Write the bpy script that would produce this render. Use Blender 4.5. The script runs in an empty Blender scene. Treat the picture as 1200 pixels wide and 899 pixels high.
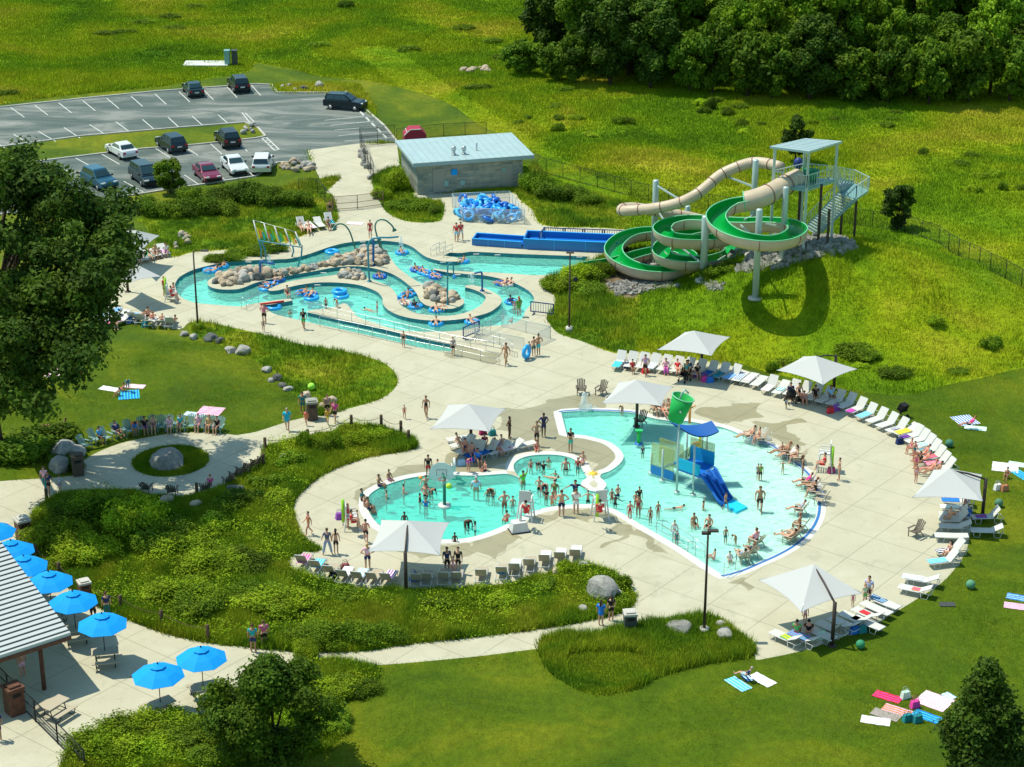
import bpy, bmesh, math, random
import numpy as np
from mathutils import Vector, Matrix, noise
from mathutils.geometry import delaunay_2d_cdt, tessellate_polygon
R = math.radians
scn = bpy.context.scene
COL = scn.collection
rng = np.random.default_rng(7)
random.seed(7)
# ------------------------------------------------------------------ camera
CH, PITCH, FP = 54.5, R(22.0), 2333.0
cam = bpy.data.cameras.new('camera'); camo = bpy.data.objects.new('camera', cam); COL.objects.link(camo)
camo.location = (0, 0, CH); camo.rotation_euler = (R(90) - PITCH, 0, 0)
cam.sensor_width = 36; cam.lens = FP / 1200 * 36; cam.clip_start = 1; cam.clip_end = 4000
scn.camera = camo
CP, SP = math.cos(PITCH), math.sin(PITCH)
def P(px, py, z=0.0):
    """world point at height z that is seen at photo position (px, py)"""
    u = (px - 600) / FP; v = (py - 449.5) / FP
    dx, dy, dz = u, CP - v * SP, -SP - v * CP
    t = (z - CH) / dz
    return Vector((dx * t, dy * t, z))
def XY(px, py, z=0.0):
    p = P(px, py, z); return (p.x, p.y)
# ------------------------------------------------------------------ light
SUN = Vector((-1.05, 0.42, 2.35)).normalized()
w = bpy.data.worlds.new('World'); scn.world = w; w.use_nodes = True
nt = w.node_tree; nt.nodes.clear()
sky = nt.nodes.new('ShaderNodeTexSky'); sky.sky_type = 'NISHITA'; sky.sun_disc = False
sky.sun_elevation = math.asin(SUN.z); sky.sun_rotation = math.atan2(SUN.x, SUN.y)
sky.altitude = 200; sky.air_density = 1.0; sky.dust_density = 0.6; sky.ozone_density = 1.2
bg = nt.nodes.new('ShaderNodeBackground'); bg.inputs[1].default_value = 0.15
wo = nt.nodes.new('ShaderNodeOutputWorld')
tn = nt.nodes.new('ShaderNodeVectorMath'); tn.operation = 'MULTIPLY'; tn.inputs[1].default_value = (.86, 1.06, .94)
nt.links.new(sky.outputs[0], tn.inputs[0]); nt.links.new(tn.outputs[0], bg.inputs[0]); nt.links.new(bg.outputs[0], wo.inputs[0])
sl = bpy.data.lights.new('sun', 'SUN'); sl.energy = 4.0; sl.angle = R(0.5); sl.color = (1.0, 0.95, 0.80)
so = bpy.data.objects.new('sun', sl); COL.objects.link(so); so.location = (0, 0, 100)
so.rotation_euler = (-SUN).to_track_quat('-Z', 'Y').to_euler()
scn.view_settings.view_transform = 'Standard'; scn.view_settings.look = 'None'
scn.view_settings.exposure = 0.34; scn.view_settings.gamma = 1.0
scn.render.engine = 'CYCLES'
scn.cycles.max_bounces = 6; scn.cycles.transparent_max_bounces = 12; scn.cycles.volume_bounces = 0
# ------------------------------------------------------------------ materials
MATS = {}
def mat(name, col, rough=0.7, metal=0.0, spec=0.4, nz=None, bump=None, trans=0.0, alpha=None):
    """col base colour; nz=(scale, amount[, detail]) mottling; bump=(scale, strength)"""
    if name in MATS: return MATS[name]
    m = bpy.data.materials.new(name); m.use_nodes = True; t = m.node_tree
    b = t.nodes['Principled BSDF']; b.inputs['Roughness'].default_value = rough
    b.inputs['Metallic'].default_value = metal; b.inputs['Specular IOR Level'].default_value = spec
    b.inputs['Base Color'].default_value = (*col, 1)
    if alpha is not None: b.inputs['Alpha'].default_value = alpha
    if nz or bump:
        geo = t.nodes.new('ShaderNodeNewGeometry')
    if nz:
        n = t.nodes.new('ShaderNodeTexNoise'); n.inputs['Scale'].default_value = nz[0]
        n.inputs['Detail'].default_value = nz[2] if len(nz) > 2 else 4
        t.links.new(geo.outputs['Position'], n.inputs['Vector'])
        r = t.nodes.new('ShaderNodeMapRange'); r.inputs[1].default_value = .3; r.inputs[2].default_value = .7
        r.inputs[3].default_value = 1 - nz[1]; r.inputs[4].default_value = 1 + nz[1]
        t.links.new(n.outputs[0], r.inputs[0])
        mx = t.nodes.new('ShaderNodeVectorMath'); mx.operation = 'SCALE'; mx.inputs[0].default_value = col
        t.links.new(r.outputs[0], mx.inputs['Scale']); t.links.new(mx.outputs[0], b.inputs['Base Color'])
    if bump:
        n2 = t.nodes.new('ShaderNodeTexNoise'); n2.inputs['Scale'].default_value = bump[0]; n2.inputs['Detail'].default_value = 4
        t.links.new(geo.outputs['Position'], n2.inputs['Vector'])
        bp = t.nodes.new('ShaderNodeBump'); bp.inputs['Strength'].default_value = bump[1]; bp.inputs['Distance'].default_value = .1
        t.links.new(n2.outputs[0], bp.inputs['Height']); t.links.new(bp.outputs[0], b.inputs['Normal'])
    MATS[name] = m; return m
class NT:
    def __init__(s, name):
        s.m = bpy.data.materials.new(name); s.m.use_nodes = True; s.t = s.m.node_tree; MATS[name] = s.m
        s.b = s.t.nodes['Principled BSDF']; s.geo = s.t.nodes.new('ShaderNodeNewGeometry')
    def noise(s, scale, detail=4, rough=.5, dist=0, vec=None, stretch=None):
        n = s.t.nodes.new('ShaderNodeTexNoise'); n.inputs['Scale'].default_value = scale; n.inputs['Detail'].default_value = detail
        n.inputs['Roughness'].default_value = rough; n.inputs['Distortion'].default_value = dist
        v = s.geo.outputs['Position']
        if stretch:
            mp = s.t.nodes.new('ShaderNodeMapping'); mp.inputs['Scale'].default_value = stretch
            s.t.links.new(v, mp.inputs[0]); v = mp.outputs[0]
        s.t.links.new(v, n.inputs['Vector']); return n.outputs[0]
    def ramp(s, src, stops):
        r = s.t.nodes.new('ShaderNodeValToRGB'); e = r.color_ramp.elements
        while len(e) < len(stops): e.new(.5)
        for k, (p, c) in enumerate(stops):
            e[k].position = p; e[k].color = (*c, 1) if len(c) == 3 else c
        s.t.links.new(src, r.inputs[0]); return r.outputs[0]
    def rng(s, src, a, b, c, d):
        r = s.t.nodes.new('ShaderNodeMapRange')
        for k, v in enumerate((a, b, c, d)): r.inputs[k + 1].default_value = v
        s.t.links.new(src, r.inputs[0]); return r.outputs[0]
    def mix(s, f, a, b, mode='MIX'):
        x = s.t.nodes.new('ShaderNodeMix'); x.data_type = 'RGBA'; x.blend_type = mode
        for k, v in ((0, f), (6, a), (7, b)):
            if hasattr(v, 'links') or hasattr(v, 'is_linked'): s.t.links.new(v, x.inputs[k])
            else: x.inputs[k].default_value = v if k == 0 else (*v, 1)
        return x.outputs[2]
    def scale(s, c, f):
        x = s.t.nodes.new('ShaderNodeVectorMath'); x.operation = 'SCALE'
        s.t.links.new(c, x.inputs[0]); s.t.links.new(f, x.inputs['Scale']); return x.outputs[0]
    def mul(s, a, b):
        x = s.t.nodes.new('ShaderNodeMath'); x.operation = 'MULTIPLY'; s.t.links.new(a, x.inputs[0]); s.t.links.new(b, x.inputs[1]); return x.outputs[0]
    def base(s, c): s.t.links.new(c, s.b.inputs['Base Color'])
    def bump(s, h, st=.5, d=.1):
        bp = s.t.nodes.new('ShaderNodeBump'); bp.inputs['Strength'].default_value = st; bp.inputs['Distance'].default_value = d
        s.t.links.new(h, bp.inputs['Height']); s.t.links.new(bp.outputs[0], s.b.inputs['Normal']); return bp.outputs[0]
    def set(s, rough=.8, spec=.3): s.b.inputs['Roughness'].default_value = rough; s.b.inputs['Specular IOR Level'].default_value = spec

def up_normal(t, k):
    """grass blades are thinner than their shading: lean the shading normal upwards"""
    a = t.t.nodes.new('ShaderNodeVectorMath'); a.operation = 'ADD'; a.inputs[1].default_value = (0, 0, k)
    n = t.t.nodes.new('ShaderNodeVectorMath'); n.operation = 'NORMALIZE'
    t.t.links.new(t.geo.outputs['Normal'], a.inputs[0]); t.t.links.new(a.outputs[0], n.inputs[0]); t.t.links.new(n.outputs[0], t.b.inputs['Normal']); return n.outputs[0]
def make_materials():
    # meadow ground and its grass share one colour field
    MEA = [(.30, (.095, .22, .006)), (.43, (.20, .345, .006)), (.55, (.33, .42, .008)), (.68, (.48, .46, .03))]
    BED = [(.30, (.065, .160, .006)), (.45, (.15, .27, .008)), (.58, (.26, .34, .012)), (.75, (.38, .38, .03))]
    for name, st, s1 in (('meadow', MEA, .06), ('bed', BED, .25)):
        g = NT(name + '_ground'); n = g.noise(s1, 6, .52, .5)
        c = g.ramp(n, st); f = g.rng(g.noise(1.6, 6, .7), .3, .7, .6, 1.15); g.base(g.scale(c, f)); g.set(.95, .1)
        g.bump(g.noise(2.5, 6, .7), .9, .5)
        t = NT(name + '_grass'); n = t.noise(s1, 6, .52, .5)
        c = t.ramp(n, st); a = t.t.nodes.new('ShaderNodeAttribute'); a.attribute_name = 'tint'
        c = t.scale(c, t.rng(a.outputs['Fac'], 0, 1, .74, 1.42))
        fy = t.rng(a.outputs['Fac'], .9, 1, 0, .5)
        c = t.mix(fy, c, (.26, .24, .05))
        t.base(c); t.set(.8, .1); nn = up_normal(t, 1.6)
        tr = t.t.nodes.new('ShaderNodeBsdfTranslucent'); t.t.links.new(c, tr.inputs[0])
        mx = t.t.nodes.new('ShaderNodeMixShader'); mx.inputs[0].default_value = .3
        t.t.links.new(t.b.outputs[0], mx.inputs[1]); t.t.links.new(tr.outputs[0], mx.inputs[2])
        t.t.links.new(mx.outputs[0], t.t.nodes['Material Output'].inputs[0])
    g = NT('lawn'); n = g.noise(.11, 8, .6, .8)
    c = g.ramp(n, [(.32, (.040, .085, .003)), (.5, (.080, .130, .003)), (.68, (.18, .195, .006))])
    f = g.rng(g.noise(2.2, 6, .75, 0, None, (1, .55, 1)), .3, .7, .72, 1.22)
    f2 = g.rng(g.noise(11, 3, .7), .3, .7, .78, 1.2)
    g.base(g.scale(g.scale(c, f), f2)); g.set(.9, .15); g.bump(g.noise(9, 5, .8), .55, .12)
    # concrete with joints and faint stains
    for nm, k, kb, kc in (('concrete', 1.0, 1.0, .94), ('wet_concrete', .68, .96, .75)):
        g = NT(nm); c = g.ramp(g.noise(.35, 8, .65, .6), [(.3, (.42 * k, .395 * k * kb, .30 * k * kc)), (.55, (.47 * k, .445 * k * kb, .345 * k * kc)), (.75, (.51 * k, .485 * k * kb, .385 * k * kc))])
        c = g.scale(g.scale(c, g.rng(g.noise(9, 5, .7), .3, .7, .93, 1.05)), g.rng(g.noise(.9, 7, .65, 1.0), .56, .66, 1.0, .89))
        br = g.t.nodes.new('ShaderNodeTexBrick'); br.offset = 0; br.inputs['Scale'].default_value = .3
        br.inputs['Brick Width'].default_value = 1; br.inputs['Row Height'].default_value = 1; br.inputs['Mortar Size'].default_value = .010
        for q in (1, 2): br.inputs[q].default_value = (1, 1, 1, 1)
        br.inputs[3].default_value = (.72, .72, .70, 1)
        mp = g.t.nodes.new('ShaderNodeMapping'); mp.inputs['Rotation'].default_value = (0, 0, R(38))
        g.t.links.new(g.geo.outputs['Position'], mp.inputs[0]); g.t.links.new(mp.outputs[0], br.inputs['Vector'])
        g.base(g.mix(1.0, c, br.outputs[0], 'MULTIPLY')); g.set(.85 if k == 1 else .35, .3); g.bump(g.noise(25, 3), .1, .02)
    g = NT('asphalt'); c = g.ramp(g.noise(.16, 9, .68, 1.2, None, (.5, 1.5, 1)), [(.40, (.070, .098, .088)), (.50, (.11, .135, .12)), (.60, (.20, .215, .195)), (.75, (.27, .275, .25))])
    g.base(g.scale(c, g.rng(g.noise(4, 5, .7), .3, .7, .88, 1.1))); g.set(.85, .3)
    g = NT('soil'); g.base(g.ramp(g.noise(1.2, 6, .7), [(.3, (.10, .07, .04)), (.7, (.24, .18, .11))])); g.set(.95, .1); g.bump(g.noise(5, 5), .8, .1)
    # leaves
    for nm, a, b_, sc in (('leaf_dark', (.042, .11, .006), (.16, .255, .012), .5), ('leaf_mid', (.055, .135, .005), (.21, .30, .012), .45),
                          ('leaf_bright', (.12, .24, .006), (.38, .48, .016), .8), ('leaf_oak', (.024, .060, .008), (.095, .16, .012), .5), ('leaf_wood', (.06, .15, .008), (.28, .43, .016), .35)):
        t = NT(nm); at = t.t.nodes.new('ShaderNodeAttribute'); at.attribute_name = 'tint'
        oi = t.t.nodes.new('ShaderNodeObjectInfo')
        c = t.ramp(at.outputs['Fac'], [(0, a), (1, b_)])
        c = t.scale(c, t.rng(t.noise(sc, 3), .3, .7, .6, 1.3)); c = t.scale(c, t.rng(oi.outputs['Random'], 0, 1, .75, 1.3))
        t.base(c); t.set(.7, .15)
        tr = t.t.nodes.new('ShaderNodeBsdfTranslucent'); t.t.links.new(c, tr.inputs[0])
        mx = t.t.nodes.new('ShaderNodeMixShader'); mx.inputs[0].default_value = .3
        t.t.links.new(t.b.outputs[0], mx.inputs[1]); t.t.links.new(tr.outputs[0], mx.inputs[2])
        t.t.links.new(mx.outputs[0], t.t.nodes['Material Output'].inputs[0])
    # rocks
    for nm, a, b_ in (('rock_grey', (.20, .20, .18), (.48, .46, .41)), ('rock_tan', (.30, .22, .14), (.62, .52, .38)), ('rock_dark', (.07, .08, .08), (.2, .2, .18))):
        t = NT(nm); oi = t.t.nodes.new('ShaderNodeObjectInfo'); c = t.ramp(t.noise(2.2, 8, .7, .5), [(.3, a), (.7, b_)])
        t.base(t.scale(c, t.rng(oi.outputs['Random'], 0, 1, .7, 1.15))); t.set(.85, .25); t.bump(t.noise(6, 6, .7), .6, .1)
    # water: tinted absorbing volume under a rippled clear surface
    for nm, dens in (('river_water', .62), ('pool_water', 1.1)):
        m = bpy.data.materials.new(nm); m.use_nodes = True; t = m.node_tree; t.nodes.clear(); MATS[nm] = m
        o = t.nodes.new('ShaderNodeOutputMaterial'); tr = t.nodes.new('ShaderNodeBsdfTransparent'); gl = t.nodes.new('ShaderNodeBsdfGlossy')
        gl.inputs['Roughness'].default_value = .06; fr = t.nodes.new('ShaderNodeFresnel'); fr.inputs[0].default_value = 1.33
        geo = t.nodes.new('ShaderNodeNewGeometry'); n = t.nodes.new('ShaderNodeTexNoise'); n.inputs['Scale'].default_value = 1.9; n.inputs['Detail'].default_value = 5
        n.inputs['Distortion'].default_value = .6
        t.links.new(geo.outputs['Position'], n.inputs['Vector']); bp = t.nodes.new('ShaderNodeBump'); bp.inputs['Strength'].default_value = .7; bp.inputs['Distance'].default_value = .25
        t.links.new(n.outputs[0], bp.inputs['Height']); t.links.new(bp.outputs[0], gl.inputs['Normal']); t.links.new(bp.outputs[0], fr.inputs['Normal'])
        mx = t.nodes.new('ShaderNodeMixShader'); df = t.nodes.new('ShaderNodeBsdfDiffuse'); df.inputs[0].default_value = (.32, .76, .64, 1) if nm[0] == 'r' else (.28, .79, .66, 1); m2 = t.nodes.new('ShaderNodeMixShader'); m2.inputs[0].default_value = .27
        t.links.new(bp.outputs[0], df.inputs['Normal']); t.links.new(tr.outputs[0], m2.inputs[1]); t.links.new(df.outputs[0], m2.inputs[2]); t.links.new(fr.outputs[0], mx.inputs[0]); t.links.new(m2.outputs[0], mx.inputs[1]); t.links.new(gl.outputs[0], mx.inputs[2])
        t.links.new(mx.outputs[0], o.inputs['Surface'])
        va = t.nodes.new('ShaderNodeVolumeAbsorption'); va.inputs['Color'].default_value = (.04, .93, .90, 1); va.inputs['Density'].default_value = dens
        t.links.new(va.outputs[0], o.inputs['Volume'])
    g = NT('pool_floor'); g.base(g.ramp(g.noise(1.1, 5, .6, 1.5), [(.35, (.62, .72, .66)), (.5, (.72, .80, .73)), (.68, (.82, .87, .80))])); g.set(.6, .2)
    mat('pool_tile', (.015, .16, .20), .35, 0, .4, (3, .25)); mat('pool_wall', (.25, .55, .52), .5)
    mat('coping', (.60, .60, .56), .6, 0, .3, (1.5, .06)); mat('stripe', (.03, .16, .42), .5)
    mat('white_paint', (.55, .56, .52), .7, 0, .3, (3, .15)); mat('kerb', (.50, .48, .42), .85, 0, .2, (1, .15))
    mat('sail_fabric', (.47, .475, .46), .85, 0, .2); mat('post_brown', (.055, .038, .03), .5, .2)
    mat('umbrella_blue', (.003, .30, .78), .75, 0, .2); mat('black_metal', (.015, .015, .016), .5, .3)
    mat('white_plastic', (.60, .60, .57), .45); mat('sling', (.56, .56, .52), .7, 0, .2, (30, .1))
    mat('tan_sling', (.42, .36, .26), .75, 0, .2, (30, .1))
    mat('steel', (.55, .57, .56), .3, .8); mat('pale_steel', (.42, .52, .50), .45, .3, .4)
    mat('teal_steel', (.20, .38, .37), .45, .2); mat('dark_green_pipe', (.03, .16, .12), .4); mat('teal_pipe', (.03, .22, .30), .4); mat('blue_pipe', (.01, .10, .30), .4)
    mat('flume_tan', (.52, .42, .30), .42, 0, .4, (.9, .08)); mat('flume_green', (.0, .30, .045), .25, 0, .5); mat('rim_green', (.16, .52, .28), .4); mat('flange', (.22, .11, .07), .6)
    mat('blue_trough', (.005, .17, .48), .35, 0, .5); mat('navy', (.01, .03, .16), .5)
    mat('roof_metal', (.38, .50, .50), .45, .2, .4, (1, .06)); mat('roof_seam', (.30, .40, .40), .5)
    mat('pav_roof', (.46, .50, .49), .5, .1); mat('pav_gap', (.05, .06, .06), .7); mat('wood_brown', (.12, .05, .03), .7, 0, .3, (4, .3))
    mat('timber', (.10, .065, .04), .85, 0, .2, (6, .35)); mat('bark', (.07, .05, .035), .95, 0, .1, (5, .4), (6, .6))
    mat('stone_wall', (.30, .30, .25), .9); mat('trash_brown', (.10, .075, .055), .8, 0, .2, (8, .3)); mat('trash_grey', (.05, .055, .055), .7)
    mat('adirondack', (.17, .30, .28), .7); mat('adirondack_brown', (.13, .11, .085), .8, 0, .2, (8, .2))
    mat('tyre', (.015, .015, .015), .8); mat('rim', (.5, .5, .5), .35, .8); mat('car_glass', (.01, .035, .04), .08, 0, .8)
    mat('lamp_white', (.8, .8, .75), .3); mat('lamp_red', (.4, .01, .01), .3); mat('tube_blue', (.02, .36, .80), .3, 0, .5); mat('tube_deep', (.01, .14, .55), .3, 0, .5)
    mat('net', (.45, .47, .15), .7, 0, .1, None, None, 0, .45); mat('mesh_pale', (.65, .68, .66), .6, 0, .2, None, None, 0, .35)
    mat('chain_link', (.03, .035, .035), .6, .3, .3, None, None, 0, .22)
    mat('board_white', (.72, .78, .76), .3, 0, .4, None, None, 0, .8)
    mat('splash', (.92, .95, .95), .4, 0, .3, None, None, 0, .32)
    b = NT('stone_courses'); br = b.t.nodes.new('ShaderNodeTexBrick'); br.inputs['Scale'].default_value = 1.0
    br.inputs['Brick Width'].default_value = 1.1; br.inputs['Row Height'].default_value = .2; br.inputs['Mortar Size'].default_value = .012
    br.inputs[1].default_value = (.36, .35, .28, 1); br.inputs[2].default_value = (.20, .24, .21, 1); br.inputs[3].default_value = (.3, .29, .25, 1)
    tc = b.t.nodes.new('ShaderNodeTexCoord'); mp = b.t.nodes.new('ShaderNodeMapping'); mp.inputs['Rotation'].default_value = (R(90), 0, 0)
    b.t.links.new(tc.outputs['Object'], mp.inputs[0]); b.t.links.new(mp.outputs[0], br.inputs['Vector'])
    b.base(b.scale(br.outputs[0], b.rng(b.noise(1.5, 4), .3, .7, .8, 1.15))); b.set(.9, .2)
make_materials()
def M(x):
    if isinstance(x, str): return MATS[x]
    if isinstance(x, (tuple, list)):
        nm = 'paint_%02x%02x%02x' % tuple(int(max(0, min(1, c)) * 255) for c in x[:3])
        return mat(nm, tuple(x[:3]), .7, 0, .25)
    return x
# ------------------------------------------------------------------ mesh builder
class MB:
    def __init__(s): s.v = []; s.f = []; s.sm = []
    def add(s, vs, fs, smooth=False):
        o = len(s.v); s.v += [tuple(v) for v in vs]; s.f += [tuple(i + o for i in f) for f in fs]; s.sm += [smooth] * len(fs); return s
    def box(s, c, d, rz=0, taper=1.0, R3=None):
        x, y, z = d[0] / 2, d[1] / 2, d[2] / 2; vs = []
        for sz in (-1, 1):
            k = taper if sz > 0 else 1
            for sx, sy in ((-1, -1), (1, -1), (1, 1), (-1, 1)):
                q = Vector((sx * x * k, sy * y * k, sz * z))
                if R3 is not None: q = R3 @ q
                elif rz: q = Vector((q.x * math.cos(rz) - q.y * math.sin(rz), q.x * math.sin(rz) + q.y * math.cos(rz), q.z))
                vs.append(q + Vector(c))
        return s.add(vs, [(3, 2, 1, 0), (4, 5, 6, 7), (0, 1, 5, 4), (1, 2, 6, 5), (2, 3, 7, 6), (3, 0, 4, 7)])
    def bar(s, a, b, w, h=None):
        a = Vector(a); b = Vector(b); d = b - a; L = d.length
        if L < 1e-6: return s
        q = d.to_track_quat('Y', 'Z').to_matrix(); return s.box((a + b) / 2, (w, L, h or w), R3=q)
    def tube(s, pts, r, n=8, caps=True, closed=False, smooth=True):
        pts = [Vector(p) for p in pts]; m = len(pts); rs = r if isinstance(r, (list, tuple)) else [r] * m
        vs = []; up = None
        for i, p in enumerate(pts):
            a = pts[(i - 1) % m] if (closed or i > 0) else p; b = pts[(i + 1) % m] if (closed or i < m - 1) else p
            t = (b - a).normalized()
            if up is None: up = Vector((0, 0, 1)) if abs(t.z) < .9 else Vector((1, 0, 0))
            sd = t.cross(up)
            if sd.length < 1e-4: sd = t.cross(Vector((1, 0, 0)))
            sd.normalize(); u2 = sd.cross(t).normalized(); up = u2
            for k in range(n):
                an = 2 * math.pi * k / n; vs.append(p + sd * math.cos(an) * rs[i] + u2 * math.sin(an) * rs[i])
        fs = []
        for i in range(m if closed else m - 1):
            j = (i + 1) % m
            for k in range(n):
                l = (k + 1) % n; fs.append((i * n + k, i * n + l, j * n + l, j * n + k))
        if caps and not closed: fs += [tuple(range(n - 1, -1, -1)), tuple((m - 1) * n + k for k in range(n))]
        return s.add(vs, fs, smooth)
    def cyl(s, c, r, h, n=12, r2=None):
        return s.tube([c, (c[0], c[1], c[2] + h)], [r, r if r2 is None else r2], n, smooth=n > 6)
    def sphere(s, c, r, nu=10, nv=6):
        r = r if isinstance(r, (tuple, list)) else (r, r, r); vs = []; fs = []
        for j in range(nv + 1):
            ph = math.pi * j / nv
            for i in range(nu):
                th = 2 * math.pi * i / nu
                vs.append((c[0] + r[0] * math.sin(ph) * math.cos(th), c[1] + r[1] * math.sin(ph) * math.sin(th), c[2] + r[2] * math.cos(ph)))
        for j in range(nv):
            for i in range(nu):
                a = j * nu + i; b = j * nu + (i + 1) % nu; fs.append((a, a + nu, b + nu, b))
        return s.add(vs, fs, True)
    def prism(s, poly, z0, z1):
        n = len(poly); vs = [(p[0], p[1], z0) for p in poly] + [(p[0], p[1], z1) for p in poly]
        fs = [tuple(range(n - 1, -1, -1)), tuple(range(n, 2 * n))] + [(i, (i + 1) % n, n + (i + 1) % n, n + i) for i in range(n)]
        return s.add(vs, fs)
    def mesh(s, name):
        me = bpy.data.meshes.new(name); me.from_pydata(s.v, [], s.f); me.polygons.foreach_set('use_smooth', s.sm); me.update(); return me
    def build(s, name, m, parent=None, **k):
        return obj(name, s.mesh(name), m, parent, **k)
def obj(name, me, m=None, parent=None, loc=None, rz=None):
    o = bpy.data.objects.new(name, me); COL.objects.link(o)
    if me and not me.materials: me.materials.append(None)
    if m is not None:
        o.material_slots[0].link = 'OBJECT'; o.material_slots[0].material = M(m)
    if parent: o.parent = parent
    if loc is not None: o.location = loc
    if rz is not None: o.rotation_euler = (0, 0, rz)
    return o
def tag(o, label=None, cat=None, group=None, kind=None):
    if label: o['label'] = label
    if cat: o['category'] = cat
    if group: o['group'] = group
    if kind: o['kind'] = kind
    return o
def thing(name, label, cat, loc=(0, 0, 0), rz=0, group=None):
    o = bpy.data.objects.new(name, None); COL.objects.link(o); o.location = loc; o.rotation_euler = (0, 0, rz); o.empty_display_size = .2
    return tag(o, label, cat, group)
def dup(root, loc, rz, label, group=None, scale=None):
    r = root.copy(); COL.objects.link(r); r.location = loc; r.rotation_euler = (0, 0, rz)
    if scale: r.scale = (scale,) * 3
    r['label'] = label
    if group: r['group'] = group
    def rec(a, b):
        for ch in a.children:
            c = ch.copy(); COL.objects.link(c); c.parent = b; rec(ch, c)
    rec(root, r); return r
ORD = 'first second third fourth fifth sixth seventh eighth ninth tenth eleventh twelfth thirteenth fourteenth fifteenth sixteenth seventeenth eighteenth nineteenth twentieth'.split()
# ------------------------------------------------------------------ terrain
HC = P(965, 287, 5.0); HH = 5.0
RX0, RX1, RY0, RY1 = 14.0, 24.0, 14.0, 18.0
def terrain(x, y):
    dx = (x - HC.x) / (RX0 if x < HC.x else RX1); dy = (y - HC.y) / (RY0 if y < HC.y else RY1)
    d = math.hypot(dx, dy)
    return HH * (0.5 + 0.5 * math.cos(math.pi * d)) if d < 1 else 0.0
def terrain_np(x, y):
    dx = np.where(x < HC.x, (x - HC.x) / RX0, (x - HC.x) / RX1); dy = np.where(y < HC.y, (y - HC.y) / RY0, (y - HC.y) / RY1)
    d = np.hypot(dx, dy); return np.where(d < 1, HH * (.5 + .5 * np.cos(np.pi * np.minimum(d, 1))), 0.0)
def PT(px, py):
    """the point of the terrain seen at photo position (px, py)"""
    z = 9.0
    while z > 0:
        p = P(px, py, z)
        if terrain(p.x, p.y) >= z: break
        z -= .04
    p = P(px, py, max(z, 0)); p.z = terrain(p.x, p.y); return p
# ------------------------------------------------------------------ ground plan, traced as world polygons
def smooth_loop(pts, sub=4):
    """closed loop through pts (photo px); a third element marks a sharp corner"""
    W = [(*XY(p[0], p[1]), len(p) > 2) for p in pts]; n = len(W); out = []
    def tan(i):
        if W[i][2]: return (0, 0)
        a, b = W[(i - 1) % n], W[(i + 1) % n]; return ((b[0] - a[0]) / 2, (b[1] - a[1]) / 2)
    for i in range(n):
        p, q = W[i], W[(i + 1) % n]; L = math.hypot(q[0] - p[0], q[1] - p[1])
        ta, tb = tan(i), tan((i + 1) % n)
        def lim(t):
            l = math.hypot(*t); k = min(1, 1.0 * L / l) if l > 1e-6 else 1; return (t[0] * k, t[1] * k)
        ta, tb = lim(ta), lim(tb)
        for k in range(sub):
            t = k / sub; h0 = 2 * t**3 - 3 * t**2 + 1; h1 = t**3 - 2 * t**2 + t; h2 = -2 * t**3 + 3 * t**2; h3 = t**3 - t**2
            out.append((h0 * p[0] + h1 * ta[0] + h2 * q[0] + h3 * tb[0], h0 * p[1] + h1 * ta[1] + h2 * q[1] + h3 * tb[1]))
    return out
def raw_loop(pts): return [XY(p[0], p[1]) for p in pts]
def rough_loop(pts, amp, seed=0, step=.5):
    W = smooth_loop(pts, 3); out = []
    for i in range(len(W)):
        a, b = W[i], W[(i + 1) % len(W)]; L = math.hypot(b[0] - a[0], b[1] - a[1]); k = max(1, int(L / step))
        for j in range(k):
            t = j / k; x = a[0] + (b[0] - a[0]) * t; y = a[1] + (b[1] - a[1]) * t
            out.append((x + amp * noise.noise((x * .8, y * .8, seed)) * 1.6 + amp * .6 * noise.noise((x * 2.6, y * 2.6, seed)), y + amp * 1.6 * noise.noise((x * .8 + 9, y * .8, seed)) + amp * .5 * noise.noise((x * 3, y * 3 + 5, seed))))
    return out
def offset_loop(W, d):
    n = len(W); A = sum(W[i][0] * W[(i + 1) % n][1] - W[(i + 1) % n][0] * W[i][1] for i in range(n)); sg = 1 if A > 0 else -1; out = []
    for i in range(n):
        a, b = W[i - 1], W[(i + 1) % n]; tx, ty = b[0] - a[0], b[1] - a[1]; l = math.hypot(tx, ty) or 1
        out.append((W[i][0] + sg * ty / l * d, W[i][1] - sg * tx / l * d))
    return out
L_OUT = [(205,334),(206,330.8),(210,325),(220,319),(230,315),(247,310.8),(263,307.5),(283,306),(303,304.7),(323,304),(340,303),(358.7,298.7),(374.7,293.3),(390.7,288),(406.7,284.4),(425,282.3),(447,282),(460,283),(473,285.3),(484,290),(492.7,296.7),(500,301.3),(510.7,304.7),(521,306.3),(536,306.4),(541,304.5,1),(536,302),(520,299.5,1),(527,296,1),(540,296.5),(553,295),(607,297.6),(665,299.7),(689,300.7,1),(684,311,1),(668,317),(650,321),(630,322.5),(610,321.5),(590,320),(570,319),(550,318.5),(530,317),(508,314.7,1),(508,316,1),(526,319.5),(540,320.7),(566.7,322.7),(584,326),(598.7,330),(609,334.7),(620,341.3),(625.3,348),(625,353),(621,358),(616,364),(613,371),(606,377),(592,380.5),(575,382),(558,384),(540,387),(520,388.5),(493,388.5),(466.7,386.5),(434.7,377.3),(418.7,370.7),(413,364),(404,355.5),(392,359.5),(377,362),(360,364.3,1),(360,366,1),(412,377.5),(462,389),(500,398),(533,404.8,1),(528,412,1),(500,409),(450,397),(400,386),(350,375),(322,368),(310,361,1),(308,358.5,1),(330,354.5),(343,352.3,1),(341,350,1),(328,351),(305,354.5),(288,357.5,1),(282,359),(267,358.3),(247,356.7),(230,355),(215,350),(208,343)]
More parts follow.
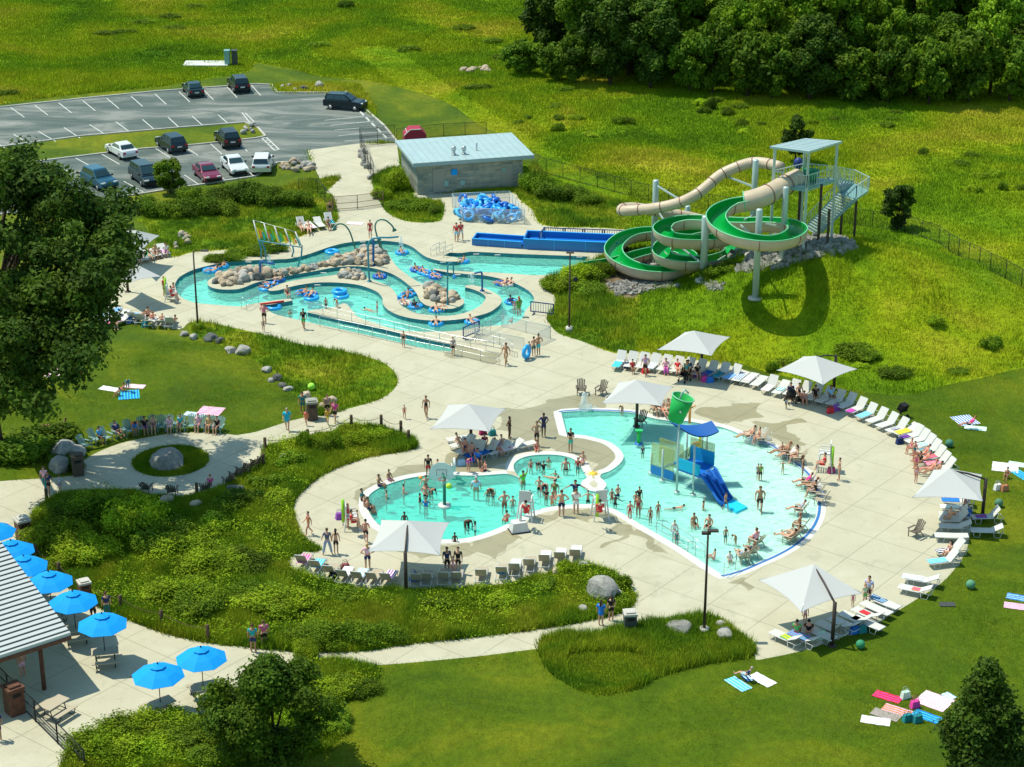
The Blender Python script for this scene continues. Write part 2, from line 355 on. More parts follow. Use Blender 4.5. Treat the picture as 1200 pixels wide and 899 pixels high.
ISL_A = [(243,333),(245,328),(257,322),(270,317.5),(290,313.5),(315,315.5),(340,315),(353,314),(366.7,310.7),(382.7,305.3),(401,300.7),(417,294.7),(430,291),(444,290),(452,294),(459,304),(466,313.3),(484,326.7),(496,333.3),(513.3,338.7),(533,345.3),(543,351),(543.5,355.5),(537,359.8),(526.7,362),(513,360.7),(500,358),(492,352),(489,345.3),(484,338.7),(473,329.3),(460,321.3),(446.7,316.7),(433,313.6),(414.7,312),(393,313.3),(366.7,318),(340,322.7),(320,326.7),(300,331.3),(287,336.5),(276.7,339),(260,339.2),(248,336.9)]
ISL_B = [(314,339.3),(320,336.2),(333,331.3),(353,327.3),(380,324),(400,321.5),(420,322),(434.7,327),(454.7,335),(461,340),(465,346.7),(466.7,353.3),(473,360),(486.7,366.7),(505,369.3),(526.7,370),(546.7,366),(561,359.3),(568,352),(569,348),(564,343.3),(553,338.7),(544.7,336.7,1),(545.5,335,1),(553,334),(565,336.8),(576,341.3),(585,346.7),(588,352),(585.5,357.3),(574.7,365.3),(560,370),(540,374),(513,375.8),(486.7,373.8),(466.7,369.2),(454.7,363),(448.7,356),(448,349.3),(442.7,342.7),(433,338),(420,334),(401,331.5),(374.7,331),(353,333.5),(337,337),(326.7,340),(317,340.8)]
POOL = [(430.5,588),(433,580),(442.7,572.7),(457,566.7),(474.7,561.3),(493,558),(507,556.7),(533,557),(560,557.3),(580,556),(593,555.3),(602.7,557.5),(609,560.5,1),(604,553.5),(602,548),(603,543),(608,538.5),(618,534.7),(633,532.9),(653,533.2),(666.7,536),(676,540.5),(681,546.7),(684,553.3),(688,560,1),(682,564),(681.3,568),(686.7,573.3),(697,576),(706,574.5),(710.7,568),(708,563.5),(703.5,559.5,1),(705,555.3),(714.7,552),(725,544.7),(730.7,536.7),(729,530),(722.7,523.3),(712,517),(698,513),(684,510),(664,508.5,1),(657.5,483,1),(680,481.5),(706.7,481.7),(736,483.3),(747,485,1),(765,490),(784,493),(804,493.3,1),(825,497),(846.7,501),(865,508),(885,516.5),(904,523.5),(925,540),(936,547.6),(946,557.5),(953,569),(957,584),(957,600),(952,614),(942,627),(926.6,639.6),(909,649.5),(889,658.5),(868,667.5),(846,673.5,1),(824,659),(800,643),(773,627),(754.7,616.7),(733,603.5),(720,596.8),(706,592.6),(690,590.8),(675,591),(660,592),(641,594.7),(625,599,1),(614,604),(600,611.5),(575,622.5),(552,629.5),(530,632),(505,631.5),(485,629),(465,625),(446.7,617),(436,606),(431,596)]
HULL = [(360,176,1),(382,225),(390,228),(396,250),(392,262),(360,274),(340,282),(300,290),(250,294),(225,296),(205,301),(190,296),(165,291),(140,289),(118,300),(100,325),(92,362,1),(120,364),(150,372),(180,380),(210,386),(220,379),(232,377),(240,379),(250,380),(300,391),(350,404),(400,412),(445,424),(462,437),(464,452),(445,467),(400,480),(345,492),(300,506),(277,510,1),(260,508),(212,507),(175,512),(140,520),(110,532),(95,542,1),(95,556,1),(60,560),(0,564),(-90,574,1),(-110,960,1),(30,960,1),(70,905),(95,880),(180,856),(250,838),(290,805),(330,787),(381,776),(420,780),(464,778),(520,773),(570,768),(632,760,1),(635,752,1),(700,745),(735,737),(772,731),(800,727),(840,727),(860,743),(883,763,1),(886,773.5,1),(893,772.7),(950,760),(1020,733),(1073,703),(1107,680),(1130,650),(1137,625),(1137,603),(1127,580),(1110,550),(1085,522),(1050,500),(1000,475),(960,461),(905,443),(880,436),(850,427),(800,420),(740,412),(720,414),(682,400),(655,391),(645,381),(641,372),(652,350),(637,330),(675,312),(690,307,1),(704,300),(734,296,1),(734,269,1),(700,267),(637,264),(625,247),(607,232),(612,226,1),(485,226,1),(485,232,1),(515,236),(520,245),(517,258),(500,261),(475,259),(455,250),(447,240),(438,214,1),(470,208,1),(465,168,1),(422,168,1)]
BED_C = [(31,642),(39,659),(64,675),(92,695),(122,714),(156,728),(194,742),(244,753),(286,758),(325,762),(367,763),(426,763),(464,757),(520,750),(570,745),(610,740),(672,731),(700,725),(730,717),(745,700),(732,687),(722,676),(700,668),(680,664),(640,674),(600,684),(560,690),(500,695),(464,695),(425,692),(389,686),(350,675),(336,664),(345,650),(374,645),(362,637),(350,625),(342,600),(345,585),(365,565),(390,550),(432,536),(485,526),(484,517),(467,510),(445,502),(405,500),(390,507),(332,520),(311,527),(307,542),(285,555),(265,572),(240,580),(220,586),(180,583),(140,575),(100,577),(60,590),(36,612)]
BED_E = [(232,376),(240,378),(250,379),(300,390),(350,403),(400,411),(445,423),(463,437),(465,452),(445,468),(400,481),(372,487),(355,470),(335,455),(322,438),(300,424),(268,408),(240,398),(226,392),(222,382)]
BED_F = [(635,752),(700,745),(735,737),(772,731),(800,727),(840,727),(860,743),(884,763),(872,771),(845,775),(810,782),(775,792),(740,808),(700,814),(668,803),(645,786)]
BED_H = [(170,252),(250,238),(392,206),(381,226),(390,229),(396,250),(392,261),(360,273),(340,281),(300,289),(250,293),(225,295),(205,300),(192,294),(185,285),(178,275)]
BED_I = [(637,330),(675,312),(700,302),(735,296),(760,300),(750,345),(745,412),(720,413),(682,400),(655,391),(645,381),(641,372),(652,350)]
BED_D = [(436,208),(447,240),(455,250),(475,259),(500,261),(517,258),(520,245),(515,236),(485,231),(485,215),(465,195)]
BED_J = [(604,226),(626,246),(638,263),(700,266),(735,268),(735,240),(690,225),(640,205),(626,190)]
BED_K = [(330,787),(381,776),(420,780),(445,785),(430,806),(400,815),(385,880),(230,905),(60,960),(70,905),(95,877),(180,856),(250,838),(290,805)]
LAWN_R = [(1300,424),(1200,431),(1150,443),(1100,453),(1060,463),(1000,457),(960,449),(905,438),(880,430),(850,424),(800,600),(600,740),(300,760),(60,900),(-110,960),(-130,1100),(1350,1100)]
LAWN_L = [(-200,300),(60,250),(150,255),(190,275),(200,300),(150,330),(240,380),(300,400),(400,470),(345,500),(0,575),(-200,600)]
LAWN_P = [(-80,134),(0,122),(75,112),(180,102),(235,94),(290,84),(300,74),(340,80),(380,90),(440,96),(520,118),(560,145),(605,166),(630,190),(470,190),(420,100),(300,102),(180,112),(0,130),(-80,142)]
LAWN_M = [(-80,180),(0,170),(95,158),(210,148),(287,142),(306,150),(314,161),(300,164),(230,172),(160,177),(57,189),(0,198),(-80,212)]
LAWN_N = [(-80,262),(0,250),(71,240),(157,228),(300,206),(325,190),(364,189),(384,228),(398,240),(392,262),(300,240),(170,255),(140,262),(60,262),(-80,300)]
ASPH = [(-90,137),(0,126),(95,116),(182,107.5),(300,99),(319,100),(325,109),(400,109),(405,107.5),(430,130),(450,147.5),(465,166),(422,168),(360,176),(364,190),(325,191),(300,207),(157,229),(71,241),(0,252),(-90,265)]
MEDIAN = [(-90,184),(5,172),(95,160),(210,150),(287,144),(302,150),(311,160),(300,162.5),(230,170),(160,175.5),(57,188),(0,196),(-90,208)]
WET = [
 [(580,486),(592,480),(630,474),(655,467),(680,461),(707,464),(712,476),(700,500),(722,510),(735,525),(730,545),(717,552),(700,556),(690,540),(675,535),(650,527),(630,527),(610,530),(595,540),(575,550),(535,554),(512,548),(532,532),(565,530),(600,525),(587,500)],
 [(812,482),(850,475),(890,472),(880,482),(887,492),(870,495),(837,492)],
 [(887,497),(910,495),(935,491),(940,494),(920,505),(935,514),(942,522),(920,521),(900,512)],
 [(712,597),(738,618),(755,627),(773,640),(787,650),(773,645),(764,648),(752,638),(738,625),(715,640),(707,638),(722,632),(720,622),(715,610),(690,600)],
 [(560,637),(597,620),(607,632),(580,647),(592,662),(577,652),(540,652),(470,650),(460,640),(500,641)],
 [(532,404),(560,410),(585,415),(590,428),(575,427),(552,423),(530,418)], [(500,340),(498,334),(513,340),(535,346),(540,352),(525,356),(505,350)],
 [(575,366),(585,352),(583,358),(572,365),(555,369.5),(560,367)], [(452,341),(448,330),(462,336),(465,345),(457,350)],
 [(626,600),(650,600),(690,596),(700,610),(680,614),(660,606),(640,612)], [(455,560),(470,566),(500,552),(520,548),(500,543),(470,552)],
 [(850,684),(870,680),(885,686),(878,694),(862,690)], [(440,585),(420,590),(415,580),(430,568),(445,566)]]
SAND = [[(700,322),(760,310),(800,300),(850,302),(880,320),(860,330),(830,336),(790,330),(740,348),(712,342)]]
W_LOUT = smooth_loop(L_OUT, 4); W_A = smooth_loop(ISL_A, 4); W_B = smooth_loop(ISL_B, 4); W_POOL = smooth_loop(POOL, 4)
REG = [('meadow', [(-900, -60), (900, -60), (900, 2600), (-900, 2600)])]
for nm, l in (('lawn', LAWN_R), ('lawn', LAWN_L), ('lawn', LAWN_P), ('lawn', LAWN_N)): REG.append((nm, smooth_loop(l, 3)))
REG.append(('plaza', smooth_loop(HULL, 4)))
for b in (BED_C, BED_E, BED_F, BED_H, BED_I, BED_D, BED_J, BED_K): REG.append(('planting_bed', smooth_loop(b, 3)))
cx, cy = XY(200, 540); REG.append(('planting_bed', [(cx + 2.55 * math.cos(a / 30 * math.tau), cy + 2.55 * math.sin(a / 30 * math.tau)) for a in range(30)])); W_RING = REG[-1][1]
for k, b in enumerate(WET): REG.append(('wet_paving', rough_loop(b, .55, k, .3)))
REG.append(('parking_lot', raw_loop(ASPH))); REG.append(('lawn', raw_loop(MEDIAN)))
for k, b in enumerate(SAND): REG.append(('bare_soil', rough_loop(b, .8, k + 20)))
REG.append(('pool_coping', offset_loop(W_POOL, .55)))
REG.append(('water_pool', W_POOL)); REG.append(('water_river', W_LOUT)); REG.append(('plaza', W_A)); REG.append(('plaza', W_B))
vs, fs = [], []
for nm, l in REG:
    if sum(l[i - 1][0] * l[i][1] - l[i][0] * l[i - 1][1] for i in range(len(l))) < 0: l = l[::-1]
    o = len(vs); vs += [Vector(p) for p in l]; fs.append(list(range(o, o + len(l))))
ed = [(f[i - 1], f[i]) for f in fs for i in range(len(f))]
cv, ce, cf, ov, oe, of = delaunay_2d_cdt(vs, ed, [], 0, 1e-4, False)
def pip(x, y, poly):
    """points inside polygon (numpy)"""
    p = np.asarray([(q[0], q[1]) for q in poly]); c = np.zeros(len(x), bool); j = len(p) - 1
    bb = (x >= p[:, 0].min()) & (x <= p[:, 0].max()) & (y >= p[:, 1].min()) & (y <= p[:, 1].max()); ix = np.nonzero(bb)[0]
    if not len(ix): return c
    X, Y = x[ix], y[ix]; cc = np.zeros(len(ix), bool)
    for i in range(len(p)):
        yi, yj = p[i, 1], p[j, 1]
        if yi != yj:
            k = ((yi > Y) != (yj > Y)); cc ^= k & (X < (p[j, 0] - p[i, 0]) * (Y - yi) / (yj - yi) + p[i, 0])
        j = i
    c[ix] = cc; return c
def region_of(x, y):
    r = np.full(len(x), -1)
    for k, (nm, l) in enumerate(REG): r[pip(x, y, l)] = k
    return r
ctr = np.array([((cv[f[0]].x + cv[f[1]].x + cv[f[2]].x) / 3, (cv[f[0]].y + cv[f[1]].y + cv[f[2]].y) / 3) for f in cf])
parts = {}
for f, k in zip(cf, region_of(ctr[:, 0], ctr[:, 1])):
    if k >= 0: parts.setdefault(REG[k][0], []).append(f)
def sheet(name, key, m, zf):
    ids = {}; V = []; F = []
    for f in parts[key]:
        q = []
        for i in f:
            if i not in ids: ids[i] = len(V); V.append((cv[i].x, cv[i].y, zf(cv[i].x, cv[i].y)))
            q.append(ids[i])
        F.append(q)
    b = MB(); b.add(V, F); o = b.build(name, m); bm = bmesh.new(); bm.from_mesh(o.data); bmesh.ops.recalc_face_normals(bm, faces=bm.faces)
    if sum(f.normal.z for f in bm.faces) < 0: bmesh.ops.reverse_faces(bm, faces=bm.faces)
    bm.to_mesh(o.data); bm.free(); tag(o, kind='structure'); return o
z0 = lambda x, y: 0.0
sheet('meadow', 'meadow', 'meadow_ground', z0); sheet('lawn', 'lawn', 'lawn', z0)
sheet('plaza', 'plaza', 'concrete', z0); sheet('wet_paving', 'wet_paving', 'wet_concrete', z0)
sheet('planting_bed', 'planting_bed', 'bed_ground', z0); sheet('parking_lot', 'parking_lot', 'asphalt', z0)
sheet('bare_soil', 'bare_soil', 'soil', z0); sheet('pool_coping', 'pool_coping', 'coping', z0)
ZR, ZP = -.33, -.08
xa, xb = P(430, 590).x, P(960, 590).x
def pool_floor(x, y):
    t = (x - xa) / (xb - xa)
    return -.105 - 1.05 * max(0, 1 - t) ** 1.7
def river_floor(x, y): return -1.0
def basin(key, zw, floorf, wallm, watm, nm_f, nm_w, nm_wall):
    # floor is refined so a sloping bottom stays smooth
    ids = {}; bm = bmesh.new()
    for f in parts[key]:
        q = []
        for i in f:
            if i not in ids: ids[i] = bm.verts.new((cv[i].x, cv[i].y, 0))
            q.append(ids[i])
        try: bm.faces.new(q)
        except ValueError: pass
    bmesh.ops.recalc_face_normals(bm, faces=bm.faces)
    if sum(f.normal.z for f in bm.faces) < 0: bmesh.ops.reverse_faces(bm, faces=bm.faces)
    be = [e for e in bm.edges if len(e.link_faces) == 1]; off = {}
    for e in be:
        f = e.link_faces[0]; c = f.calc_center_median(); a, b = e.verts; d = (b.co - a.co).normalized(); n = Vector((d.y, -d.x, 0))
        if (c - a.co).dot(n) > 0: n = -n
        for v in (a, b): off[v] = off.get(v, Vector()) + n
    off = {v: n.normalized() * .02 for v, n in off.items()}
    wb = MB(); wb2 = MB()
    for e in be:
        a, b = e.verts; pa, pb = a.co + off[a], b.co + off[b]
        za, zb = floorf(pa.x, pa.y) - .05, floorf(pb.x, pb.y) - .05
        k = zw - .06
        wb.add([(pa.x, pa.y, -.002), (pb.x, pb.y, -.002), (pb.x, pb.y, k), (pa.x, pa.y, k)], [(0, 1, 2, 3)])
        wb2.add([(pa.x, pa.y, k), (pb.x, pb.y, k), (pb.x, pb.y, zb), (pa.x, pa.y, za)], [(0, 1, 2, 3)])
    tag(wb.build(nm_wall, wallm), kind='structure'); tag(wb2.build(nm_wall + '_underwater', 'pool_floor'), kind='structure')
    # closed water body
    wt = MB(); idx = {v: k for k, v in enumerate(bm.verts)}; V = [v.co + off.get(v, Vector()) * .5 for v in bm.verts]; n = len(V)
    vv = [(p.x, p.y, zw) for p in V] + [(p.x, p.y, -1.9) for p in V]; ff = []
    for f in bm.faces:
        q = [idx[v] for v in f.verts]; ff.append(tuple(q)); ff.append(tuple(n + i for i in reversed(q)))
    for e in be:
        f = e.link_faces[0]; lp = [l for l in f.loops if l.edge == e][0]; a, b = idx[lp.vert], idx[lp.link_loop_next.vert]; ff.append((b, a, n + a, n + b))
    wt.add(vv, ff); wo_ = wt.build(nm_w, watm); tag(wo_, kind='structure')
    for v in bm.verts: v.co += off.get(v, Vector()) * 2
    for _ in range(3):
        bmesh.ops.subdivide_edges(bm, edges=[e for e in bm.edges if e.calc_length() > 2.0], cuts=1); bmesh.ops.triangulate(bm, faces=bm.faces)
    for v in bm.verts: v.co.z = floorf(v.co.x, v.co.y)
    me = bpy.data.meshes.new(nm_f); bm.to_mesh(me); bm.free(); tag(obj(nm_f, me, 'pool_floor'), kind='structure')
basin('water_pool', ZP, pool_floor, 'pool_wall', 'pool_water', 'pool_floor', 'pool_water', 'pool_wall')
basin('water_river', ZR, river_floor, 'pool_tile', 'river_water', 'river_floor', 'river_water', 'river_wall')
# hill under the slide tower
hb = MB(); NX, NY = 90, 80; V = []
for j in range(NY + 1):
    for i in range(NX + 1):
        x = HC.x - 14.2 + 38.6 * i / NX; y = HC.y - 14.2 + 32.6 * j / NY; q = terrain(x, y); V.append((x, y, q - .03 + .034 * min(1, q * 8) + .12 * min(1, q) * noise.noise((x * .35, y * .35, 2))))
hb.add(V, [(j * (NX + 1) + i, j * (NX + 1) + i + 1, (j + 1) * (NX + 1) + i + 1, (j + 1) * (NX + 1) + i) for j in range(NY) for i in range(NX)], True)
tag(hb.build('hill', 'meadow_ground'), kind='structure')
# blue depth stripe on the coping along the shallow side, and painted sun on the pad
def ribbon(name, pts, wd, z, m, seg=6, ret=False):
    W = [P(*p[:2]) for p in pts]; W = [Vector((p.x, p.y, z)) for p in W]; C = []
    for i in range(len(W) - 1):
        p0 = W[max(0, i - 1)]; p1 = W[i]; p2 = W[i + 1]; p3 = W[min(len(W) - 1, i + 2)]
        for k in range(seg):
            t = k / seg; C.append(.5 * ((2 * p1) + (p2 - p0) * t + (2 * p0 - 5 * p1 + 4 * p2 - p3) * t * t + (3 * p1 - p0 - 3 * p2 + p3) * t**3))
    C.append(W[-1]); b = MB(); V = []
    for i, p in enumerate(C):
        d = (C[min(i + 1, len(C) - 1)] - C[max(i - 1, 0)]).normalized(); n = Vector((-d.y, d.x, 0)) * wd / 2; V += [p + n, p - n]
    b.add(V, [(2 * i, 2 * i + 1, 2 * i + 3, 2 * i + 2) for i in range(len(C) - 1)])
    if ret: return b, C
    return b.build(name, m)
def off_px(i0, i1, d):
    o = offset_loop(W_POOL, d); return [Vector((*o[k % len(o)], .005)) for k in range(i0 * 4, i1 * 4 + 1)]
def stripe(i0, i1):
    C = off_px(i0, i1, .16); b = MB(); V = []
    for i, p in enumerate(C):
        d = (C[min(i + 1, len(C) - 1)] - C[max(i - 1, 0)]).normalized(); n = Vector((-d.y, d.x, 0)) * .09; V += [p + n, p - n]
    b.add(V, [(2 * i, 2 * i + 1, 2 * i + 3, 2 * i + 2) for i in range(len(C) - 1)]); tag(b.build('pool_stripe', 'stripe'), kind='structure')
stripe(43, 47); stripe(53, 68)
# parking markings, kerbs and wheel stops
def line(a, b, wd=.11, z=.005, m='white_paint', bld=None):
    A, B = P(*a), P(*b); d = (B - A).normalized(); n = Vector((-d.y, d.x, 0)) * wd / 2
    bld.add([(A + n) + Vector((0, 0, z)), (A - n) + Vector((0, 0, z)), (B - n) + Vector((0, 0, z)), (B + n) + Vector((0, 0, z))], [(3, 2, 1, 0)])
pm = MB()
def lerp(a, b, t): return a + (b - a) * t
for k in range(11):
    t = k / 10; x = 12.5 + 28.2 * k; y = 126 - .0935 * (x - 12.5); line((x, y), (x + lerp(16, 11, t), y + lerp(11.5, 12.3, t)), bld=pm)
for a, b in (((-14,162),(7,174)),((16,157.5),(36,169.5)),((45,154),(65.5,166)),((75,149.5),(94,162)),((105,146),(124,158)),((136,143),(152.5,155)),((167,140),(181,152)),((197,137.5),(210.5,150)),((225,136),(238,147.5)),((255.5,134.5),(267.5,145)),((283.7,132),(292.5,143.7)),((287.5,132.5),(298.7,143.7)),
             ((27,194),(50,206)),((57.5,190),(80.5,201)),((89,185.5),(110.5,197)),((118,180),(140,192.5)),((150,177),(170,189)),((180,172.5),(200,185)),((213,170),(232,182)),((245,167),(260,180.5)),((277,165),(290,177.5)),
             ((50,230),(71,240)),((81,222.5),(99,231)),((113,217),(132,226)),((145,212.5),(168,225)),((180,208),(200,220)),((216,205),(232.5,216)),((250,201),(264,211)),((285,196),(297,206)),
             ((354,117),(392,115)),((380,141),(426,136.5)),((387,147),(438,142)),((392,152.5),(448,148)),((397,159),(454,154)),((404,165.5),(460,161))): line(a, b, bld=pm)
for a, b in (((307,162),(312,161)),((327,175),(322,176.5)),((307,162),(322,176.5)),((312,161),(327,175)),((309.5,165),(315,164)),((312.5,168),(318,167)),((315.5,171),(321,170))): line(a, b, .14, bld=pm)
tag(pm.build('parking_markings', 'white_paint'), kind='structure')
kb = MB()
def kerbline(pts):
    for a, b in zip(pts[:-1], pts[1:]): A, B = P(*a), P(*b); kb.bar(A + Vector((0, 0, .02)), B + Vector((0, 0, .02)), .18, .22)
kerbline([(-40,130.5),(0,126),(95,116),(182,107.5),(300,99),(319,100),(325,109),(400,109)]); kerbline([(-40,177),(5,172),(95,160),(210,150),(287,144),(302,150),(311,160),(300,162.5),(230,170),(160,175.5),(57,188),(0,196)])
kerbline([(364,190),(325,191),(300,207),(157,229),(71,241),(0,252)]); kerbline([(405,107.5),(430,130),(450,147.5),(465,166)])
tag(kb.build('kerb', 'kerb'), kind='structure')
for k in range(8):
    a = (410 + k * 6.7, 113 + k * 6.6); A = P(*a); d = (P(465, 166) - P(405, 108)).normalized()
    o = MB().box((0, 0, .07), (1.7, .16, .13), taper=.9).build('wheel_stop', 'coping', loc=(A.x - .5, A.y - .5, 0), rz=math.atan2(d.y, d.x))
    tag(o, 'pale concrete wheel stop, %s from the top along the right kerb' % ORD[k], 'wheel stop', 'wheel stops along the parking lot edge')
# ------------------------------------------------------------------ vegetation
def np_mesh(name, V, F, tint=None, smooth=False):
    """V (n,3), F (m,k) arrays"""
    me = bpy.data.meshes.new(name); k = F.shape[1]
    me.vertices.add(len(V)); me.vertices.foreach_set('co', V.astype(np.float32).ravel())
    me.loops.add(F.size); me.loops.foreach_set('vertex_index', F.astype(np.int32).ravel())
    me.polygons.add(len(F)); me.polygons.foreach_set('loop_start', np.arange(0, F.size, k, dtype=np.int32))
    me.polygons.foreach_set('loop_total', np.full(len(F), k, np.int32))
    if smooth: me.polygons.foreach_set('use_smooth', np.ones(len(F), bool))
    if tint is not None:
        a = me.attributes.new('tint', 'FLOAT', 'POINT'); a.data.foreach_set('value', tint.astype(np.float32))
    me.update(calc_edges=True); return me
def grass_mesh(name, x, y, h, w, blades, lean=.35, spread=.12, tint=None):
    n = len(x); N = n * blades; z = terrain_np(x, y)
    X = np.repeat(x, blades) + rng.normal(0, spread, N); Y = np.repeat(y, blades) + rng.normal(0, spread, N); Z = np.repeat(z, blades) - .02
    H = np.repeat(h, blades) * rng.uniform(.55, 1.15, N); a = rng.uniform(0, math.tau, N); l = rng.uniform(0, lean, N) * H; la = rng.uniform(0, math.tau, N)
    W = np.repeat(w, blades) * rng.uniform(.6, 1.3, N)
    V = np.empty((N, 3, 3)); cx, sx = np.cos(a) * W / 2, np.sin(a) * W / 2
    V[:, 0] = np.stack([X - cx, Y - sx, Z], 1); V[:, 1] = np.stack([X + cx, Y + sx, Z], 1); V[:, 2] = np.stack([X + l * np.cos(la), Y + l * np.sin(la), Z + H], 1)
    t = np.clip(np.repeat(tint if tint is not None else rng.uniform(0, 1, n), blades) * .6 + rng.uniform(0, .4, N), 0, 1)
    return np_mesh(name, V.reshape(-1, 3), np.arange(N * 3).reshape(-1, 3), np.repeat(t, 3))
def vnoise(x, y, s, seed=0):
    """cheap value noise 0..1"""
    x = x * s + seed * 17.3; y = y * s + seed * 5.1; xi = np.floor(x).astype(int); yi = np.floor(y).astype(int); fx = x - xi; fy = y - yi
    fx = fx * fx * (3 - 2 * fx); fy = fy * fy * (3 - 2 * fy)
    hsh = lambda a, b: (np.sin(a * 127.1 + b * 311.7 + seed) * 43758.5453) % 1
    return (hsh(xi, yi) * (1 - fx) + hsh(xi + 1, yi) * fx) * (1 - fy) + (hsh(xi, yi + 1) * (1 - fx) + hsh(xi + 1, yi + 1) * fx) * fy
def sample_view(n, px0, px1, py0, py1):
    """n world points uniform over the ground quad spanned by two photo rows"""
    Y0, Y1 = P(600, py1).y, P(600, py0).y; out = []
    y = rng.uniform(Y0, Y1, n * 3); k0 = P(px0, py0).x / P(600, py0).y; k1 = P(px1, py0).x / P(600, py0).y
    m = max(abs(k0), abs(k1)) * Y1; x = rng.uniform(-m, m, n * 3)
    dep = (y * CP + CH * SP); u = x / dep * FP + 600; ok = (u > px0) & (u < px1); return x[ok], y[ok]
def keep_region(x, y, names):
    r = region_of(x, y); ids = [k for k, (nm, l) in enumerate(REG) if nm in names]; return np.isin(r, ids)
# tall prairie round the park
X, Y = [], []
for (n, a, b) in ((50000, -12, 75), (55000, 75, 190), (52000, 190, 470)):
    x, y = sample_view(n, -25, 1225, a, b); X.append(x); Y.append(y)
x = np.concatenate(X); y = np.concatenate(Y); k = keep_region(x, y, ('meadow',)); x, y = x[k], y[k]
d = vnoise(x, y, .12, 1) * .5 + vnoise(x, y, .4, 2) * .35 + vnoise(x, y, 1.3, 3) * .15
# a few worn tracks and mown bands stay short
trk = np.zeros(len(x), bool)
def band(pts, wd):
    global trk
    for a, b in zip(pts[:-1], pts[1:]):
        A = np.array(XY(*a)); B = np.array(XY(*b)); L = B - A; t = np.clip(((x - A[0]) * L[0] + (y - A[1]) * L[1]) / (L @ L), 0, 1)
        trk |= np.hypot(x - A[0] - t * L[0], y - A[1] - t * L[1]) < wd
band([(440, 60), (520, 118), (600, 170), (650, 205), (700, 228)], 3.0)
h = np.where(trk, .10, .20 + .62 * np.clip(d - .28, 0, 1)); far = np.clip((y - 150) / 130, 0, 1); wd = .055 + .10 * far
k = (rng.uniform(0, 1, len(x)) < np.clip(.35 + d * 1.1, 0, 1)); x, y, h, wd, d = x[k], y[k], h[k], wd[k], d[k]
tn = vnoise(x, y, .5, 5) * .6 + rng.uniform(0, .4, len(x))
tag(obj('meadow_grass', grass_mesh('meadow_grass', x, y, h, wd, 6, .5, .22, tn), 'meadow_grass'), 'tall uneven wild prairie grass growing over the slopes behind the pools', 'grass', kind='stuff')
# weeds in the prairie: darker bushy clumps
# planting beds: dense tall grass
x, y = sample_view(95000, -15, 900, 190, 905); k = keep_region(x, y, ('planting_bed',)); x, y = x[k], y[k]
x2, y2 = [], []
for _ in range(3): a, b = sample_view(90000, -15, 900, 480, 905); kk = keep_region(a, b, ('planting_bed',)); x2.append(a[kk]); y2.append(b[kk])
x = np.concatenate([x] + x2); y = np.concatenate([y] + y2)
e = pip(x, y, offset_loop(W_RING, -.15)) | ~pip(x, y, W_RING)
x, y = x[e], y[e]; inring = pip(x, y, W_RING)
fb = pip(x, y, smooth_loop([(665,768),(745,765),(760,790),(700,812),(672,800)], 3))
d = vnoise(x, y, .35, 11) * .6 + vnoise(x, y, 1.1, 12) * .4
h = np.where(inring, .22, np.where(fb, .18, .20 + .85 * np.clip(d - .2, 0, 1)))
lowb = pip(x, y, smooth_loop(BED_E, 2)) | pip(x, y, smooth_loop(BED_D, 2)) | pip(x, y, smooth_loop(BED_H, 2)); h = np.where(lowb, h * .75, h)
tn = vnoise(x, y, .8, 15) * .65 + rng.uniform(0, .35, len(x))
tag(obj('bed_grass', grass_mesh('bed_grass', x, y, h, .05 + .0 * x, 6, .55, .11, tn), 'bed_grass'), 'dense ornamental grasses and perennials filling the planting beds between the paths', 'grass', kind='stuff')
xs, ys = sample_view(13000, -15, 760, 480, 905); kk = pip(xs, ys, smooth_loop(BED_C, 3)) | pip(xs, ys, smooth_loop(BED_K, 3)); xs, ys = xs[kk], ys[kk]
n = len(xs); m_ = 9; N = n * m_; hh = .15 + .75 * vnoise(xs, ys, .5, 31) ** 1.5; q = np.stack([np.repeat(xs, m_) + rng.normal(0, .16, N), np.repeat(ys, m_) + rng.normal(0, .16, N), np.repeat(hh, m_) * rng.uniform(.3, 1.05, N)], 1)
nr = rng.normal(0, .6, (N, 3)) + np.array([0, 0, .8]); nr /= np.linalg.norm(nr, axis=1)[:, None]; t1 = np.cross(nr, rng.normal(0, 1, (N, 3))); t1 /= np.linalg.norm(t1, axis=1)[:, None]; t2 = np.cross(nr, t1); s_ = rng.uniform(.03, .085, (N, 1))
V = np.stack([q - t1 * s_, q - t2 * s_ * .5, q + t1 * s_, q + t2 * s_ * .5], 1); tag(obj('bed_plants', np_mesh('bed_plants', V.reshape(-1, 3), np.arange(N * 4).reshape(-1, 4), np.repeat(np.clip(np.repeat(vnoise(xs, ys, .9, 33), m_) * .7 + rng.uniform(0, .3, N), 0, 1), 4)), 'leaf_bright'), 'mixed leafy perennials growing thickly among the grasses of the large bed', 'ground cover', kind='stuff')
x, y = sample_view(150000, -15, 1215, 400, 905); k = keep_region(x, y, ('lawn',)); x, y = x[k], y[k]
tag(obj('lawn_grass', grass_mesh('lawn_grass', x, y, .05 + .05 * vnoise(x, y, .3, 21), .03 + 0 * x, 5, .8, .12, vnoise(x, y, .6, 22)), 'bed_grass'), 'short mown lawn grass sloping round the pool deck', 'grass', kind='stuff')
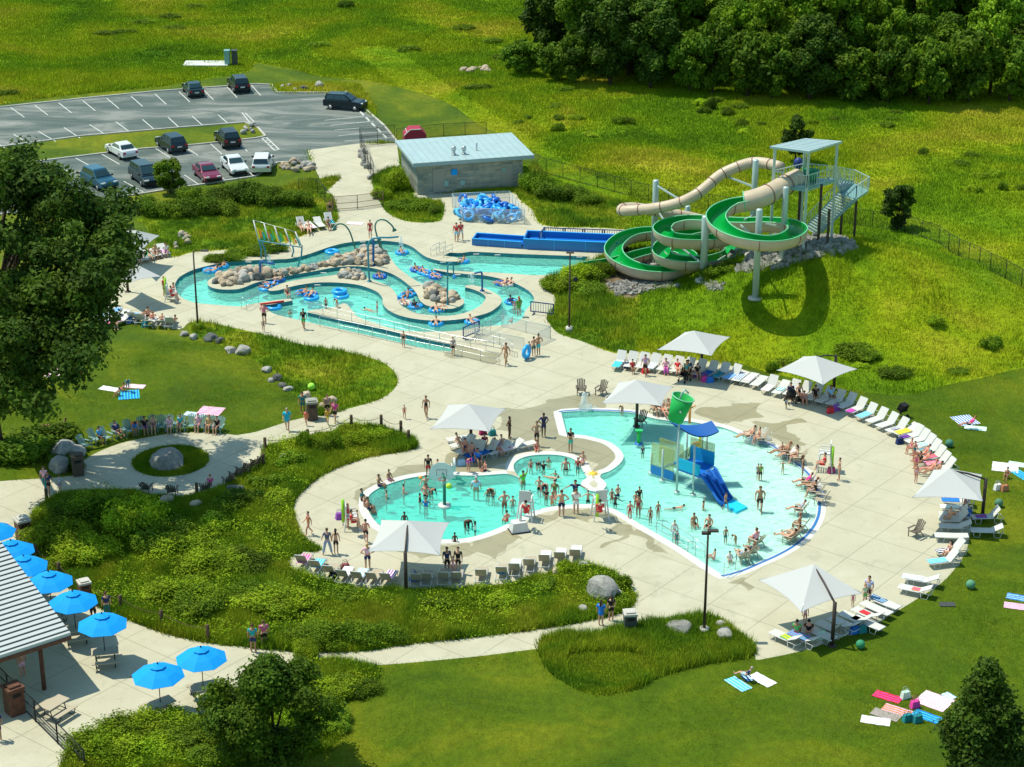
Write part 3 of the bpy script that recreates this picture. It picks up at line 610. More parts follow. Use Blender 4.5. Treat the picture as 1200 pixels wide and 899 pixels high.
# crowns built from many small leaves grouped in clumps
def crown_mesh(name, seed, lobes, rad, hgt, leaf, nleaf, z0=0.0, shape='round', given=None):
    """crown of radius rad and height hgt starting at z0"""
    r = np.random.default_rng(seed); cs = []
    for k in range(lobes):
        if shape == 'cone':
            t = r.uniform(0, 1) ** 1.2; rr = rad * (1 - t) ** .8 * r.uniform(.3, .85) + .05; zz = z0 + hgt * (.12 + .8 * t); lr = rad * (.25 + .25 * (1 - t))
        elif shape == 'shrub':
            t = r.uniform(0, 1); rr = rad * math.sqrt(r.uniform(0, 1)) * .75; zz = z0 + hgt * (.3 + .35 * r.uniform(0, 1) * (1 - (rr / rad) ** 2)); lr = min(rad * .42, hgt * .38)
        else:
            t = r.uniform(-1, 1); rr = rad * .78 * math.sqrt(max(0, 1 - t * t)) * r.uniform(.35, 1.12); zz = z0 + hgt * (.5 + .42 * t); lr = rad * r.uniform(.13, .33)
        a = r.uniform(0, math.tau); cs.append((rr * math.cos(a), rr * math.sin(a), zz, lr))
    cs = np.array(cs if given is None else given); wv = cs[:, 3] ** 2; idx = r.choice(len(cs), nleaf, p=wv / wv.sum())
    dv = r.normal(0, 1, (nleaf, 3)); dv /= np.linalg.norm(dv, axis=1)[:, None]
    # sub-clumps: quantise directions a little so leaves gather in bunches
    sub = r.normal(0, 1, (len(cs), 9, 3)); sub /= np.linalg.norm(sub, axis=2)[:, :, None]; si = r.integers(0, 9, nleaf); dv = dv * .62 + sub[idx, si] * .75
    q = cs[idx, :3] + dv * cs[idx, 3:4] * r.uniform(.55, 1.02, (nleaf, 1)) * np.array([1, 1, .82])
    q += r.normal(0, leaf * .5, q.shape); q[:, 2] = np.maximum(q[:, 2], z0 + .02)
    nrm = dv * .6 + r.normal(0, .55, (nleaf, 3)) + np.array([0, 0, .45]); nrm /= np.linalg.norm(nrm, axis=1)[:, None]
    t1 = np.cross(nrm, r.normal(0, 1, (nleaf, 3))); t1 /= np.linalg.norm(t1, axis=1)[:, None]; t2 = np.cross(nrm, t1)
    s = leaf * r.uniform(.5, 1.25, (nleaf, 1)); V = np.empty((nleaf, 4, 3)); V[:, 0] = q - t1 * s; V[:, 1] = q - t2 * s * .6 + nrm * s * .12; V[:, 2] = q + t1 * s; V[:, 3] = q + t2 * s * .6 + nrm * s * .12
    lob = r.uniform(0, 1, len(cs))[idx]; tint = np.clip(lob * .5 + r.uniform(0, .5, nleaf), 0, 1)
    return np_mesh(name, V.reshape(-1, 3), np.arange(nleaf * 4).reshape(-1, 4), np.repeat(tint, 4)), cs
def trunk_mb(cs, base_r, fork_z, seed=0, n=9):
    r = random.Random(seed); b = MB(); lean = (r.uniform(-.2, .2), r.uniform(-.2, .2))
    top = Vector((lean[0], lean[1], fork_z)); b.tube([(0, 0, -.2), (lean[0] * .3, lean[1] * .3, fork_z * .45), top], [base_r * 1.25, base_r * .9, base_r * .75], 8)
    for c in sorted(cs.tolist(), key=lambda c: -c[3])[:n]:
        e = Vector(c[:3]); m = top.lerp(e, .5) + Vector((0, 0, .1 * (e - top).length)); b.tube([top, m, e], [base_r * .5, base_r * .3, base_r * .1], 6)
    return b
def tree(name, label, px, py, H, rad, leafm, seed, leaf=.3, nleaf=9000, lobes=26, z0=.22, shape='round', group=None, cat='tree', nb=9, tr=None, base=None):
    loc = PT(px, py)
    t = thing(name, label, cat, loc, random.Random(seed).uniform(0, 6), group)
    me, cs = crown_mesh('crown', seed, lobes, rad, H * (1 - z0), leaf, nleaf, H * z0, shape)
    obj('crown', me, leafm, t); trunk_mb(cs, tr or H * .018 + .03, H * (z0 + .12), seed, nb).build('trunk', 'bark', t); return t
# the large oak on the left
OB = P(-4, 532); ro = random.Random(9); OL = []
for px, py, z in ((20,190,19),(-14,205,20),(50,212,18.2),(8,235,17.5),(58,248,17),(92,262,16.2),(122,250,16.5),(142,284,15.6),(150,318,15),(112,300,15),(72,288,15),(30,290,15.5),(-10,280,16),(130,345,13.8),(96,338,14),(58,335,14),(20,340,14),(-14,350,13),(104,382,12.2),(62,386,12.4),(18,395,12),(90,412,10.8),(42,425,10.6),(8,445,9.8),(-20,425,10),(34,462,9),(-22,475,8.5),(70,225,17.6),(-30,250,18),(-40,320,15),(-44,390,12),(152,298,14.6),(120,325,13)):
    for q in range(3):
        c = P(min(px, 128 if py < 330 else 108 if py < 370 else 82) + ro.uniform(-16, 16), py + ro.uniform(-13, 13), z + ro.uniform(-.7, .7)) - OB; OL.append((c.x, c.y, c.z, ro.uniform(.75, 1.75)))
ok_ = thing('oak_tree', 'huge dark oak tree overhanging the left edge of the lawn and walkway', 'tree', OB)
me, cs = crown_mesh('crown', 3, 1, 1, 1, .19, 74000, 0, 'round', OL); obj('crown', me, 'leaf_oak', ok_); trunk_mb(cs, .5, 6.5, 3, 34).build('trunk', 'bark', ok_)
# small trees and single crowns in front
tree('young_tree', 'broad dark young tree standing in front of the path near the two blue umbrellas', 322, 893, 5.9, 3.35, 'leaf_dark', 5, .115, 42000, 46, .08)
tree('conifer_tree', 'dark dense pyramidal tree standing on the lawn at the bottom right', 1147, 898, 6.1, 2.1, 'leaf_oak', 8, .12, 32000, 60, .03, 'cone')
tree('small_tree', 'small round dark tree on the meadow slope right of the slide tower', 1051, 268, 4.4, 1.5, 'leaf_oak', 9, .13, 12000, 40, .06)
tree('small_tree', 'small round dark tree in the meadow just behind the slide tower roof', 932, 190, 4.8, 1.4, 'leaf_oak', 10, .13, 12000, 40, .1)
tree('small_tree', 'young round tree standing between the parked minivan and the maroon car', 200, 226, 3.4, 1.6, 'leaf_mid', 12, .12, 11000, 34, .08)
# the wood at the top right: every tree its own
WG = 'trees of the wood along the far side of the meadow'
kinds = []
for i, (lm, H, rad, sd) in enumerate((('leaf_wood', 18, 5.6, 31), ('leaf_wood', 15, 5.4, 32), ('leaf_oak', 14, 4.6, 33), ('leaf_dark', 12, 4.8, 34), ('leaf_dark', 8, 4.0, 35))):
    me, cs = crown_mesh('crown', sd, 44 if H > 9 else 30, rad, H * .9, .30, 24000 if H > 9 else 15000, H * .1); kinds.append((lm, H, rad, me, cs, trunk_mb(cs, H * .02, H * .25, sd).mesh('trunk')))
KN = ['tall dark', 'tall green', 'dark rounded', 'bright green', 'low bushy']
rt = random.Random(4); forest = []
front = [(612,88,4,.62),(640,72,2,.72),(652,96,4,.6),(672,100,4,.75),(690,84,0,.85),(715,100,2,.85),(738,88,0,.98),(762,104,2,.9),(790,92,0,.8),(808,108,4,.85),(835,110,4,.9),(862,96,1,.62),(876,114,4,1.0),(905,118,4,.9),(925,104,1,.8),(948,118,2,.8),(972,104,0,.82),(1000,120,4,.9),(1022,108,1,.7),(1040,122,4,.82),(1066,112,3,.75),(1088,122,4,.85),(1112,110,3,.8),(1135,121,4,.9),(1160,112,1,.7),(1182,121,4,.9),(1207,115,3,.8)]
for f in front: forest.append(f)
for yy, s0 in ((74, .95), (48, 1.0), (22, 1.05), (0, 1.1), (-20, 1.15)):
    xx = 668 + rt.uniform(0, 12) + (74 - yy) * .05
    while xx < 1235:
        if not (815 < xx < 850 and yy > -5 and yy < 60): forest.append((xx, yy + rt.uniform(-6, 6), rt.choice((0, 0, 1, 2, 3, 1)), s0 * rt.uniform(.8, 1.05)))
        xx += rt.uniform(24, 36)
nth = {}
for (px, py, k, s) in forest:
    lm, H, rad, me, cs, tm = kinds[k]; nth[k] = nth.get(k, 0) + 1; loc = P(px, py)
    pos = 'at the front edge' if py > 80 else 'in the middle rows' if py > 30 else 'in the back rows'
    t = thing('woodland_tree', '%s tree %s of the wood, %s part' % (KN[k], pos, 'left' if px < 800 else 'middle' if px < 1000 else 'right'), 'tree', loc, rt.uniform(0, 6.28), WG)
    t.scale = (s * rt.uniform(.85, 1.1), s * rt.uniform(.85, 1.1), s * rt.uniform(.85, 1.22)); obj('crown', me, lm, t); obj('trunk', tm, 'bark', t)
# shrubs
sh = {}
def shrub_mesh(kind, seed):
    k = (kind, seed)
    if k not in sh:
        sh[k] = crown_mesh('shrub', seed, 20, 1.0, 1.0, {'b': .048, 'm': .07, 'f': .040}[kind], {'b': 10000, 'm': 5000, 'f': 13000}[kind], 0, 'shrub')[0]
    return sh[k]
def shrub(px, py, rx, ry, h, m, label, kind='b', group=None, name='shrub'):
    loc = PT(px, py); loc.z -= .05; seed = 50 + int(px * 7 + py) % 4
    o = obj(name, shrub_mesh(kind, seed), m, loc=loc); o.rotation_euler = (0, 0, (px * 13 + py) % 6.28); a = max(rx, .2); o.scale = (rx, ry, h)
    o.rotation_euler = (0, 0, 0) if abs(rx - ry) > .4 else o.rotation_euler
    tag(o, label, 'shrub', group); return o
hedges = [
 (178,250,1.9,1.6,1.9,'leaf_dark','dark rounded shrub at the left end of the hedge below the parking lot'),(205,252,2.0,1.7,1.7,'leaf_mid','dark shrub in the hedge directly below the young parking lot tree'),
 (232,252,2.1,1.7,1.9,'leaf_dark','broad dark shrub in the hedge below the maroon parked car'),(258,250,2.0,1.6,1.5,'leaf_mid','low shrub in front of the hedge below the parking lot'),
 (262,236,2.0,1.6,1.6,'leaf_mid','mid green hedge shrub right below the small white parked car'),(290,236,2.2,1.8,2.1,'leaf_dark','tall dark hedge shrub below the white parked wagon'),
 (318,238,2.0,1.7,1.8,'leaf_dark','dark hedge shrub left of the service gate fence'),(346,240,1.9,1.6,1.6,'leaf_mid','rightmost hedge shrub before the service drive'),(225,232,1.5,1.3,1.5,'leaf_mid','small bright hedge shrub close to the parking lot kerb'),
 (462,222,1.7,1.5,2.5,'leaf_bright','tall bright green shrub at the left corner of the stone building'),(448,232,1.1,1.0,1.4,'leaf_bright','small bright shrub beside the service gate'),(480,246,2.1,1.2,1.1,'leaf_mid','low mound shrub in the bed in front of the stone building'),(504,248,1.2,.9,.9,'leaf_dark','low dark mound shrub at the right tip of the bed by the stone building'),
 (628,226,1.7,1.5,2.4,'leaf_mid','tall loose shrub at the right corner of the stone building'),(648,232,1.9,1.6,1.9,'leaf_dark','dark shrub second from the stone building on its right side'),(672,234,1.8,1.5,1.6,'leaf_mid','mid green shrub third from the stone building on its right side'),(690,240,1.5,1.3,1.2,'leaf_mid','low shrub at the right end of the row beside the stone building'),
 (655,338,1.6,1.4,1.4,'leaf_bright','bright shrub at the left tip of the bed below the slide runout'),(678,330,1.8,1.5,1.7,'leaf_bright','bright rounded shrub below the end of the green flume'),(702,326,1.7,1.4,1.5,'leaf_mid','shrub at the foot of the lowest green flume loop'),(690,345,1.7,1.4,1.1,'leaf_mid','low shrub on the slope under the green flume loops'),
 (836,326,1.4,1.2,1.2,'leaf_mid','shrub growing beside the concrete flume footing'),(855,316,1.2,1.0,.8,'leaf_mid','low shrub on the mound under the middle flume pole'),
 (735,300,1.5,1.3,.9,'leaf_dark','dark shrub growing inside the lowest green flume loop'),
 (262,306,1.8,.8,.8,'leaf_mid','low shrub on the bank above the left end of the lazy river'),(288,300,1.9,.9,.9,'leaf_mid','low shrub on the bank behind the rainbow misting arbor, left one'),(314,295,1.8,.9,.9,'leaf_dark','low shrub on the bank behind the rainbow misting arbor, right one'),
 (232,385,.5,.5,.7,'leaf_bright','small bright shrub at the foot of the left lamp post'),
]
for a in hedges: shrub(*a[:6], a[6])
big = [
 (70,640,2.3,1.8,1.9,'leaf_bright','f'),(105,655,2.2,1.7,1.7,'leaf_bright','f'),(118,618,2.5,1.9,2.4,'leaf_mid','f'),(150,625,2.3,1.9,2.8,'leaf_bright','f'),(185,640,2.4,1.9,1.9,'leaf_mid','f'),(60,668,1.6,1.3,1.2,'leaf_bright','f'),(90,612,1.8,1.4,2.0,'leaf_dark','f'),
 (215,655,2.3,1.8,1.6,'leaf_bright','f'),(250,670,2.2,1.8,1.4,'leaf_bright','f'),(210,710,2.4,1.8,1.7,'leaf_bright','f'),(240,715,2.0,1.6,1.6,'leaf_mid','f'),(285,665,2.0,1.6,1.1,'leaf_mid','f'),(325,715,2.6,1.7,1.5,'leaf_bright','f'),(300,705,1.8,1.4,1.2,'leaf_mid','f'),
 (370,752,1.7,1.2,1.3,'leaf_mid','f'),(400,756,2.0,1.2,1.5,'leaf_mid','f'),(440,752,1.9,1.1,1.2,'leaf_mid','f'),(360,770,1.0,.8,1.2,'leaf_bright','f'),
 (392,530,.7,.6,1.8,'leaf_mid','m'),(360,528,.8,.7,1.7,'leaf_mid','m'),(380,532,.8,.7,1.3,'leaf_mid','m'),(418,520,1.2,.8,1.0,'leaf_bright','m'),(440,515,1.1,.7,.9,'leaf_bright','m'),(340,545,1.3,.9,1.0,'leaf_mid','m'),(310,570,1.3,.9,1.0,'leaf_mid','m'),(285,590,1.5,1.0,1.1,'leaf_dark','m'),(325,590,1.4,1.0,.9,'leaf_bright','m'),
 (265,600,1.4,1.0,1.2,'leaf_mid','m'),(250,620,1.5,1.1,1.0,'leaf_bright','m'),(665,672,.8,.6,1.0,'leaf_bright','m'),(730,690,.6,.5,1.0,'leaf_mid','m'),(722,705,.9,.7,.7,'leaf_mid','m'),(640,690,1.0,.7,.7,'leaf_mid','m'),(590,705,1.2,.8,.6,'leaf_bright','m'),(515,712,1.1,.8,.8,'leaf_mid','m'),(450,705,1.3,.9,.8,'leaf_bright','m'),(405,700,1.2,.8,.8,'leaf_mid','m'),
 (120,885,2.1,1.5,1.5,'leaf_bright','f'),(155,868,2.0,1.5,1.5,'leaf_bright','f'),(190,862,2.0,1.5,1.6,'leaf_bright','f'),(222,868,2.0,1.5,1.3,'leaf_mid','f'),(250,885,2.0,1.5,1.3,'leaf_mid','f'),(170,890,2.0,1.4,1.3,'leaf_bright','f'),(385,812,1.6,1.2,1.0,'leaf_bright','f'),(415,812,1.5,1.0,.8,'leaf_mid','f'),(390,850,1.4,1.1,.8,'leaf_mid','f'),
 (60,520,2.4,1.6,1.6,'leaf_dark','m'),(20,535,2.6,1.8,1.9,'leaf_dark','m'),(80,545,1.4,1.0,.9,'leaf_dark','m')]
for (px, py, rx, ry, h, m, kd) in big:
    wh = ('in the strip along the bottom left plaza' if py > 800 and px < 280 else 'beside the young tree at the bottom' if py > 800 else 'in the shade under the oak' if py < 560 and px < 100 else 'in the upper arm of the large bed' if py < 640 and px > 240 else 'in the left of the large bed' if px < 300 else 'in the lower part of the large bed')
    size = 'tall ' if h > 1.7 else 'low ' if h < 1.05 else ''
    tone = {'leaf_dark': 'dark', 'leaf_mid': 'mid green', 'leaf_bright': 'bright green'}[m]
    shrub(px, py, rx, ry, h, m, '%s%s shrub %s' % (size, tone, wh), kd, 'shrubs in the planting beds around the plaza')
rt = random.Random(11)
for k in range(46):
    px = rt.uniform(600, 1200); py = rt.uniform(125, 240) if px > 700 else rt.uniform(105, 165)
    if k > 30: px, py = rt.uniform(860, 1190), rt.uniform(355, 445) if rt.random() < .6 else rt.uniform(150, 300)
    if px < 1040 and 160 < py < 300: py = rt.uniform(120, 150)
    shrub(px, py, rt.uniform(.5, 1.1), rt.uniform(.5, .9), rt.uniform(.4, 1.0), rt.choice(('leaf_mid', 'leaf_mid', 'leaf_bright')), 'low wild bush scattered on the %s meadow' % ('far' if py < 200 else 'near hillside'), 'm', 'wild bushes scattered over the meadow')
for px, py in ((148,40),(205,35),(125,42),(8,112),(170,28),(545,35),(375,55),(575,50),(590,70),(200,22),(560,105),(230,10),(480,60),(1010,420),(1045,440),(1000,412)):
    shrub(px, py, 1.6, 1.0, .8, 'leaf_mid', 'low wild bush scattered on the %s meadow' % ('far left' if px < 700 else 'near hillside'), 'm', 'wild bushes scattered over the meadow')
shrub(832, 128, .8, .8, 1.6, 'leaf_dark', 'small dark conical bush in front of the wood'); shrub(405, 10, 1.2, 1.0, 1.4, 'leaf_dark', 'single dark bush at the very top of the far meadow')
# ------------------------------------------------------------------ rocks
def rock_mesh(seed):
    bm = bmesh.new(); bmesh.ops.create_icosphere(bm, subdivisions=3, radius=1); r = random.Random(seed); pl = []
    for _ in range(9):
        n = Vector((r.gauss(0, 1), r.gauss(0, 1), r.gauss(0, .8))).normalized(); pl.append((n, r.uniform(.62, .95)))
    for v in bm.verts:
        p = v.co.copy()
        for n, d_ in pl:
            t = p.dot(n)
            if t > d_: p -= n * (t - d_)
        p *= 1 + .07 * noise.noise(p * 2.3 + Vector((seed, 0, 0))); p.z *= .75; v.co = p
    me = bpy.data.meshes.new('rock'); bm.to_mesh(me); bm.free(); me.materials.append(None)
    for p in me.polygons: p.use_smooth = False
    return me
ROCKS = [rock_mesh(k) for k in range(8)]
def rock(px, py, s, m, label, group=None, k=None, flat=1.0, z=None):
    loc = PT(px, py) if z is None else P(px, py, z); g = loc.z; k = k if k is not None else int(px * 3 + py * 5) % 8
    o = obj('boulder' if s > .35 else 'rock', ROCKS[k], m, loc=(loc.x, loc.y, g + s * .28 * flat)); o.rotation_euler = (0, 0, (px * 7 + py * 3) % 6.28); o.scale = (s, s * .85, s * flat)
    return tag(o, label, 'rock', group)
rock(706, 700, 1.1, 'rock_grey', 'huge pale split boulder at the right tip of the large planting bed', k=2, flat=1.15); rock(196, 545, 1.35, 'rock_grey', 'large pale boulder in the middle of the round planter', k=5, flat=.85)
for i, (px, py, s, lb) in enumerate(((683,667,.5,'pale rock half hidden left of the huge boulder'),(723,698,.5,'flat pale rock right below the huge boulder'),(654,673,.45,'tan rock behind loungers, leftmost near the huge boulder'),(684,717,.42,'small white rock in the grass near the two girls'),
    (795,740,.9,'large flat rock in the small bed left of the lamp'),(845,735,.4,'small pale rock right of the bottom lamp post'),(850,748,.6,'pale rock right of the bottom lamp base, nearer the viewer'),(333,541,.55,'white rock in the upper arm of the large bed'),(275,580,.75,'grey rock beside the dark lounge chairs at the large bed'),
    (195,590,.7,'tan flat rock behind the brown chairs at the round plaza'),(230,595,.5,'grey rock in the bed below the brown garden chairs'),(245,586,.4,'small flat rock at the edge of the bed near the brown chairs'),(388,472,.5,'brown rock on the lawn behind the trash can'),(378,478,.4,'tan rock left of the trash can'),(359,466,.5,'brown rock above the trash can'),
    (313,435,.5,'flat rock at the lawn edge, upper of the pair'),(325,445,.45,'dark rock in the middle of the lawn edge line'),(318,447,.3,'small round rock left in the lawn edge line'),(331,453,.4,'flat rock under the dark one at the lawn edge'),(338,457,.4,'lowest flat rock of the lawn edge line'),
    (270,412,.6,'flat pale rock on the lawn below the left lamp, left one'),(285,414,.7,'grey boulder on the lawn below the left lamp, right one'),(247,399,.6,'dark rock close to the left lamp post'),(258,401,.4,'small pale rock right of the dark rock by the lamp'),(216,393,.4,'small rock left of the left lamp post'),(227,397,.4,'pale rock just under the left lamp post'),
    (75,535,1.1,'rounded boulder in the oak shade, right one'),(88,535,.8,'rounded boulder beside the trash can in the oak shade'),(70,550,.9,'rounded boulder in the oak shade, lower one'))):
    rock(px, py, s, 'rock_tan' if 'tan' in lb or 'brown' in lb else 'rock_dark' if 'dark' in lb else 'rock_grey', lb, flat=.7 if 'flat' in lb else 1)
PG = 'boulders beside the parking lot'
for i, (px, py, s, m) in enumerate(((331,103,.38,'rock_grey'),(339,102,.42,'rock_grey'),(346,106,.32,'rock_grey'),(356,105,.48,'rock_dark'),(374,102,.68,'rock_grey'))):
    rock(px, py, s, m, ['leftmost grey boulder behind the parking lot','second boulder from the left behind the parking lot','small boulder in the middle of the parking lot line','dark boulder behind the parking lot','largest pale boulder behind the parking lot'][i], PG)
rt = random.Random(21)
def pile(poly, n, s, ms, label, group, hmax=.45, mound=None):
    W = [PT(*q) for q in poly]; x0, x1 = min(q.x for q in W), max(q.x for q in W); y0, y1 = min(q.y for q in W), max(q.y for q in W); k = 0; tr = 0; pts = []
    pp = [(q.x, q.y) for q in W]; c = Vector((sum(q.x for q in W) / len(W), sum(q.y for q in W) / len(W)))
    while k < n and tr < 20000:
        tr += 1; x, y = rt.uniform(x0, x1), rt.uniform(y0, y1)
        if not pip(np.array([x]), np.array([y]), pp)[0]: continue
        ss = s * rt.uniform(.65, 1.35)
        if any((x - a) ** 2 + (y - b) ** 2 < (.62 * (ss + c_)) ** 2 for a, b, c_ in pts): continue
        pts.append((x, y, ss)); k += 1
        o = obj('boulder', ROCKS[rt.randrange(8)], rt.choice(ms), loc=(x, y, terrain(x, y) + ss * .3 + rt.uniform(0, hmax * .25))); o.rotation_euler = (rt.uniform(-.3, .3), rt.uniform(-.3, .3), rt.uniform(0, 6)); o.scale = (ss, ss * .9, ss * rt.uniform(.85, 1.2)); tag(o, label, 'rock', group)
TN = ('rock_tan', 'rock_tan', 'rock_grey')
pile([(250,331),(262,323),(280,318),(300,315),(318,318),(318,324),(300,328),(280,333),(262,335)], 48, .45, TN + ('rock_dark',), 'tan boulder in the heap at the left end of the long river island', 'boulders on the left end of the long river island')
pile([(320,319),(345,317),(372,312),(385,308),(385,311),(368,316),(345,320),(322,324)], 30, .34, TN, 'small brown boulder along the narrow middle of the long river island', 'boulders on the narrow middle of the long river island')
pile([(386,307),(404,301),(418,296),(430,293),(442,292),(449,297),(454,308),(440,312),(415,310),(390,312)], 85, .43, TN, 'tan boulder in the heap under the spray pipes on the river island', 'boulders under the spray pipes on the river island')
pile([(397,323),(404,320),(416,319),(426,323),(428,328),(415,328),(398,326)], 22, .33, TN, 'tan boulder in the small heap on the second river island', 'boulders on the second river island')
pile([(497,338),(505,335),(520,341),(532,347),(536,351),(528,355),(512,354),(500,350)], 36, .43, TN + ('rock_dark',), 'tan boulder in the heap on the round end of the river island', 'boulders on the round end of the river island')
pile([(420,178),(427,180),(433,200),(438,212),(433,212),(426,196)], 8, .4, ('rock_grey',), 'small rock at the edge of the service drive', 'rocks along the service drive')
pile([(325,194),(345,190),(366,192),(370,200),(350,203),(328,200)], 16, .42, ('rock_grey', 'rock_tan'), 'grey rock in the heap left of the service drive', 'rocks left of the service drive')
pile([(287,149),(299,146),(303,153),(295,158),(283,157)], 8, .33, ('rock_grey',), 'small grey rock on the end of the parking island', 'rocks on the end of the parking island')
pile([(200,268),(218,268),(222,290),(228,300),(206,300),(205,285)], 9, .34, ('rock_grey', 'rock_tan'), 'pale rock on the bank above the left end of the river', 'rocks on the bank above the lazy river')
pile([(540,84),(575,80),(575,85),(540,88)], 9, .5, ('rock_tan',), 'tan rock in the low heap out in the far meadow', 'rocks out in the far meadow')
# broken stone under the flumes: too many to count, one object
b = MB(); rt2 = random.Random(5)
def rubble(poly, n, s):
    W = [PT(*q) for q in poly]; pp = [(q.x, q.y) for q in W]; x0, x1 = min(q.x for q in W), max(q.x for q in W); y0, y1 = min(q.y for q in W), max(q.y for q in W); k = 0
    while k < n:
        x, y = rt2.uniform(x0, x1), rt2.uniform(y0, y1)
        if not pip(np.array([x]), np.array([y]), pp)[0]: continue
        k += 1; r = s * rt2.uniform(.5, 1.5); m = Matrix.Rotation(rt2.uniform(0, 3), 3, Vector((rt2.random(), rt2.random(), rt2.random() + .1)).normalized())
        z = terrain(x, y); vs = []
        for q in ((-1, -1, -1), (1, -1, -1), (1, 1, -1), (-1, 1, -1), (-.7, -.8, 1), (.8, -.6, 1), (.7, .8, 1), (-.8, .6, 1)): vs.append(m @ Vector((q[0] * r, q[1] * r * .8, q[2] * r * .6)) + Vector((x, y, z + r * .3)))
        b.add(vs, [(3, 2, 1, 0), (4, 5, 6, 7), (0, 1, 5, 4), (1, 2, 6, 5), (2, 3, 7, 6), (3, 0, 4, 7)])
rubble([(866,318),(880,300),(900,290),(935,288),(965,278),(990,282),(1003,292),(985,299),(960,302),(940,307),(912,316),(880,320)], 620, .26)
rubble([(712,334),(735,331),(770,330),(800,336),(770,340),(745,345),(722,348)], 380, .17); rubble([(822,332),(850,330),(852,340),(832,342)], 60, .15)
rubble([(850,296),(880,284),(910,276),(935,280),(930,290),(890,296),(860,304)], 260, .22); rubble([(715,305),(740,296),(765,300),(780,308),(750,314),(725,312)], 90, .16)
tag(b.build('rubble', 'rock_grey'), 'loose pale broken stone spread under the flumes and the slide tower', 'rubble', kind='stuff')
# ------------------------------------------------------------------ shade sails
def sail(label, corners, peak, base, top, near=None, ze=2.55, zp=3.5, base_r=None):
    """four canopy corners and the peak as photo points; the post stands at base"""
    B = P(*base); C = [P(*c, ze) - B for c in corners]; K = P(*peak, zp) - B
    t = thing('shade_sail', label, 'shade sail', B, 0, 'white shade sails around the pool decks')
    N = 12; me = MB(); V = []; F = []
    for q in range(4):
        a, b_ = C[q], C[(q + 1) % 4]; o = len(V); mid = (a + b_) / 2; cen = Vector((K.x, K.y, ze))
        for i in range(N + 1):
            s = i / N
            e = a.lerp(b_, s) + (cen - mid) * (.08 * 4 * s * (1 - s)); e.z += .05 * 4 * s * (1 - s)
            for j in range(7):
                u = j / 6; p = e.lerp(K, u); p.z = ze + (e.z - ze) * (1 - u) + (zp - ze) * (u ** 1.06); V.append(p)
        for i in range(N):
            for j in range(6): a0 = o + i * 7 + j; F.append((a0, a0 + 7, a0 + 8, a0 + 1))
    n = len(V); V2 = V + [v - Vector((0, 0, .015)) for v in V]; F2 = F + [tuple(n + i for i in reversed(f)) for f in F]
    me.add(V2, F2, False); me.build('canopy', 'sail_fabric', t)
    T = Vector((0, 0, 0)); pt = P(*top, ze + .25) - B
    pm = MB(); pm.tube([(0, 0, 0), (0, 0, ze + .15)], .11, 10); pm.cyl((0, 0, 0), .26, .05); pm.build('post', 'post_brown', t)
    am = MB(); am.tube([(0, 0, ze + .1), Vector((0, 0, ze + .15)).lerp(K, .5), K - Vector((0, 0, .12))], .06, 8); am.build('arm', 'post_brown', t)
    rm = MB()
    for c in C: rm.tube([K - Vector((0, 0, .1)), c.lerp(K, .5) - Vector((0, 0, .1)), c], .02, 5)
    rm.build('ribs', 'steel', t)
    return t
sail('white shade sail over the upper lounger row, left of the two on the lawn edge', [(770,410),(803,389),(856,395),(834,417)], (813,387.5), (822,431), (821,415))
sail('white shade sail over the upper right lounger row below the hillside', [(910,434),(942,417.5),(1005,432.5),(965,451)], (956,417), (977,457), (978,440))
sail('white shade sail whose post stands in the shallow pool', [(705,473),(725,448),(789,453.5),(776,476)], (746,445), (746,500), (746,473))
sail('white shade sail over the crowded loungers between the two pools', [(504,503),(525,474),(593,479),(574,506)], (549,473.5), (552,519), (551,502))
sail('white shade sail over the path side of the round pool, above the lower loungers', [(431,646.5),(447,609),(527,612),(516,651)], (478,610), (476,696), (475,645))
sail('white shade sail at the far right edge of the plaza', [(1069,583),(1094,550.5),(1151,556),(1152,587.5)], (1113,549), (1151,607), (1151,571))
sail('white shade sail at the lower right of the plaza on a bent brown post', [(889,680),(957,664),(1010,695.5),(939,717.5)], (954,661), (975,757), (973,703))
sail('white shade sail beside the oak, upper of the two left of the lazy river', [(135,270),(160,272),(187,276),(166,294)], (160,270), (155,300), (155,285))
sail('white shade sail beside the oak, lower of the two left of the lazy river', [(128,318),(148,306),(189,324),(152,331)], (154,307), (150,342), (150,330))
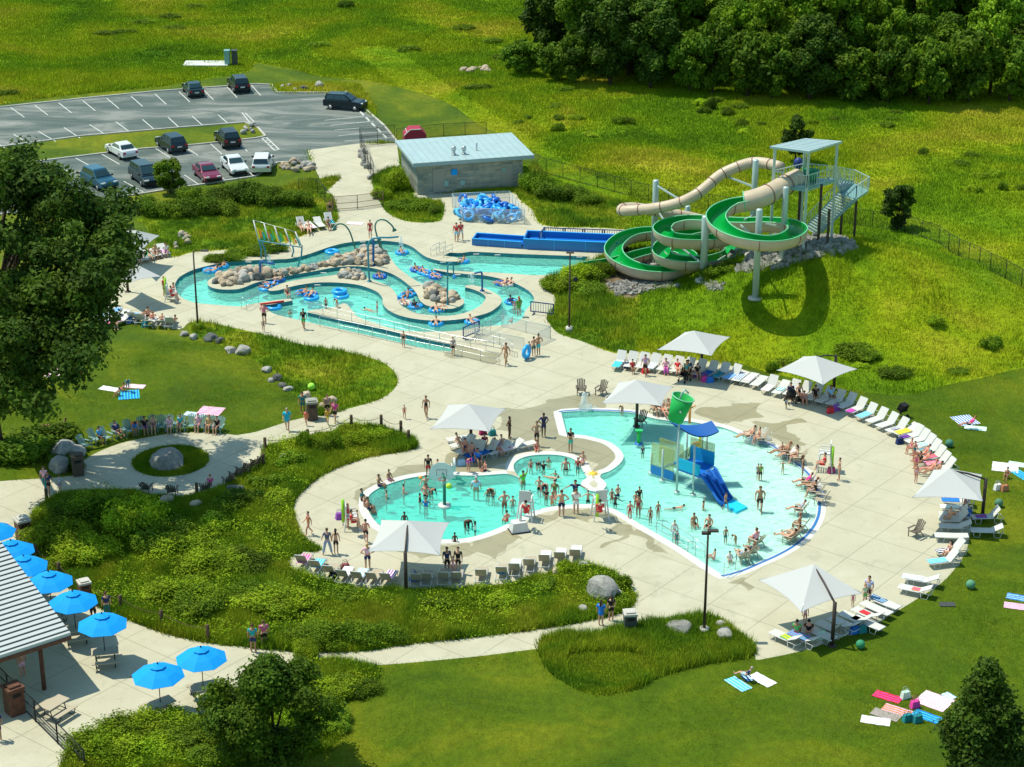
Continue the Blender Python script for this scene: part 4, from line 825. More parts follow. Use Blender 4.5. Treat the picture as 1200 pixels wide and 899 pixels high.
# ------------------------------------------------------------------ blue umbrellas and picnic tables
def umbrella_proto():
    t = thing('patio_umbrella', 'x', 'umbrella'); n = 8; R0 = 1.38; me = MB(); V = [(0, 0, 2.95)]
    for j, (r, z) in enumerate(((.35, 2.85), (.9, 2.62), (1.38, 2.34))):
        for k in range(n):
            a = k / n * math.tau + .39; V.append((r * math.cos(a), r * math.sin(a), z))
    F = [(0, 1 + k, 1 + (k + 1) % n) for k in range(n)]
    for j in range(2):
        for k in range(n): F.append((1 + j * n + k, 1 + (j + 1) * n + k, 1 + (j + 1) * n + (k + 1) % n, 1 + j * n + (k + 1) % n))
    m = len(V); V += [(x, y, z - .012) for x, y, z in V]; F += [tuple(m + i for i in reversed(f)) for f in F]
    me.add(V, F).build('canopy', 'umbrella_blue', t)
    vt = MB(); V = [(0, 0, 3.05)] + [(.42 * math.cos(k / n * math.tau + .39), .42 * math.sin(k / n * math.tau + .39), 2.9) for k in range(n)]
    V += [(x, y, z - .02) for x, y, z in V]; vt.add(V, [(0, 1 + k, 1 + (k + 1) % n) for k in range(n)] + [(9, 10 + (k + 1) % n, 10 + k) for k in range(n)]).build('vent_cap', 'umbrella_blue', t)
    MB().tube([(0, 0, .7), (0, 0, 3.0)], .025, 6).sphere((0, 0, 3.08), .05, 6, 4).build('pole', 'black_metal', t)
    r = MB()
    for k in range(n): a = k / n * math.tau + .39; r.tube([(0, 0, 2.8), (1.36 * math.cos(a), 1.36 * math.sin(a), 2.31)], .012, 4)
    r.build('ribs', 'black_metal', t); return t
def table_proto(m_top='tan_sling'):
    t = thing('picnic_table', 'x', 'picnic table'); MB().box((0, 0, .74), (1.45, .8, .05)).box((0, 0, .70), (1.3, .1, .05)).build('tabletop', m_top, t)
    for s in (-1, 1): MB().box((0, s * .78, .45), (1.45, .28, .04)).build('bench_seat', m_top, t)
    for s in (-1, 1):
        b = MB(); x = s * .5
        b.tube([(x, -.95, .42), (x, -.8, .12), (x, -.55, .03), (x, -.3, .12), (x, -.15, .7)], .028, 6); b.tube([(x, .95, .42), (x, .8, .12), (x, .55, .03), (x, .3, .12), (x, .15, .7)], .028, 6); b.tube([(x, -.3, .25), (x, .3, .25)], .025, 6)
        b.build('leg', 'black_metal', t)
    return t
up, tp = umbrella_proto(), table_proto()
US = [(-4,666,'farthest from the pavilion roof corner'),(18,688,'second from the left frame edge'),(33,707,'third from the left frame edge'),(62,726,'whose table is just beyond the roof edge'),(90,750,'next above the pavilion roof corner'),(124,777,'closest to the pavilion roof corner'),(239,818,'beside the young tree, right of the lone pair'),(189,838,'lowest one, left of the lone pair')]
for i, (px, py, wh) in enumerate(US):
    # (px, py) is the point on the ground below the pole
    L = P(px, py); a = .25 + .1 * math.sin(i * 2.1)
    if i == 0: up.location = L; up['label'] = 'bright blue patio umbrella ' + wh; up['group'] = 'blue umbrellas over the picnic tables'; tp.location = L; tp.rotation_euler = (0, 0, .5); tp['label'] = 'mesh picnic table under the umbrella ' + wh; tp['group'] = 'picnic tables on the lower plaza'
    else: dup(up, L, a, 'bright blue patio umbrella ' + wh); dup(tp, L, .5 + .3 * math.sin(i), 'mesh picnic table under the umbrella ' + wh)
dup(tp, P(65, 838), 1.0, 'picnic table in the shade of the pavilion beside the black fence')
# the pavilion at the lower left
ZR_ = 3.0; e1 = P(83, 745, ZR_); e2 = P(-70, 795, ZR_); u = (e2 - e1).normalized(); back = P(0, 649, ZR_); vdir = (back - e1); L1 = 12.0; v1 = vdir.normalized() * 16
pv = thing('pavilion', 'open pavilion with pale ribbed metal roof and brown posts at the lower left corner', 'pavilion', P(60, 800)); o0 = pv.location.copy()
rise = Vector((0, 0, .55)); a, b_, c, d = e1, e1 + u * L1, e1 + u * L1 + v1 + rise * 2, e1 + v1 + rise * 2
up3 = Vector((0, 0, .2)); bb = MB(); bb.add([p - o0 for p in (a, b_, c, d)] + [p - o0 + up3 for p in (a, b_, c, d)], [(3, 2, 1, 0), (4, 5, 6, 7), (0, 1, 5, 4), (1, 2, 6, 5), (2, 3, 7, 6), (3, 0, 4, 7)]); rf = bb.build('roof', 'pav_roof', pv)
sm = MB(); W = (v1 + rise * .4); n = 34
for k in range(n):
    t0 = (k + .5) / n; s0 = a + (d - a) * t0 - o0 + up3 * 1.04; s1 = b_ + (c - b_) * t0 - o0 + up3 * 1.04; sm.bar(s0, s1, .07, .09)
sm.build('roof_rib', 'pav_gap', rf)
MB().bar(a - o0 - up3 * .5, b_ - o0 - up3 * .5, .12, .22).build('beam', 'wood_brown', pv)
for px, py in ((52, 808), (-20, 828), (8, 745)):
    q = P(px, py) - o0; MB().box((q.x, q.y, 1.45), (.2, .2, 2.9)).build('post', 'wood_brown', pv)
q = P(30, 775) - o0
# fence in front of the pavilion
def fence(name, label, pts, h, pm, group=None, mesh='chain_link', step=2.4, rails=(1.0, .08), sub=None, r=.03, cat='fence'):
    W = []
    for a_, b2 in zip(pts[:-1], pts[1:]):
        A, B2 = PT(*a_), PT(*b2); n = max(1, int(round((B2 - A).length / step)))
        for k in range(n): W.append(A.lerp(B2, k / n))
    W.append(PT(*pts[-1])); o = W[0].copy(); W = [Vector((p.x, p.y, terrain(p.x, p.y))) - Vector((o.x, o.y, 0)) for p in W]
    t = thing(name, label, cat, Vector((o.x, o.y, 0)), 0, group)
    for p in W: MB().tube([p - Vector((0, 0, .1)), p + Vector((0, 0, h))], r, 6).build('post', pm, t)
    rb = MB()
    for a_, b2 in zip(W[:-1], W[1:]):
        for k in rails: rb.tube([a_ + Vector((0, 0, h * k)), b2 + Vector((0, 0, h * k))], r * .7, 5)
    rb.build('rails', pm, t)
    if mesh:
        mb = MB()
        for a_, b2 in zip(W[:-1], W[1:]): mb.add([a_, b2, b2 + Vector((0, 0, h)), a_ + Vector((0, 0, h))], [(0, 1, 2, 3)])
        mb.build('mesh_panel', mesh, t)
    return t
fence('metal_fence', 'black metal mesh fence running from under the pavilion to the bottom shrubs', [(-10,795),(10,815),(42,846),(68,872),(100,905)], 1.3, 'black_metal', r=.045, rails=(1, .55, .08))
fence('chain_link_fence', 'long black chain link fence crossing the meadow behind the water slides', [(612,196),(640,204),(700,220),(760,236),(830,247),(860,252)], 1.6, 'black_metal')
fence('chain_link_fence', 'black chain link fence running down the hillside right of the slide tower', [(985,262),(1060,272),(1100,285),(1160,318),(1215,350)], 1.6, 'black_metal')
fence('chain_link_fence', 'tall black chain link enclosure around the paved yard beside the stone building', [(438,214),(428,192),(422,172),(463,168)], 2.0, 'black_metal', rails=(1, .5, .05))
fence('chain_link_fence', 'low chain link fence running behind the stone building', [(465,166),(520,160),(570,158)], 1.4, 'black_metal')
gt = fence('service_gate', 'brown double leaf gate with cross rails closing the service drive', [(391,247),(419,245),(449,241)], 1.35, 'flange', mesh='chain_link', step=2.2, rails=(1, .5, .1), r=.04, cat='gate')
fence('chain_link_fence', 'black fence from the hedge to the brown service gate', [(350,226),(372,226),(390,246)], 1.4, 'black_metal')
# ------------------------------------------------------------------ stone service building
A, Bq, Cq = P(484, 192, 3.25), P(626, 182, 3.25), P(462, 168.5, 3.25); ux = (Bq - A).normalized(); vy = Vector((-ux.y, ux.x, 0)); LW = (Bq - A).length; DW = 8.6
bl = thing('service_building', 'long flat roofed service building with coursed stone walls and pale teal metal roof', 'building', Vector((A.x, A.y, 0)), math.atan2(ux.y, ux.x))
def bx(name, c, d, m, parent, **k): return MB().box(c, d, **k).build(name, m, parent)
bx('wall', (LW / 2 - .25, DW / 2, 1.5), (LW - 1.5, DW - 1.1, 3.0), 'stone_courses', bl)
rf = bx('roof', (LW / 2, DW / 2, 3.16), (LW, DW, .26), 'roof_metal', bl)
sm = MB()
for k in range(17): sm.box(((k + .5) * LW / 17, DW / 2, 3.305), (.05, DW - .1, .04))
sm.build('seam', 'roof_seam', rf)
bx('fascia', (LW / 2, -.02, 3.1), (LW + .06, .06, .36), 'roof_seam', bl)
for x, y, h in ((4.4, 1.9, .85), (5.4, 1.9, .8)):
    v = MB().box((x, y, 3.33), (.5, .4, .1)).cyl((x, y, 3.3), .17, h * .7).cyl((x, y, 3.3 + h * .6), .26, h * .4, 12, .2).build('roof_vent', 'steel', bl)
MB().cyl((6.9, 2.9, 3.3), .08, .8).build('vent_pipe', 'steel', bl)
bx('wall_panel', (2.6, .52, 1.3), (1.2, .06, 2.3), 'stone_wall', bl); bx('wall_panel', (9.3, .52, 1.3), (1.1, .06, 2.3), 'stone_wall', bl)
for x, z, w_, h_ in ((4.1, 2.0, .55, .55), (3.3, .95, .45, .55), (4.9, .9, .5, .5), (9.0, 1.9, .3, .4)):
    bx('wall_cabinet', (x, .48, z), (w_, .12, h_), 'umbrella_blue' if z > 1.95 else 'teal_steel', bl)
rs = thing('donation_shed', 'small dark red metal shed with white sided gable end beside the parking lot', 'shed', P(486, 167), .15)
MB().add([(-1.15, -.9, 0), (1.15, -.9, 0), (1.15, .9, 0), (-1.15, .9, 0), (-1.15, -.9, 1.0), (1.15, -.9, 1.0), (1.15, .9, 1.0), (-1.15, .9, 1.0), (-.5, -.9, 1.6), (-.5, .9, 1.6), (.6, -.9, 1.6), (.6, .9, 1.6)],
     [(3, 2, 1, 0), (0, 1, 5, 10, 8, 4), (2, 3, 7, 9, 11, 6), (0, 4, 7, 3), (1, 2, 6, 5), (4, 8, 9, 7), (8, 10, 11, 9), (10, 5, 6, 11)]).build('body', (.33, .03, .06), rs)
MB().box((-.86, 0, 1.34), (.06, 1.86, .05), R3=Matrix.Rotation(-.75, 3, 'Y')).bar((-1.2, -.93, 1.0), (-.5, -.93, 1.62), .08).bar((-.5, -.93, 1.62), (.62, -.93, 1.62), .08).bar((-.85, 0, 1.34), (-.85, .01, 1.34), .9, .04).build('trim', 'white_plastic', rs)
# ------------------------------------------------------------------ tube corral
ck = [P(542, 260), P(615, 263), P(597, 240), P(530, 243)]; o = ck[0].copy(); t = thing('tube_corral', 'pale wire mesh pen full of blue inner tubes in front of the stone building', 'pen', o)
rb = MB(); mb = MB()
for i in range(4):
    a_, b2 = ck[i] - o, ck[(i + 1) % 4] - o; n = max(2, int((b2 - a_).length / 1.2))
    for k in range(n): MB().tube([a_.lerp(b2, k / n), a_.lerp(b2, k / n) + Vector((0, 0, 1.35))], .025, 5).build('post', 'pale_steel', t)
    for z in (.08, .7, 1.35): rb.tube([a_ + Vector((0, 0, z)), b2 + Vector((0, 0, z))], .02, 5)
    mb.add([a_, b2, b2 + Vector((0, 0, 1.35)), a_ + Vector((0, 0, 1.35))], [(0, 1, 2, 3)])
rb.build('rails', 'pale_steel', t); mb.build('mesh_panel', 'mesh_pale', t)
def torus_mesh(R0, r0, nu=20, nv=8, name='inner_tube'):
    b = MB(); b.tube([(R0 * math.cos(a / nu * math.tau), R0 * math.sin(a / nu * math.tau), 0) for a in range(nu)], r0, nv, closed=True); return b.mesh(name)
TUBE = torus_mesh(.42, .16); TUBE.materials.append(None)
rt = random.Random(8); k = 0; pp = [(p.x, p.y) for p in ck]
x0, x1, y0, y1 = min(p[0] for p in pp), max(p[0] for p in pp), min(p[1] for p in pp), max(p[1] for p in pp)
while k < 78:
    x, y = rt.uniform(x0 + .5, x1 - .5), rt.uniform(y0 + .4, y1 - .3)
    if not pip(np.array([x]), np.array([y]), pp)[0]: continue
    q = obj('inner_tube', TUBE, rt.choice(('tube_blue', 'tube_blue', 'tube_deep', (.10, .45, .75))), loc=(x, y, .2 + rt.uniform(0, .75) * min(1, k / 30)))
    q.rotation_euler = (rt.uniform(-1.1, 1.1), rt.uniform(-.9, .9), rt.uniform(0, 3)); tag(q, 'blue inner tube heaped in the wire pen before the stone building', 'inner tube', 'inner tubes heaped in the pen'); k += 1
# ------------------------------------------------------------------ blue runout troughs and barriers
def trough(label, a, b2, wd, h):
    A, B2 = P(*a), P(*b2); d = (B2 - A); L = d.length; t = thing('slide_trough', label, 'slide trough', A, math.atan2(d.y, d.x))
    MB().box((L / 2, .06, h / 2), (L, .12, h)).box((L / 2, wd - .06, h / 2), (L, .12, h)).box((.06, wd / 2, h / 2), (.12, wd - .24, h)).build('side_wall', 'blue_trough', t)
    MB().box((L / 2, wd / 2, h * .3), (L - .05, wd - .24, h * .3)).build('floor', 'tube_deep', t)
    s = MB()
    for x in (L * .33, L * .66): s.box((x, -.02, h / 2), (.06, .05, h * .98))
    s.bar((0, 0, h + .01), (L, 0, h + .01), .16, .04).bar((0, wd, h + .01), (L, wd, h + .01), .16, .04).build('rim', 'tube_blue', t); return t
trough('short low blue fibreglass runout trough behind the straight pool', (553, 287.5), (611, 291.5), 1.7, .62)
trough('long tall blue fibreglass runout trough reaching to the flume loops', (613, 292), (724, 297), 2.4, .95)
def barrier_proto(L=1.9):
    t = thing('barrier', 'x', 'barrier'); MB().bar((0, 0, 1.05), (L, 0, 1.05), .07).bar((0, 0, .25), (L, 0, .25), .07).bar((0, 0, .2), (0, 0, 1.08), .07).bar((L, 0, .2), (L, 0, 1.08), .07).build('frame', 'navy', t)
    b = MB()
    for k in range(1, 9): b.bar((L * k / 9, 0, .25), (L * k / 9, 0, 1.05), .055, .03)
    b.build('bars', 'white_plastic', t)
    for x in (.25, L - .25): MB().bar((x, -.3, .04), (x, .3, .04), .06).bar((x, 0, .04), (x, 0, .25), .05).build('foot', 'navy', t)
    return t
bp_ = barrier_proto(); BG = 'blue and white plastic crowd barriers'
def barrier(a, b2, label, first=False):
    A, B2 = P(*a), P(*b2); rz = math.atan2(B2.y - A.y, B2.x - A.x)
    if first: bp_.location = A; bp_.rotation_euler = (0, 0, rz); bp_['label'] = label; bp_['group'] = BG
    else: dup(bp_, A, rz, label, BG)
barrier((622,368),(646,371), 'navy barrier with white bars beside the river exit, below the grassy slope', True)
barrier((543,399),(562,391), 'navy barrier with white bars at the corner of the wheelchair ramp')
for k in range(4): barrier((637 + k * 23, 280 + k * .8), (659 + k * 23, 281 + k * .8), 'navy barrier with white bars behind the long trough, %s from the left' % ORD[k])
barrier((632,287),(638,280), 'short angled navy barrier at the left end of the row behind the long trough')
# ------------------------------------------------------------------ railings
def rail(label, pts, h=.9, m='steel', step=1.5, z=0, mid=True, cat='railing', mesh=None, group=None, nm='railing'):
    W = []
    for a_, b2 in zip(pts[:-1], pts[1:]):
        A, B2 = P(*a_), P(*b2); n = max(1, int(round((B2 - A).length / step)))
        for k in range(n): W.append(A.lerp(B2, k / n))
    W.append(P(*pts[-1])); o = W[0].copy(); W = [p - o + Vector((0, 0, z)) for p in W]; t = thing(nm, label, cat, o, 0, group)
    for p in W: MB().tube([p, p + Vector((0, 0, h))], .022, 5).build('post', m, t)
    r = MB(); r.tube([p + Vector((0, 0, h)) for p in W], .022, 5)
    if mid: r.tube([p + Vector((0, 0, h * .5)) for p in W], .018, 5)
    r.build('handrail', m, t)
    if mesh:
        mb = MB()
        for a_, b2 in zip(W[:-1], W[1:]): mb.add([a_, b2, b2 + Vector((0, 0, h)), a_ + Vector((0, 0, h))], [(0, 1, 2, 3)])
        mb.build('panel', mesh, t)
    return t
rail('steel handrail along the near edge of the wading ramp of the lazy river', [(375,383),(420,392),(470,403),(520,413),(585,428)])
rail('steel handrail on the dark dividing wall of the wading ramp', [(362,365.5),(412,377),(462,388.5),(533,405),(588,414)], .8)
rail('white mesh fence panels between ramp and river exit, left section', [(557,398),(614,411)], 1.0, 'pale_steel', 1.9, mesh='mesh_pale', mid=False)
rail('white mesh fence panels at the river exit, right section', [(588,383),(645,397)], 1.0, 'pale_steel', 1.9, mesh='mesh_pale', mid=False)
rail('short mesh fence at the right end of the river exit', [(630,404),(645,397)], 1.0, 'pale_steel', 1.9, mesh='mesh_pale', mid=False)
rail('thin steel railing angling from the ramp fence down to the river exit', [(556,398),(575,388),(590,380)], .9)
rail('handrail around the ramp turning from the barrier to the man in shorts', [(557,402),(600,412),(600,418)], .9)
for i, (a_, b2) in enumerate((((283,362),(296,352.5)),((289,364),(303,355)))): rail('bent steel handrail over the river steps, %s one' % ('left', 'right')[i], [a_, b2], .85, step=2.5, group='handrails over the river steps')
for i, (a_, b2) in enumerate((((512,299),(522,294)),((520,302),(530,297)),((505,300),(515,295)))): rail('curved steel handrail at the steps of the straight pool, %s from the left' % ORD[(1, 2, 0)[i]], [a_, b2], .85, step=2.5, group='handrails at the straight pool steps')
rail('steel handrail in the pool along the sloped entry, right of the waders', [(769,624),(788,634),(806,646),(815,648)], .9, z=-.2)
rail('steel handrail along the coping of the sloped entry of the pool', [(776,619),(795,629),(812,640),(826,650)], .9, z=-.3)
rail('small steel handrail by the bottom corner of the shallow pool', [(848,676),(862,668)], .9, step=1.2)
rail('short steel handrail in the water by the lifeguard chair', [(624,597),(633,590)], .9, step=1.6)
# ------------------------------------------------------------------ lamps, posts, bins
def lamp(px, py, h, label, side=1, cam2=False):
    t = thing('street_lamp', label, 'lamp post', P(px, py)); MB().cyl((0, 0, 0), .28, .35, 14).build('base', 'kerb', t)
    MB().tube([(0, 0, .3), (0, 0, h)], [.085, .055], 8).build('pole', 'post_brown', t)
    a = MB().bar((0, 0, h), (side * .75, 0, h + .05), .05).build('arm', 'post_brown', t)
    MB().box((side * .9, 0, h + .05), (.6, .3, .08)).build('lamp_head', 'post_brown', t)
    if cam2: MB().box((-.1, .02, h - .1), (.5, .25, .12)).build('lamp_head', 'post_brown', t)
    return t
lamp(232, 384, 6.3, 'tall dark lamp post by the left end of the lazy river'); lamp(667, 388, 6.4, 'tall greenish lamp post on the grassy slope right of the river', 0.01); lamp(825, 742, 6.3, 'tall dark lamp post in the small bed below the shallow pool', .3, True)
t = thing('security_camera', 'small dark dome camera on a bracket beside the right lamp post', 'camera', P(672, 388)); MB().tube([(-.3, 0, 4.5), (.1, 0, 4.6), (.1, 0, 4.4)], .03, 6).build('bracket', 'black_metal', t); MB().sphere((.1, 0, 4.25), .2).build('dome', 'black_metal', t)
def bollards(pts, label, rope=True, h=1.05):
    prev = None; g = label[1]
    for k, (px, py) in enumerate(pts):
        A = P(px, py); o = MB().tube([(0, 0, -.1), (0, 0, h), (0, 0, h + .03)], [.11, .105, .07], 8).build('wooden_post', 'timber', loc=A)
        tag(o, label[0] % ORD[k], 'post', g)
        if prev is not None and rope:
            d = A - prev; r = MB().tube([prev + Vector((0, 0, h * .85)) + d * q + Vector((0, 0, -.25 * 4 * q * (1 - q))) - A for q in (0, .2, .4, .6, .8, 1)], .018, 5).build('rope', 'timber', loc=A)
            tag(r, label[2] % ORD[k - 1], 'rope', g + ' ropes')
        prev = A
bollards([(244,752),(190,735),(142,717),(103,700),(70,678),(43,657),(30,640)], ('dark wooden post along the lower plaza bed, %s from the right', 'wooden posts along the lower plaza bed', 'slack rope of the lower plaza posts, %s span from the right'))
bollards([(479,521),(470,510),(447,503),(412,503),(361,520),(311,530),(309,549)], ('brown wooden post on the upper bed edge, %s from the right tip', 'wooden posts along the upper edge of the bed', 'slack rope of the upper bed posts, %s span from the right'))
bollards([(231,581),(55,588)], ('short wooden post by the round plaza, %s from the right', 'short posts by the round plaza', '%s'), False, .9)
def bin_(px, py, label, s=1.0, rz=.3, m='trash_brown', lid='trash_brown'):
    t = thing('trash_bin', label, 'trash bin', P(px, py), rz); MB().box((0, 0, .55 * s), (.62 * s, .62 * s, 1.1 * s), taper=1.03).build('body', m, t)
    MB().box((0, 0, 1.17 * s), (.72 * s, .72 * s, .12 * s)).box((0, 0, 1.26 * s), (.5 * s, .5 * s, .1 * s)).build('lid', lid, t); MB().box((0, -.325 * s, .92 * s), (.36 * s, .04, .16 * s)).build('opening', 'black_metal', t)
bin_(366, 491, 'round topped stone coloured trash bin on the walkway lawn edge', 1.15, .2, 'trash_brown', 'stone_wall'); bin_(92, 556, 'brown trash bin in the oak shade left of the round plaza', 1.15); bin_(28, 633, 'tall brown bin with pale lid at the left tip of the large bed', 1.2, .6, 'wood_brown', 'kerb')
bin_(100, 703, 'brown box bin with pale lid beside the blue umbrellas', 1.0, .5, 'wood_brown', 'kerb'); bin_(738, 741, 'dark grey bin with pale slanted lid at the path fork', 1.05, .1, 'trash_grey', 'kerb'); bin_(18, 835, 'large brown box bin under the pavilion roof', 1.3, .7, 'wood_brown', 'wood_brown')
t = thing('equipment_pad', 'pair of tall teal utility cabinets on a pale concrete pad in the far meadow', 'utility cabinet', P(263, 76)); MB().box((-2.2, .3, .08), (5.4, 2.6, .16)).build('pad', 'coping', t)
for x in (0, .9): MB().box((x + .4, -.1, .95), (.62, .8, 1.6)).box((x + .4, -.1, 1.79), (.7, .9, .08)).build('cabinet', 'teal_steel' if x == 0 else 'trash_grey', t)
# ------------------------------------------------------------------ water slides
def spline(pts, n=8):
    W = [P(*p) for p in pts]; out = []
    for i in range(len(W) - 1):
        p0 = W[max(0, i - 1)]; p1 = W[i]; p2 = W[i + 1]; p3 = W[min(len(W) - 1, i + 2)]
        for k in range(n):
            t = k / n; out.append(.5 * ((2 * p1) + (p2 - p0) * t + (2 * p0 - 5 * p1 + 4 * p2 - p3) * t * t + (3 * p1 - p0 - 3 * p2 + p3) * t**3))
    out.append(W[-1]); return out
FL = [(936,206,10.4),(918,215,10.1),(900,225,9.8),(880,232,9.5),(860,236,9.2),(845,243,8.9),(839,253,8.65),(847,265,8.4),(868,275,8.2),(900,279.5,8.0),(924,276,7.75),(935,267,7.5),(925,260,7.25),(898,257.5,6.95),(868,258,6.6),(838,256.5,6.25),(808,255,5.9),(785,259,5.6),(776,267,5.3),(786,275,5.05),(810,278,4.8),(840,277,4.5),(858,270,4.2),(850,264,3.85),(825,268,3.45),(795,275,3.15),(777,287,2.9),(778,297,2.72),(798,303,2.55),(832,303,2.4),(858,295,2.2),(856,285,2.0),(830,278,1.85),(795,272,1.8),(760,269,1.75),(733,275,1.65),(719,289,1.55),(727,303,1.45),(752,313,1.35),(785,315,1.25),(808,307,1.15),(803,295,1.05),(780,291,0.95),(752,296,0.85),(722,305,0.75),(695,309,0.65),(680,312,0.55)]
C = spline(FL, 6); o = P(885, 352); o.z = 0
wf = thing('open_flume', 'green lined tan open water flume spiralling down in stacked loops from the slide tower', 'water slide', o)
nC = len(C); tube_n = 6 * 4 - 3
def frames(C):
    fr = []
    for i in range(len(C)):
        t = (C[min(i + 1, len(C) - 1)] - C[max(i - 1, 0)]).normalized(); s = t.cross(Vector((0, 0, 1))).normalized(); fr.append((t, s, s.cross(t).normalized()))
    return fr
FR = frames(C)
def usec(C, FR, w, d, hi=0.0, n=12, i0=0):
    V = []; F = []
    for i in range(len(C)):
        _, s, u_ = FR[i]
        for k in range(n + 1):
            a = math.pi * k / n; V.append(C[i] - o + s * (-math.cos(a) * w) + Vector((0, 0, 1)) * (hi - math.sin(a) ** .75 * d))
    for i in range(i0, len(C) - 1):
        for k in range(n): q = i * (n + 1) + k; F.append((q, q + 1, q + n + 2, q + n + 1))
    return V, F
Vo, Fo = usec(C, FR, .80, 1.02, i0=tube_n - 2); Vi, Fi = usec(C, FR, .72, .93, .0, i0=tube_n - 2)
MB().add(Vo, [f[::-1] for f in Fo], True).build('outer_shell', 'flume_tan', wf); MB().add(Vi, Fi, True).build('channel', 'flume_green', wf)
rm = MB()
for sgn in (-1, 1): rm.tube([C[i] - o + FR[i][1] * sgn * .76 for i in range(tube_n - 2, nC)], .055, 6)
rm.build('rim', 'rim_green', wf)
fl = MB()
for i in range(tube_n + 4, nC - 3, 9):
    n = 12; _, s, u_ = FR[i]; MB().tube([C[i] - o + s * (-math.cos(math.pi * k / n) * .82) + Vector((0, 0, -math.sin(math.pi * k / n) ** .75 * 1.05)) for k in range(n + 1)], .035, 5).build('joint_flange', 'flange', wf)
MB().tube([C[i] - o - Vector((0, 0, .2)) for i in range(0, tube_n)], [.80] * (tube_n - 8) + [.80] * 8, 16, caps=False).build('enclosed_section', 'flume_tan', wf)
MB().tube([C[i] - o - Vector((0, 0, .2)) for i in range(0, tube_n)], .74, 16, caps=False).build('tube_lining', 'flume_green', wf)
e = MB(); i = tube_n - 1; n = 20; e.tube([C[i] - o - Vector((0, 0, .2)) + FR[i][1] * .78 * math.cos(k / n * math.tau) + FR[i][2] * .78 * math.sin(k / n * math.tau) for k in range(n)], .06, 6, closed=True); e.build('opening_rim', 'rim_green', wf)
for i in (5, 12): e = MB(); e.tube([C[i] - o - Vector((0, 0, .2)) + FR[i][1] * .83 * math.cos(k / n * math.tau) + FR[i][2] * .83 * math.sin(k / n * math.tau) for k in range(n)], .04, 5, closed=True); e.build('joint_ring', 'flange', wf)
# closed tube slide
TL = [(915,196,10.4),(900,192,10.3),(885,190.5,10.2),(872,193,10.0),(860,197.5,9.7),(848,203,9.3),(838,210,8.9),(828,219,8.4),(816,228,7.9),(802,235.5,7.3),(786,240.5,6.8),(768,244,6.4),(750,246,6.0),(734,247,5.75),(728.5,246.3,5.6),(731,244.3,5.5),(742,243.5,5.4),(758,245.5,5.2),(776,248.5,5.0),(796,252,4.7),(815,256,4.3),(835,261,3.8),(855,268,3.2),(868,276,2.7),(862,284,2.2)]
T2 = spline(TL, 5); o2 = P(767, 309); ts = thing('tube_slide', 'long enclosed tan tube slide looping out left from the slide tower', 'water slide', o2)
MB().tube([p - o2 for p in T2], .45, 14).build('tube', 'flume_tan', ts)
F2r = frames(T2); fl = MB()
for i in range(4, len(T2) - 2, 7): MB().tube([T2[i] - o2 + F2r[i][1] * .47 * math.cos(k / 14 * math.tau) + F2r[i][2] * .47 * math.sin(k / 14 * math.tau) for k in range(14)], .04, 5, closed=True).build('joint_flange', 'flange', ts)
def pole(px, py, top, r, label, parent=None, arms=()):
    A = PT(px, py) # height so the top is seen at photo row `top`
    v = (top - 449.5) / FP; ang_d = (SP + v * CP) / (CP - v * SP); H = CH - A.y * ang_d - A.z
    t = thing('support_pole', label, 'pole', A, 0, 'pale green steel columns carrying the flumes'); MB().tube([(0, 0, -.2), (0, 0, H - .1), (0, 0, H)], [r, r, r * .8], 12).build('column', 'pale_steel', t)
    MB().cyl((0, 0, -.05), r * 2.2, .2, 12).build('footing', 'kerb', t)
    if arms:
        b = MB()
        for q in arms: b.bar((0, 0, P(*q).z - A.z), P(*q) - A, .09, .14)
        b.build('arm', 'pale_steel', t)
pole(766, 309, 211, .26, 'pale green column left, rising through the stacked flume loops', arms=((782,264,5.0),(740,250,5.2),(783,300,2.0),(800,236,7.0)))
pole(880.5, 300, 187, .25, 'pale green column behind the flumes under the tube slide', arms=((850,206,9.0),(872,258,6.6)))
pole(916.5, 306, 219, .24, 'pale green column in the middle of the upper flume ring', arms=((930,266,7.0),(897,262,6.9)))
pole(885, 351, 245, .26, 'pale green column nearest the viewer, standing on the grass', arms=((888,286,7.2),(868,264,6.9)))
pole(824, 330, 253, .30, 'pale grey column on a concrete block inside the middle loops', arms=((790,284,2.6),(850,300,2.2)))
pole(804, 300, 241, .24, 'short pale column behind the middle loops under the tube slide')
# slide tower
ZD, ZT, ZL = 10.0, 12.95, 8.3
tb = PT(950, 288); tb.z = 0; st = thing('slide_tower', 'teal steel slide tower with pale flat roof, railed platform and a turning stair', 'slide tower', tb)
rc = [P(948, 180, ZT), P(987, 168, ZT), P(943.5, 164.6, ZT), P(902, 174, ZT)]; mid = (rc[0] + rc[2]) / 2; dc = [mid + (p - mid) / 1.12 - Vector((0, 0, ZT - ZD)) for p in rc]; ex, ey = dc[1] - dc[0], dc[3] - dc[0]
b = MB(); b.add([p - tb for p in rc] + [p - tb + Vector((0, 0, .18)) for p in rc], [(3, 2, 1, 0), (4, 5, 6, 7), (0, 1, 5, 4), (1, 2, 6, 5), (2, 3, 7, 6), (3, 0, 4, 7)]); rf = b.build('roof', 'roof_metal', st)
sm = MB()
for k in range(1, 9): sm.bar(rc[0].lerp(rc[1], k / 9) - tb + Vector((0, 0, .19)), rc[3].lerp(rc[2], k / 9) - tb + Vector((0, 0, .19)), .05, .03)
sm.build('seam', 'roof_seam', rf)
b = MB(); b.add([p - tb for p in dc] + [p - tb - Vector((0, 0, .22)) for p in dc], [(0, 1, 2, 3), (7, 6, 5, 4), (0, 4, 5, 1), (1, 5, 6, 2), (2, 6, 7, 3), (3, 7, 4, 0)]); b.build('platform', 'teal_steel', st)
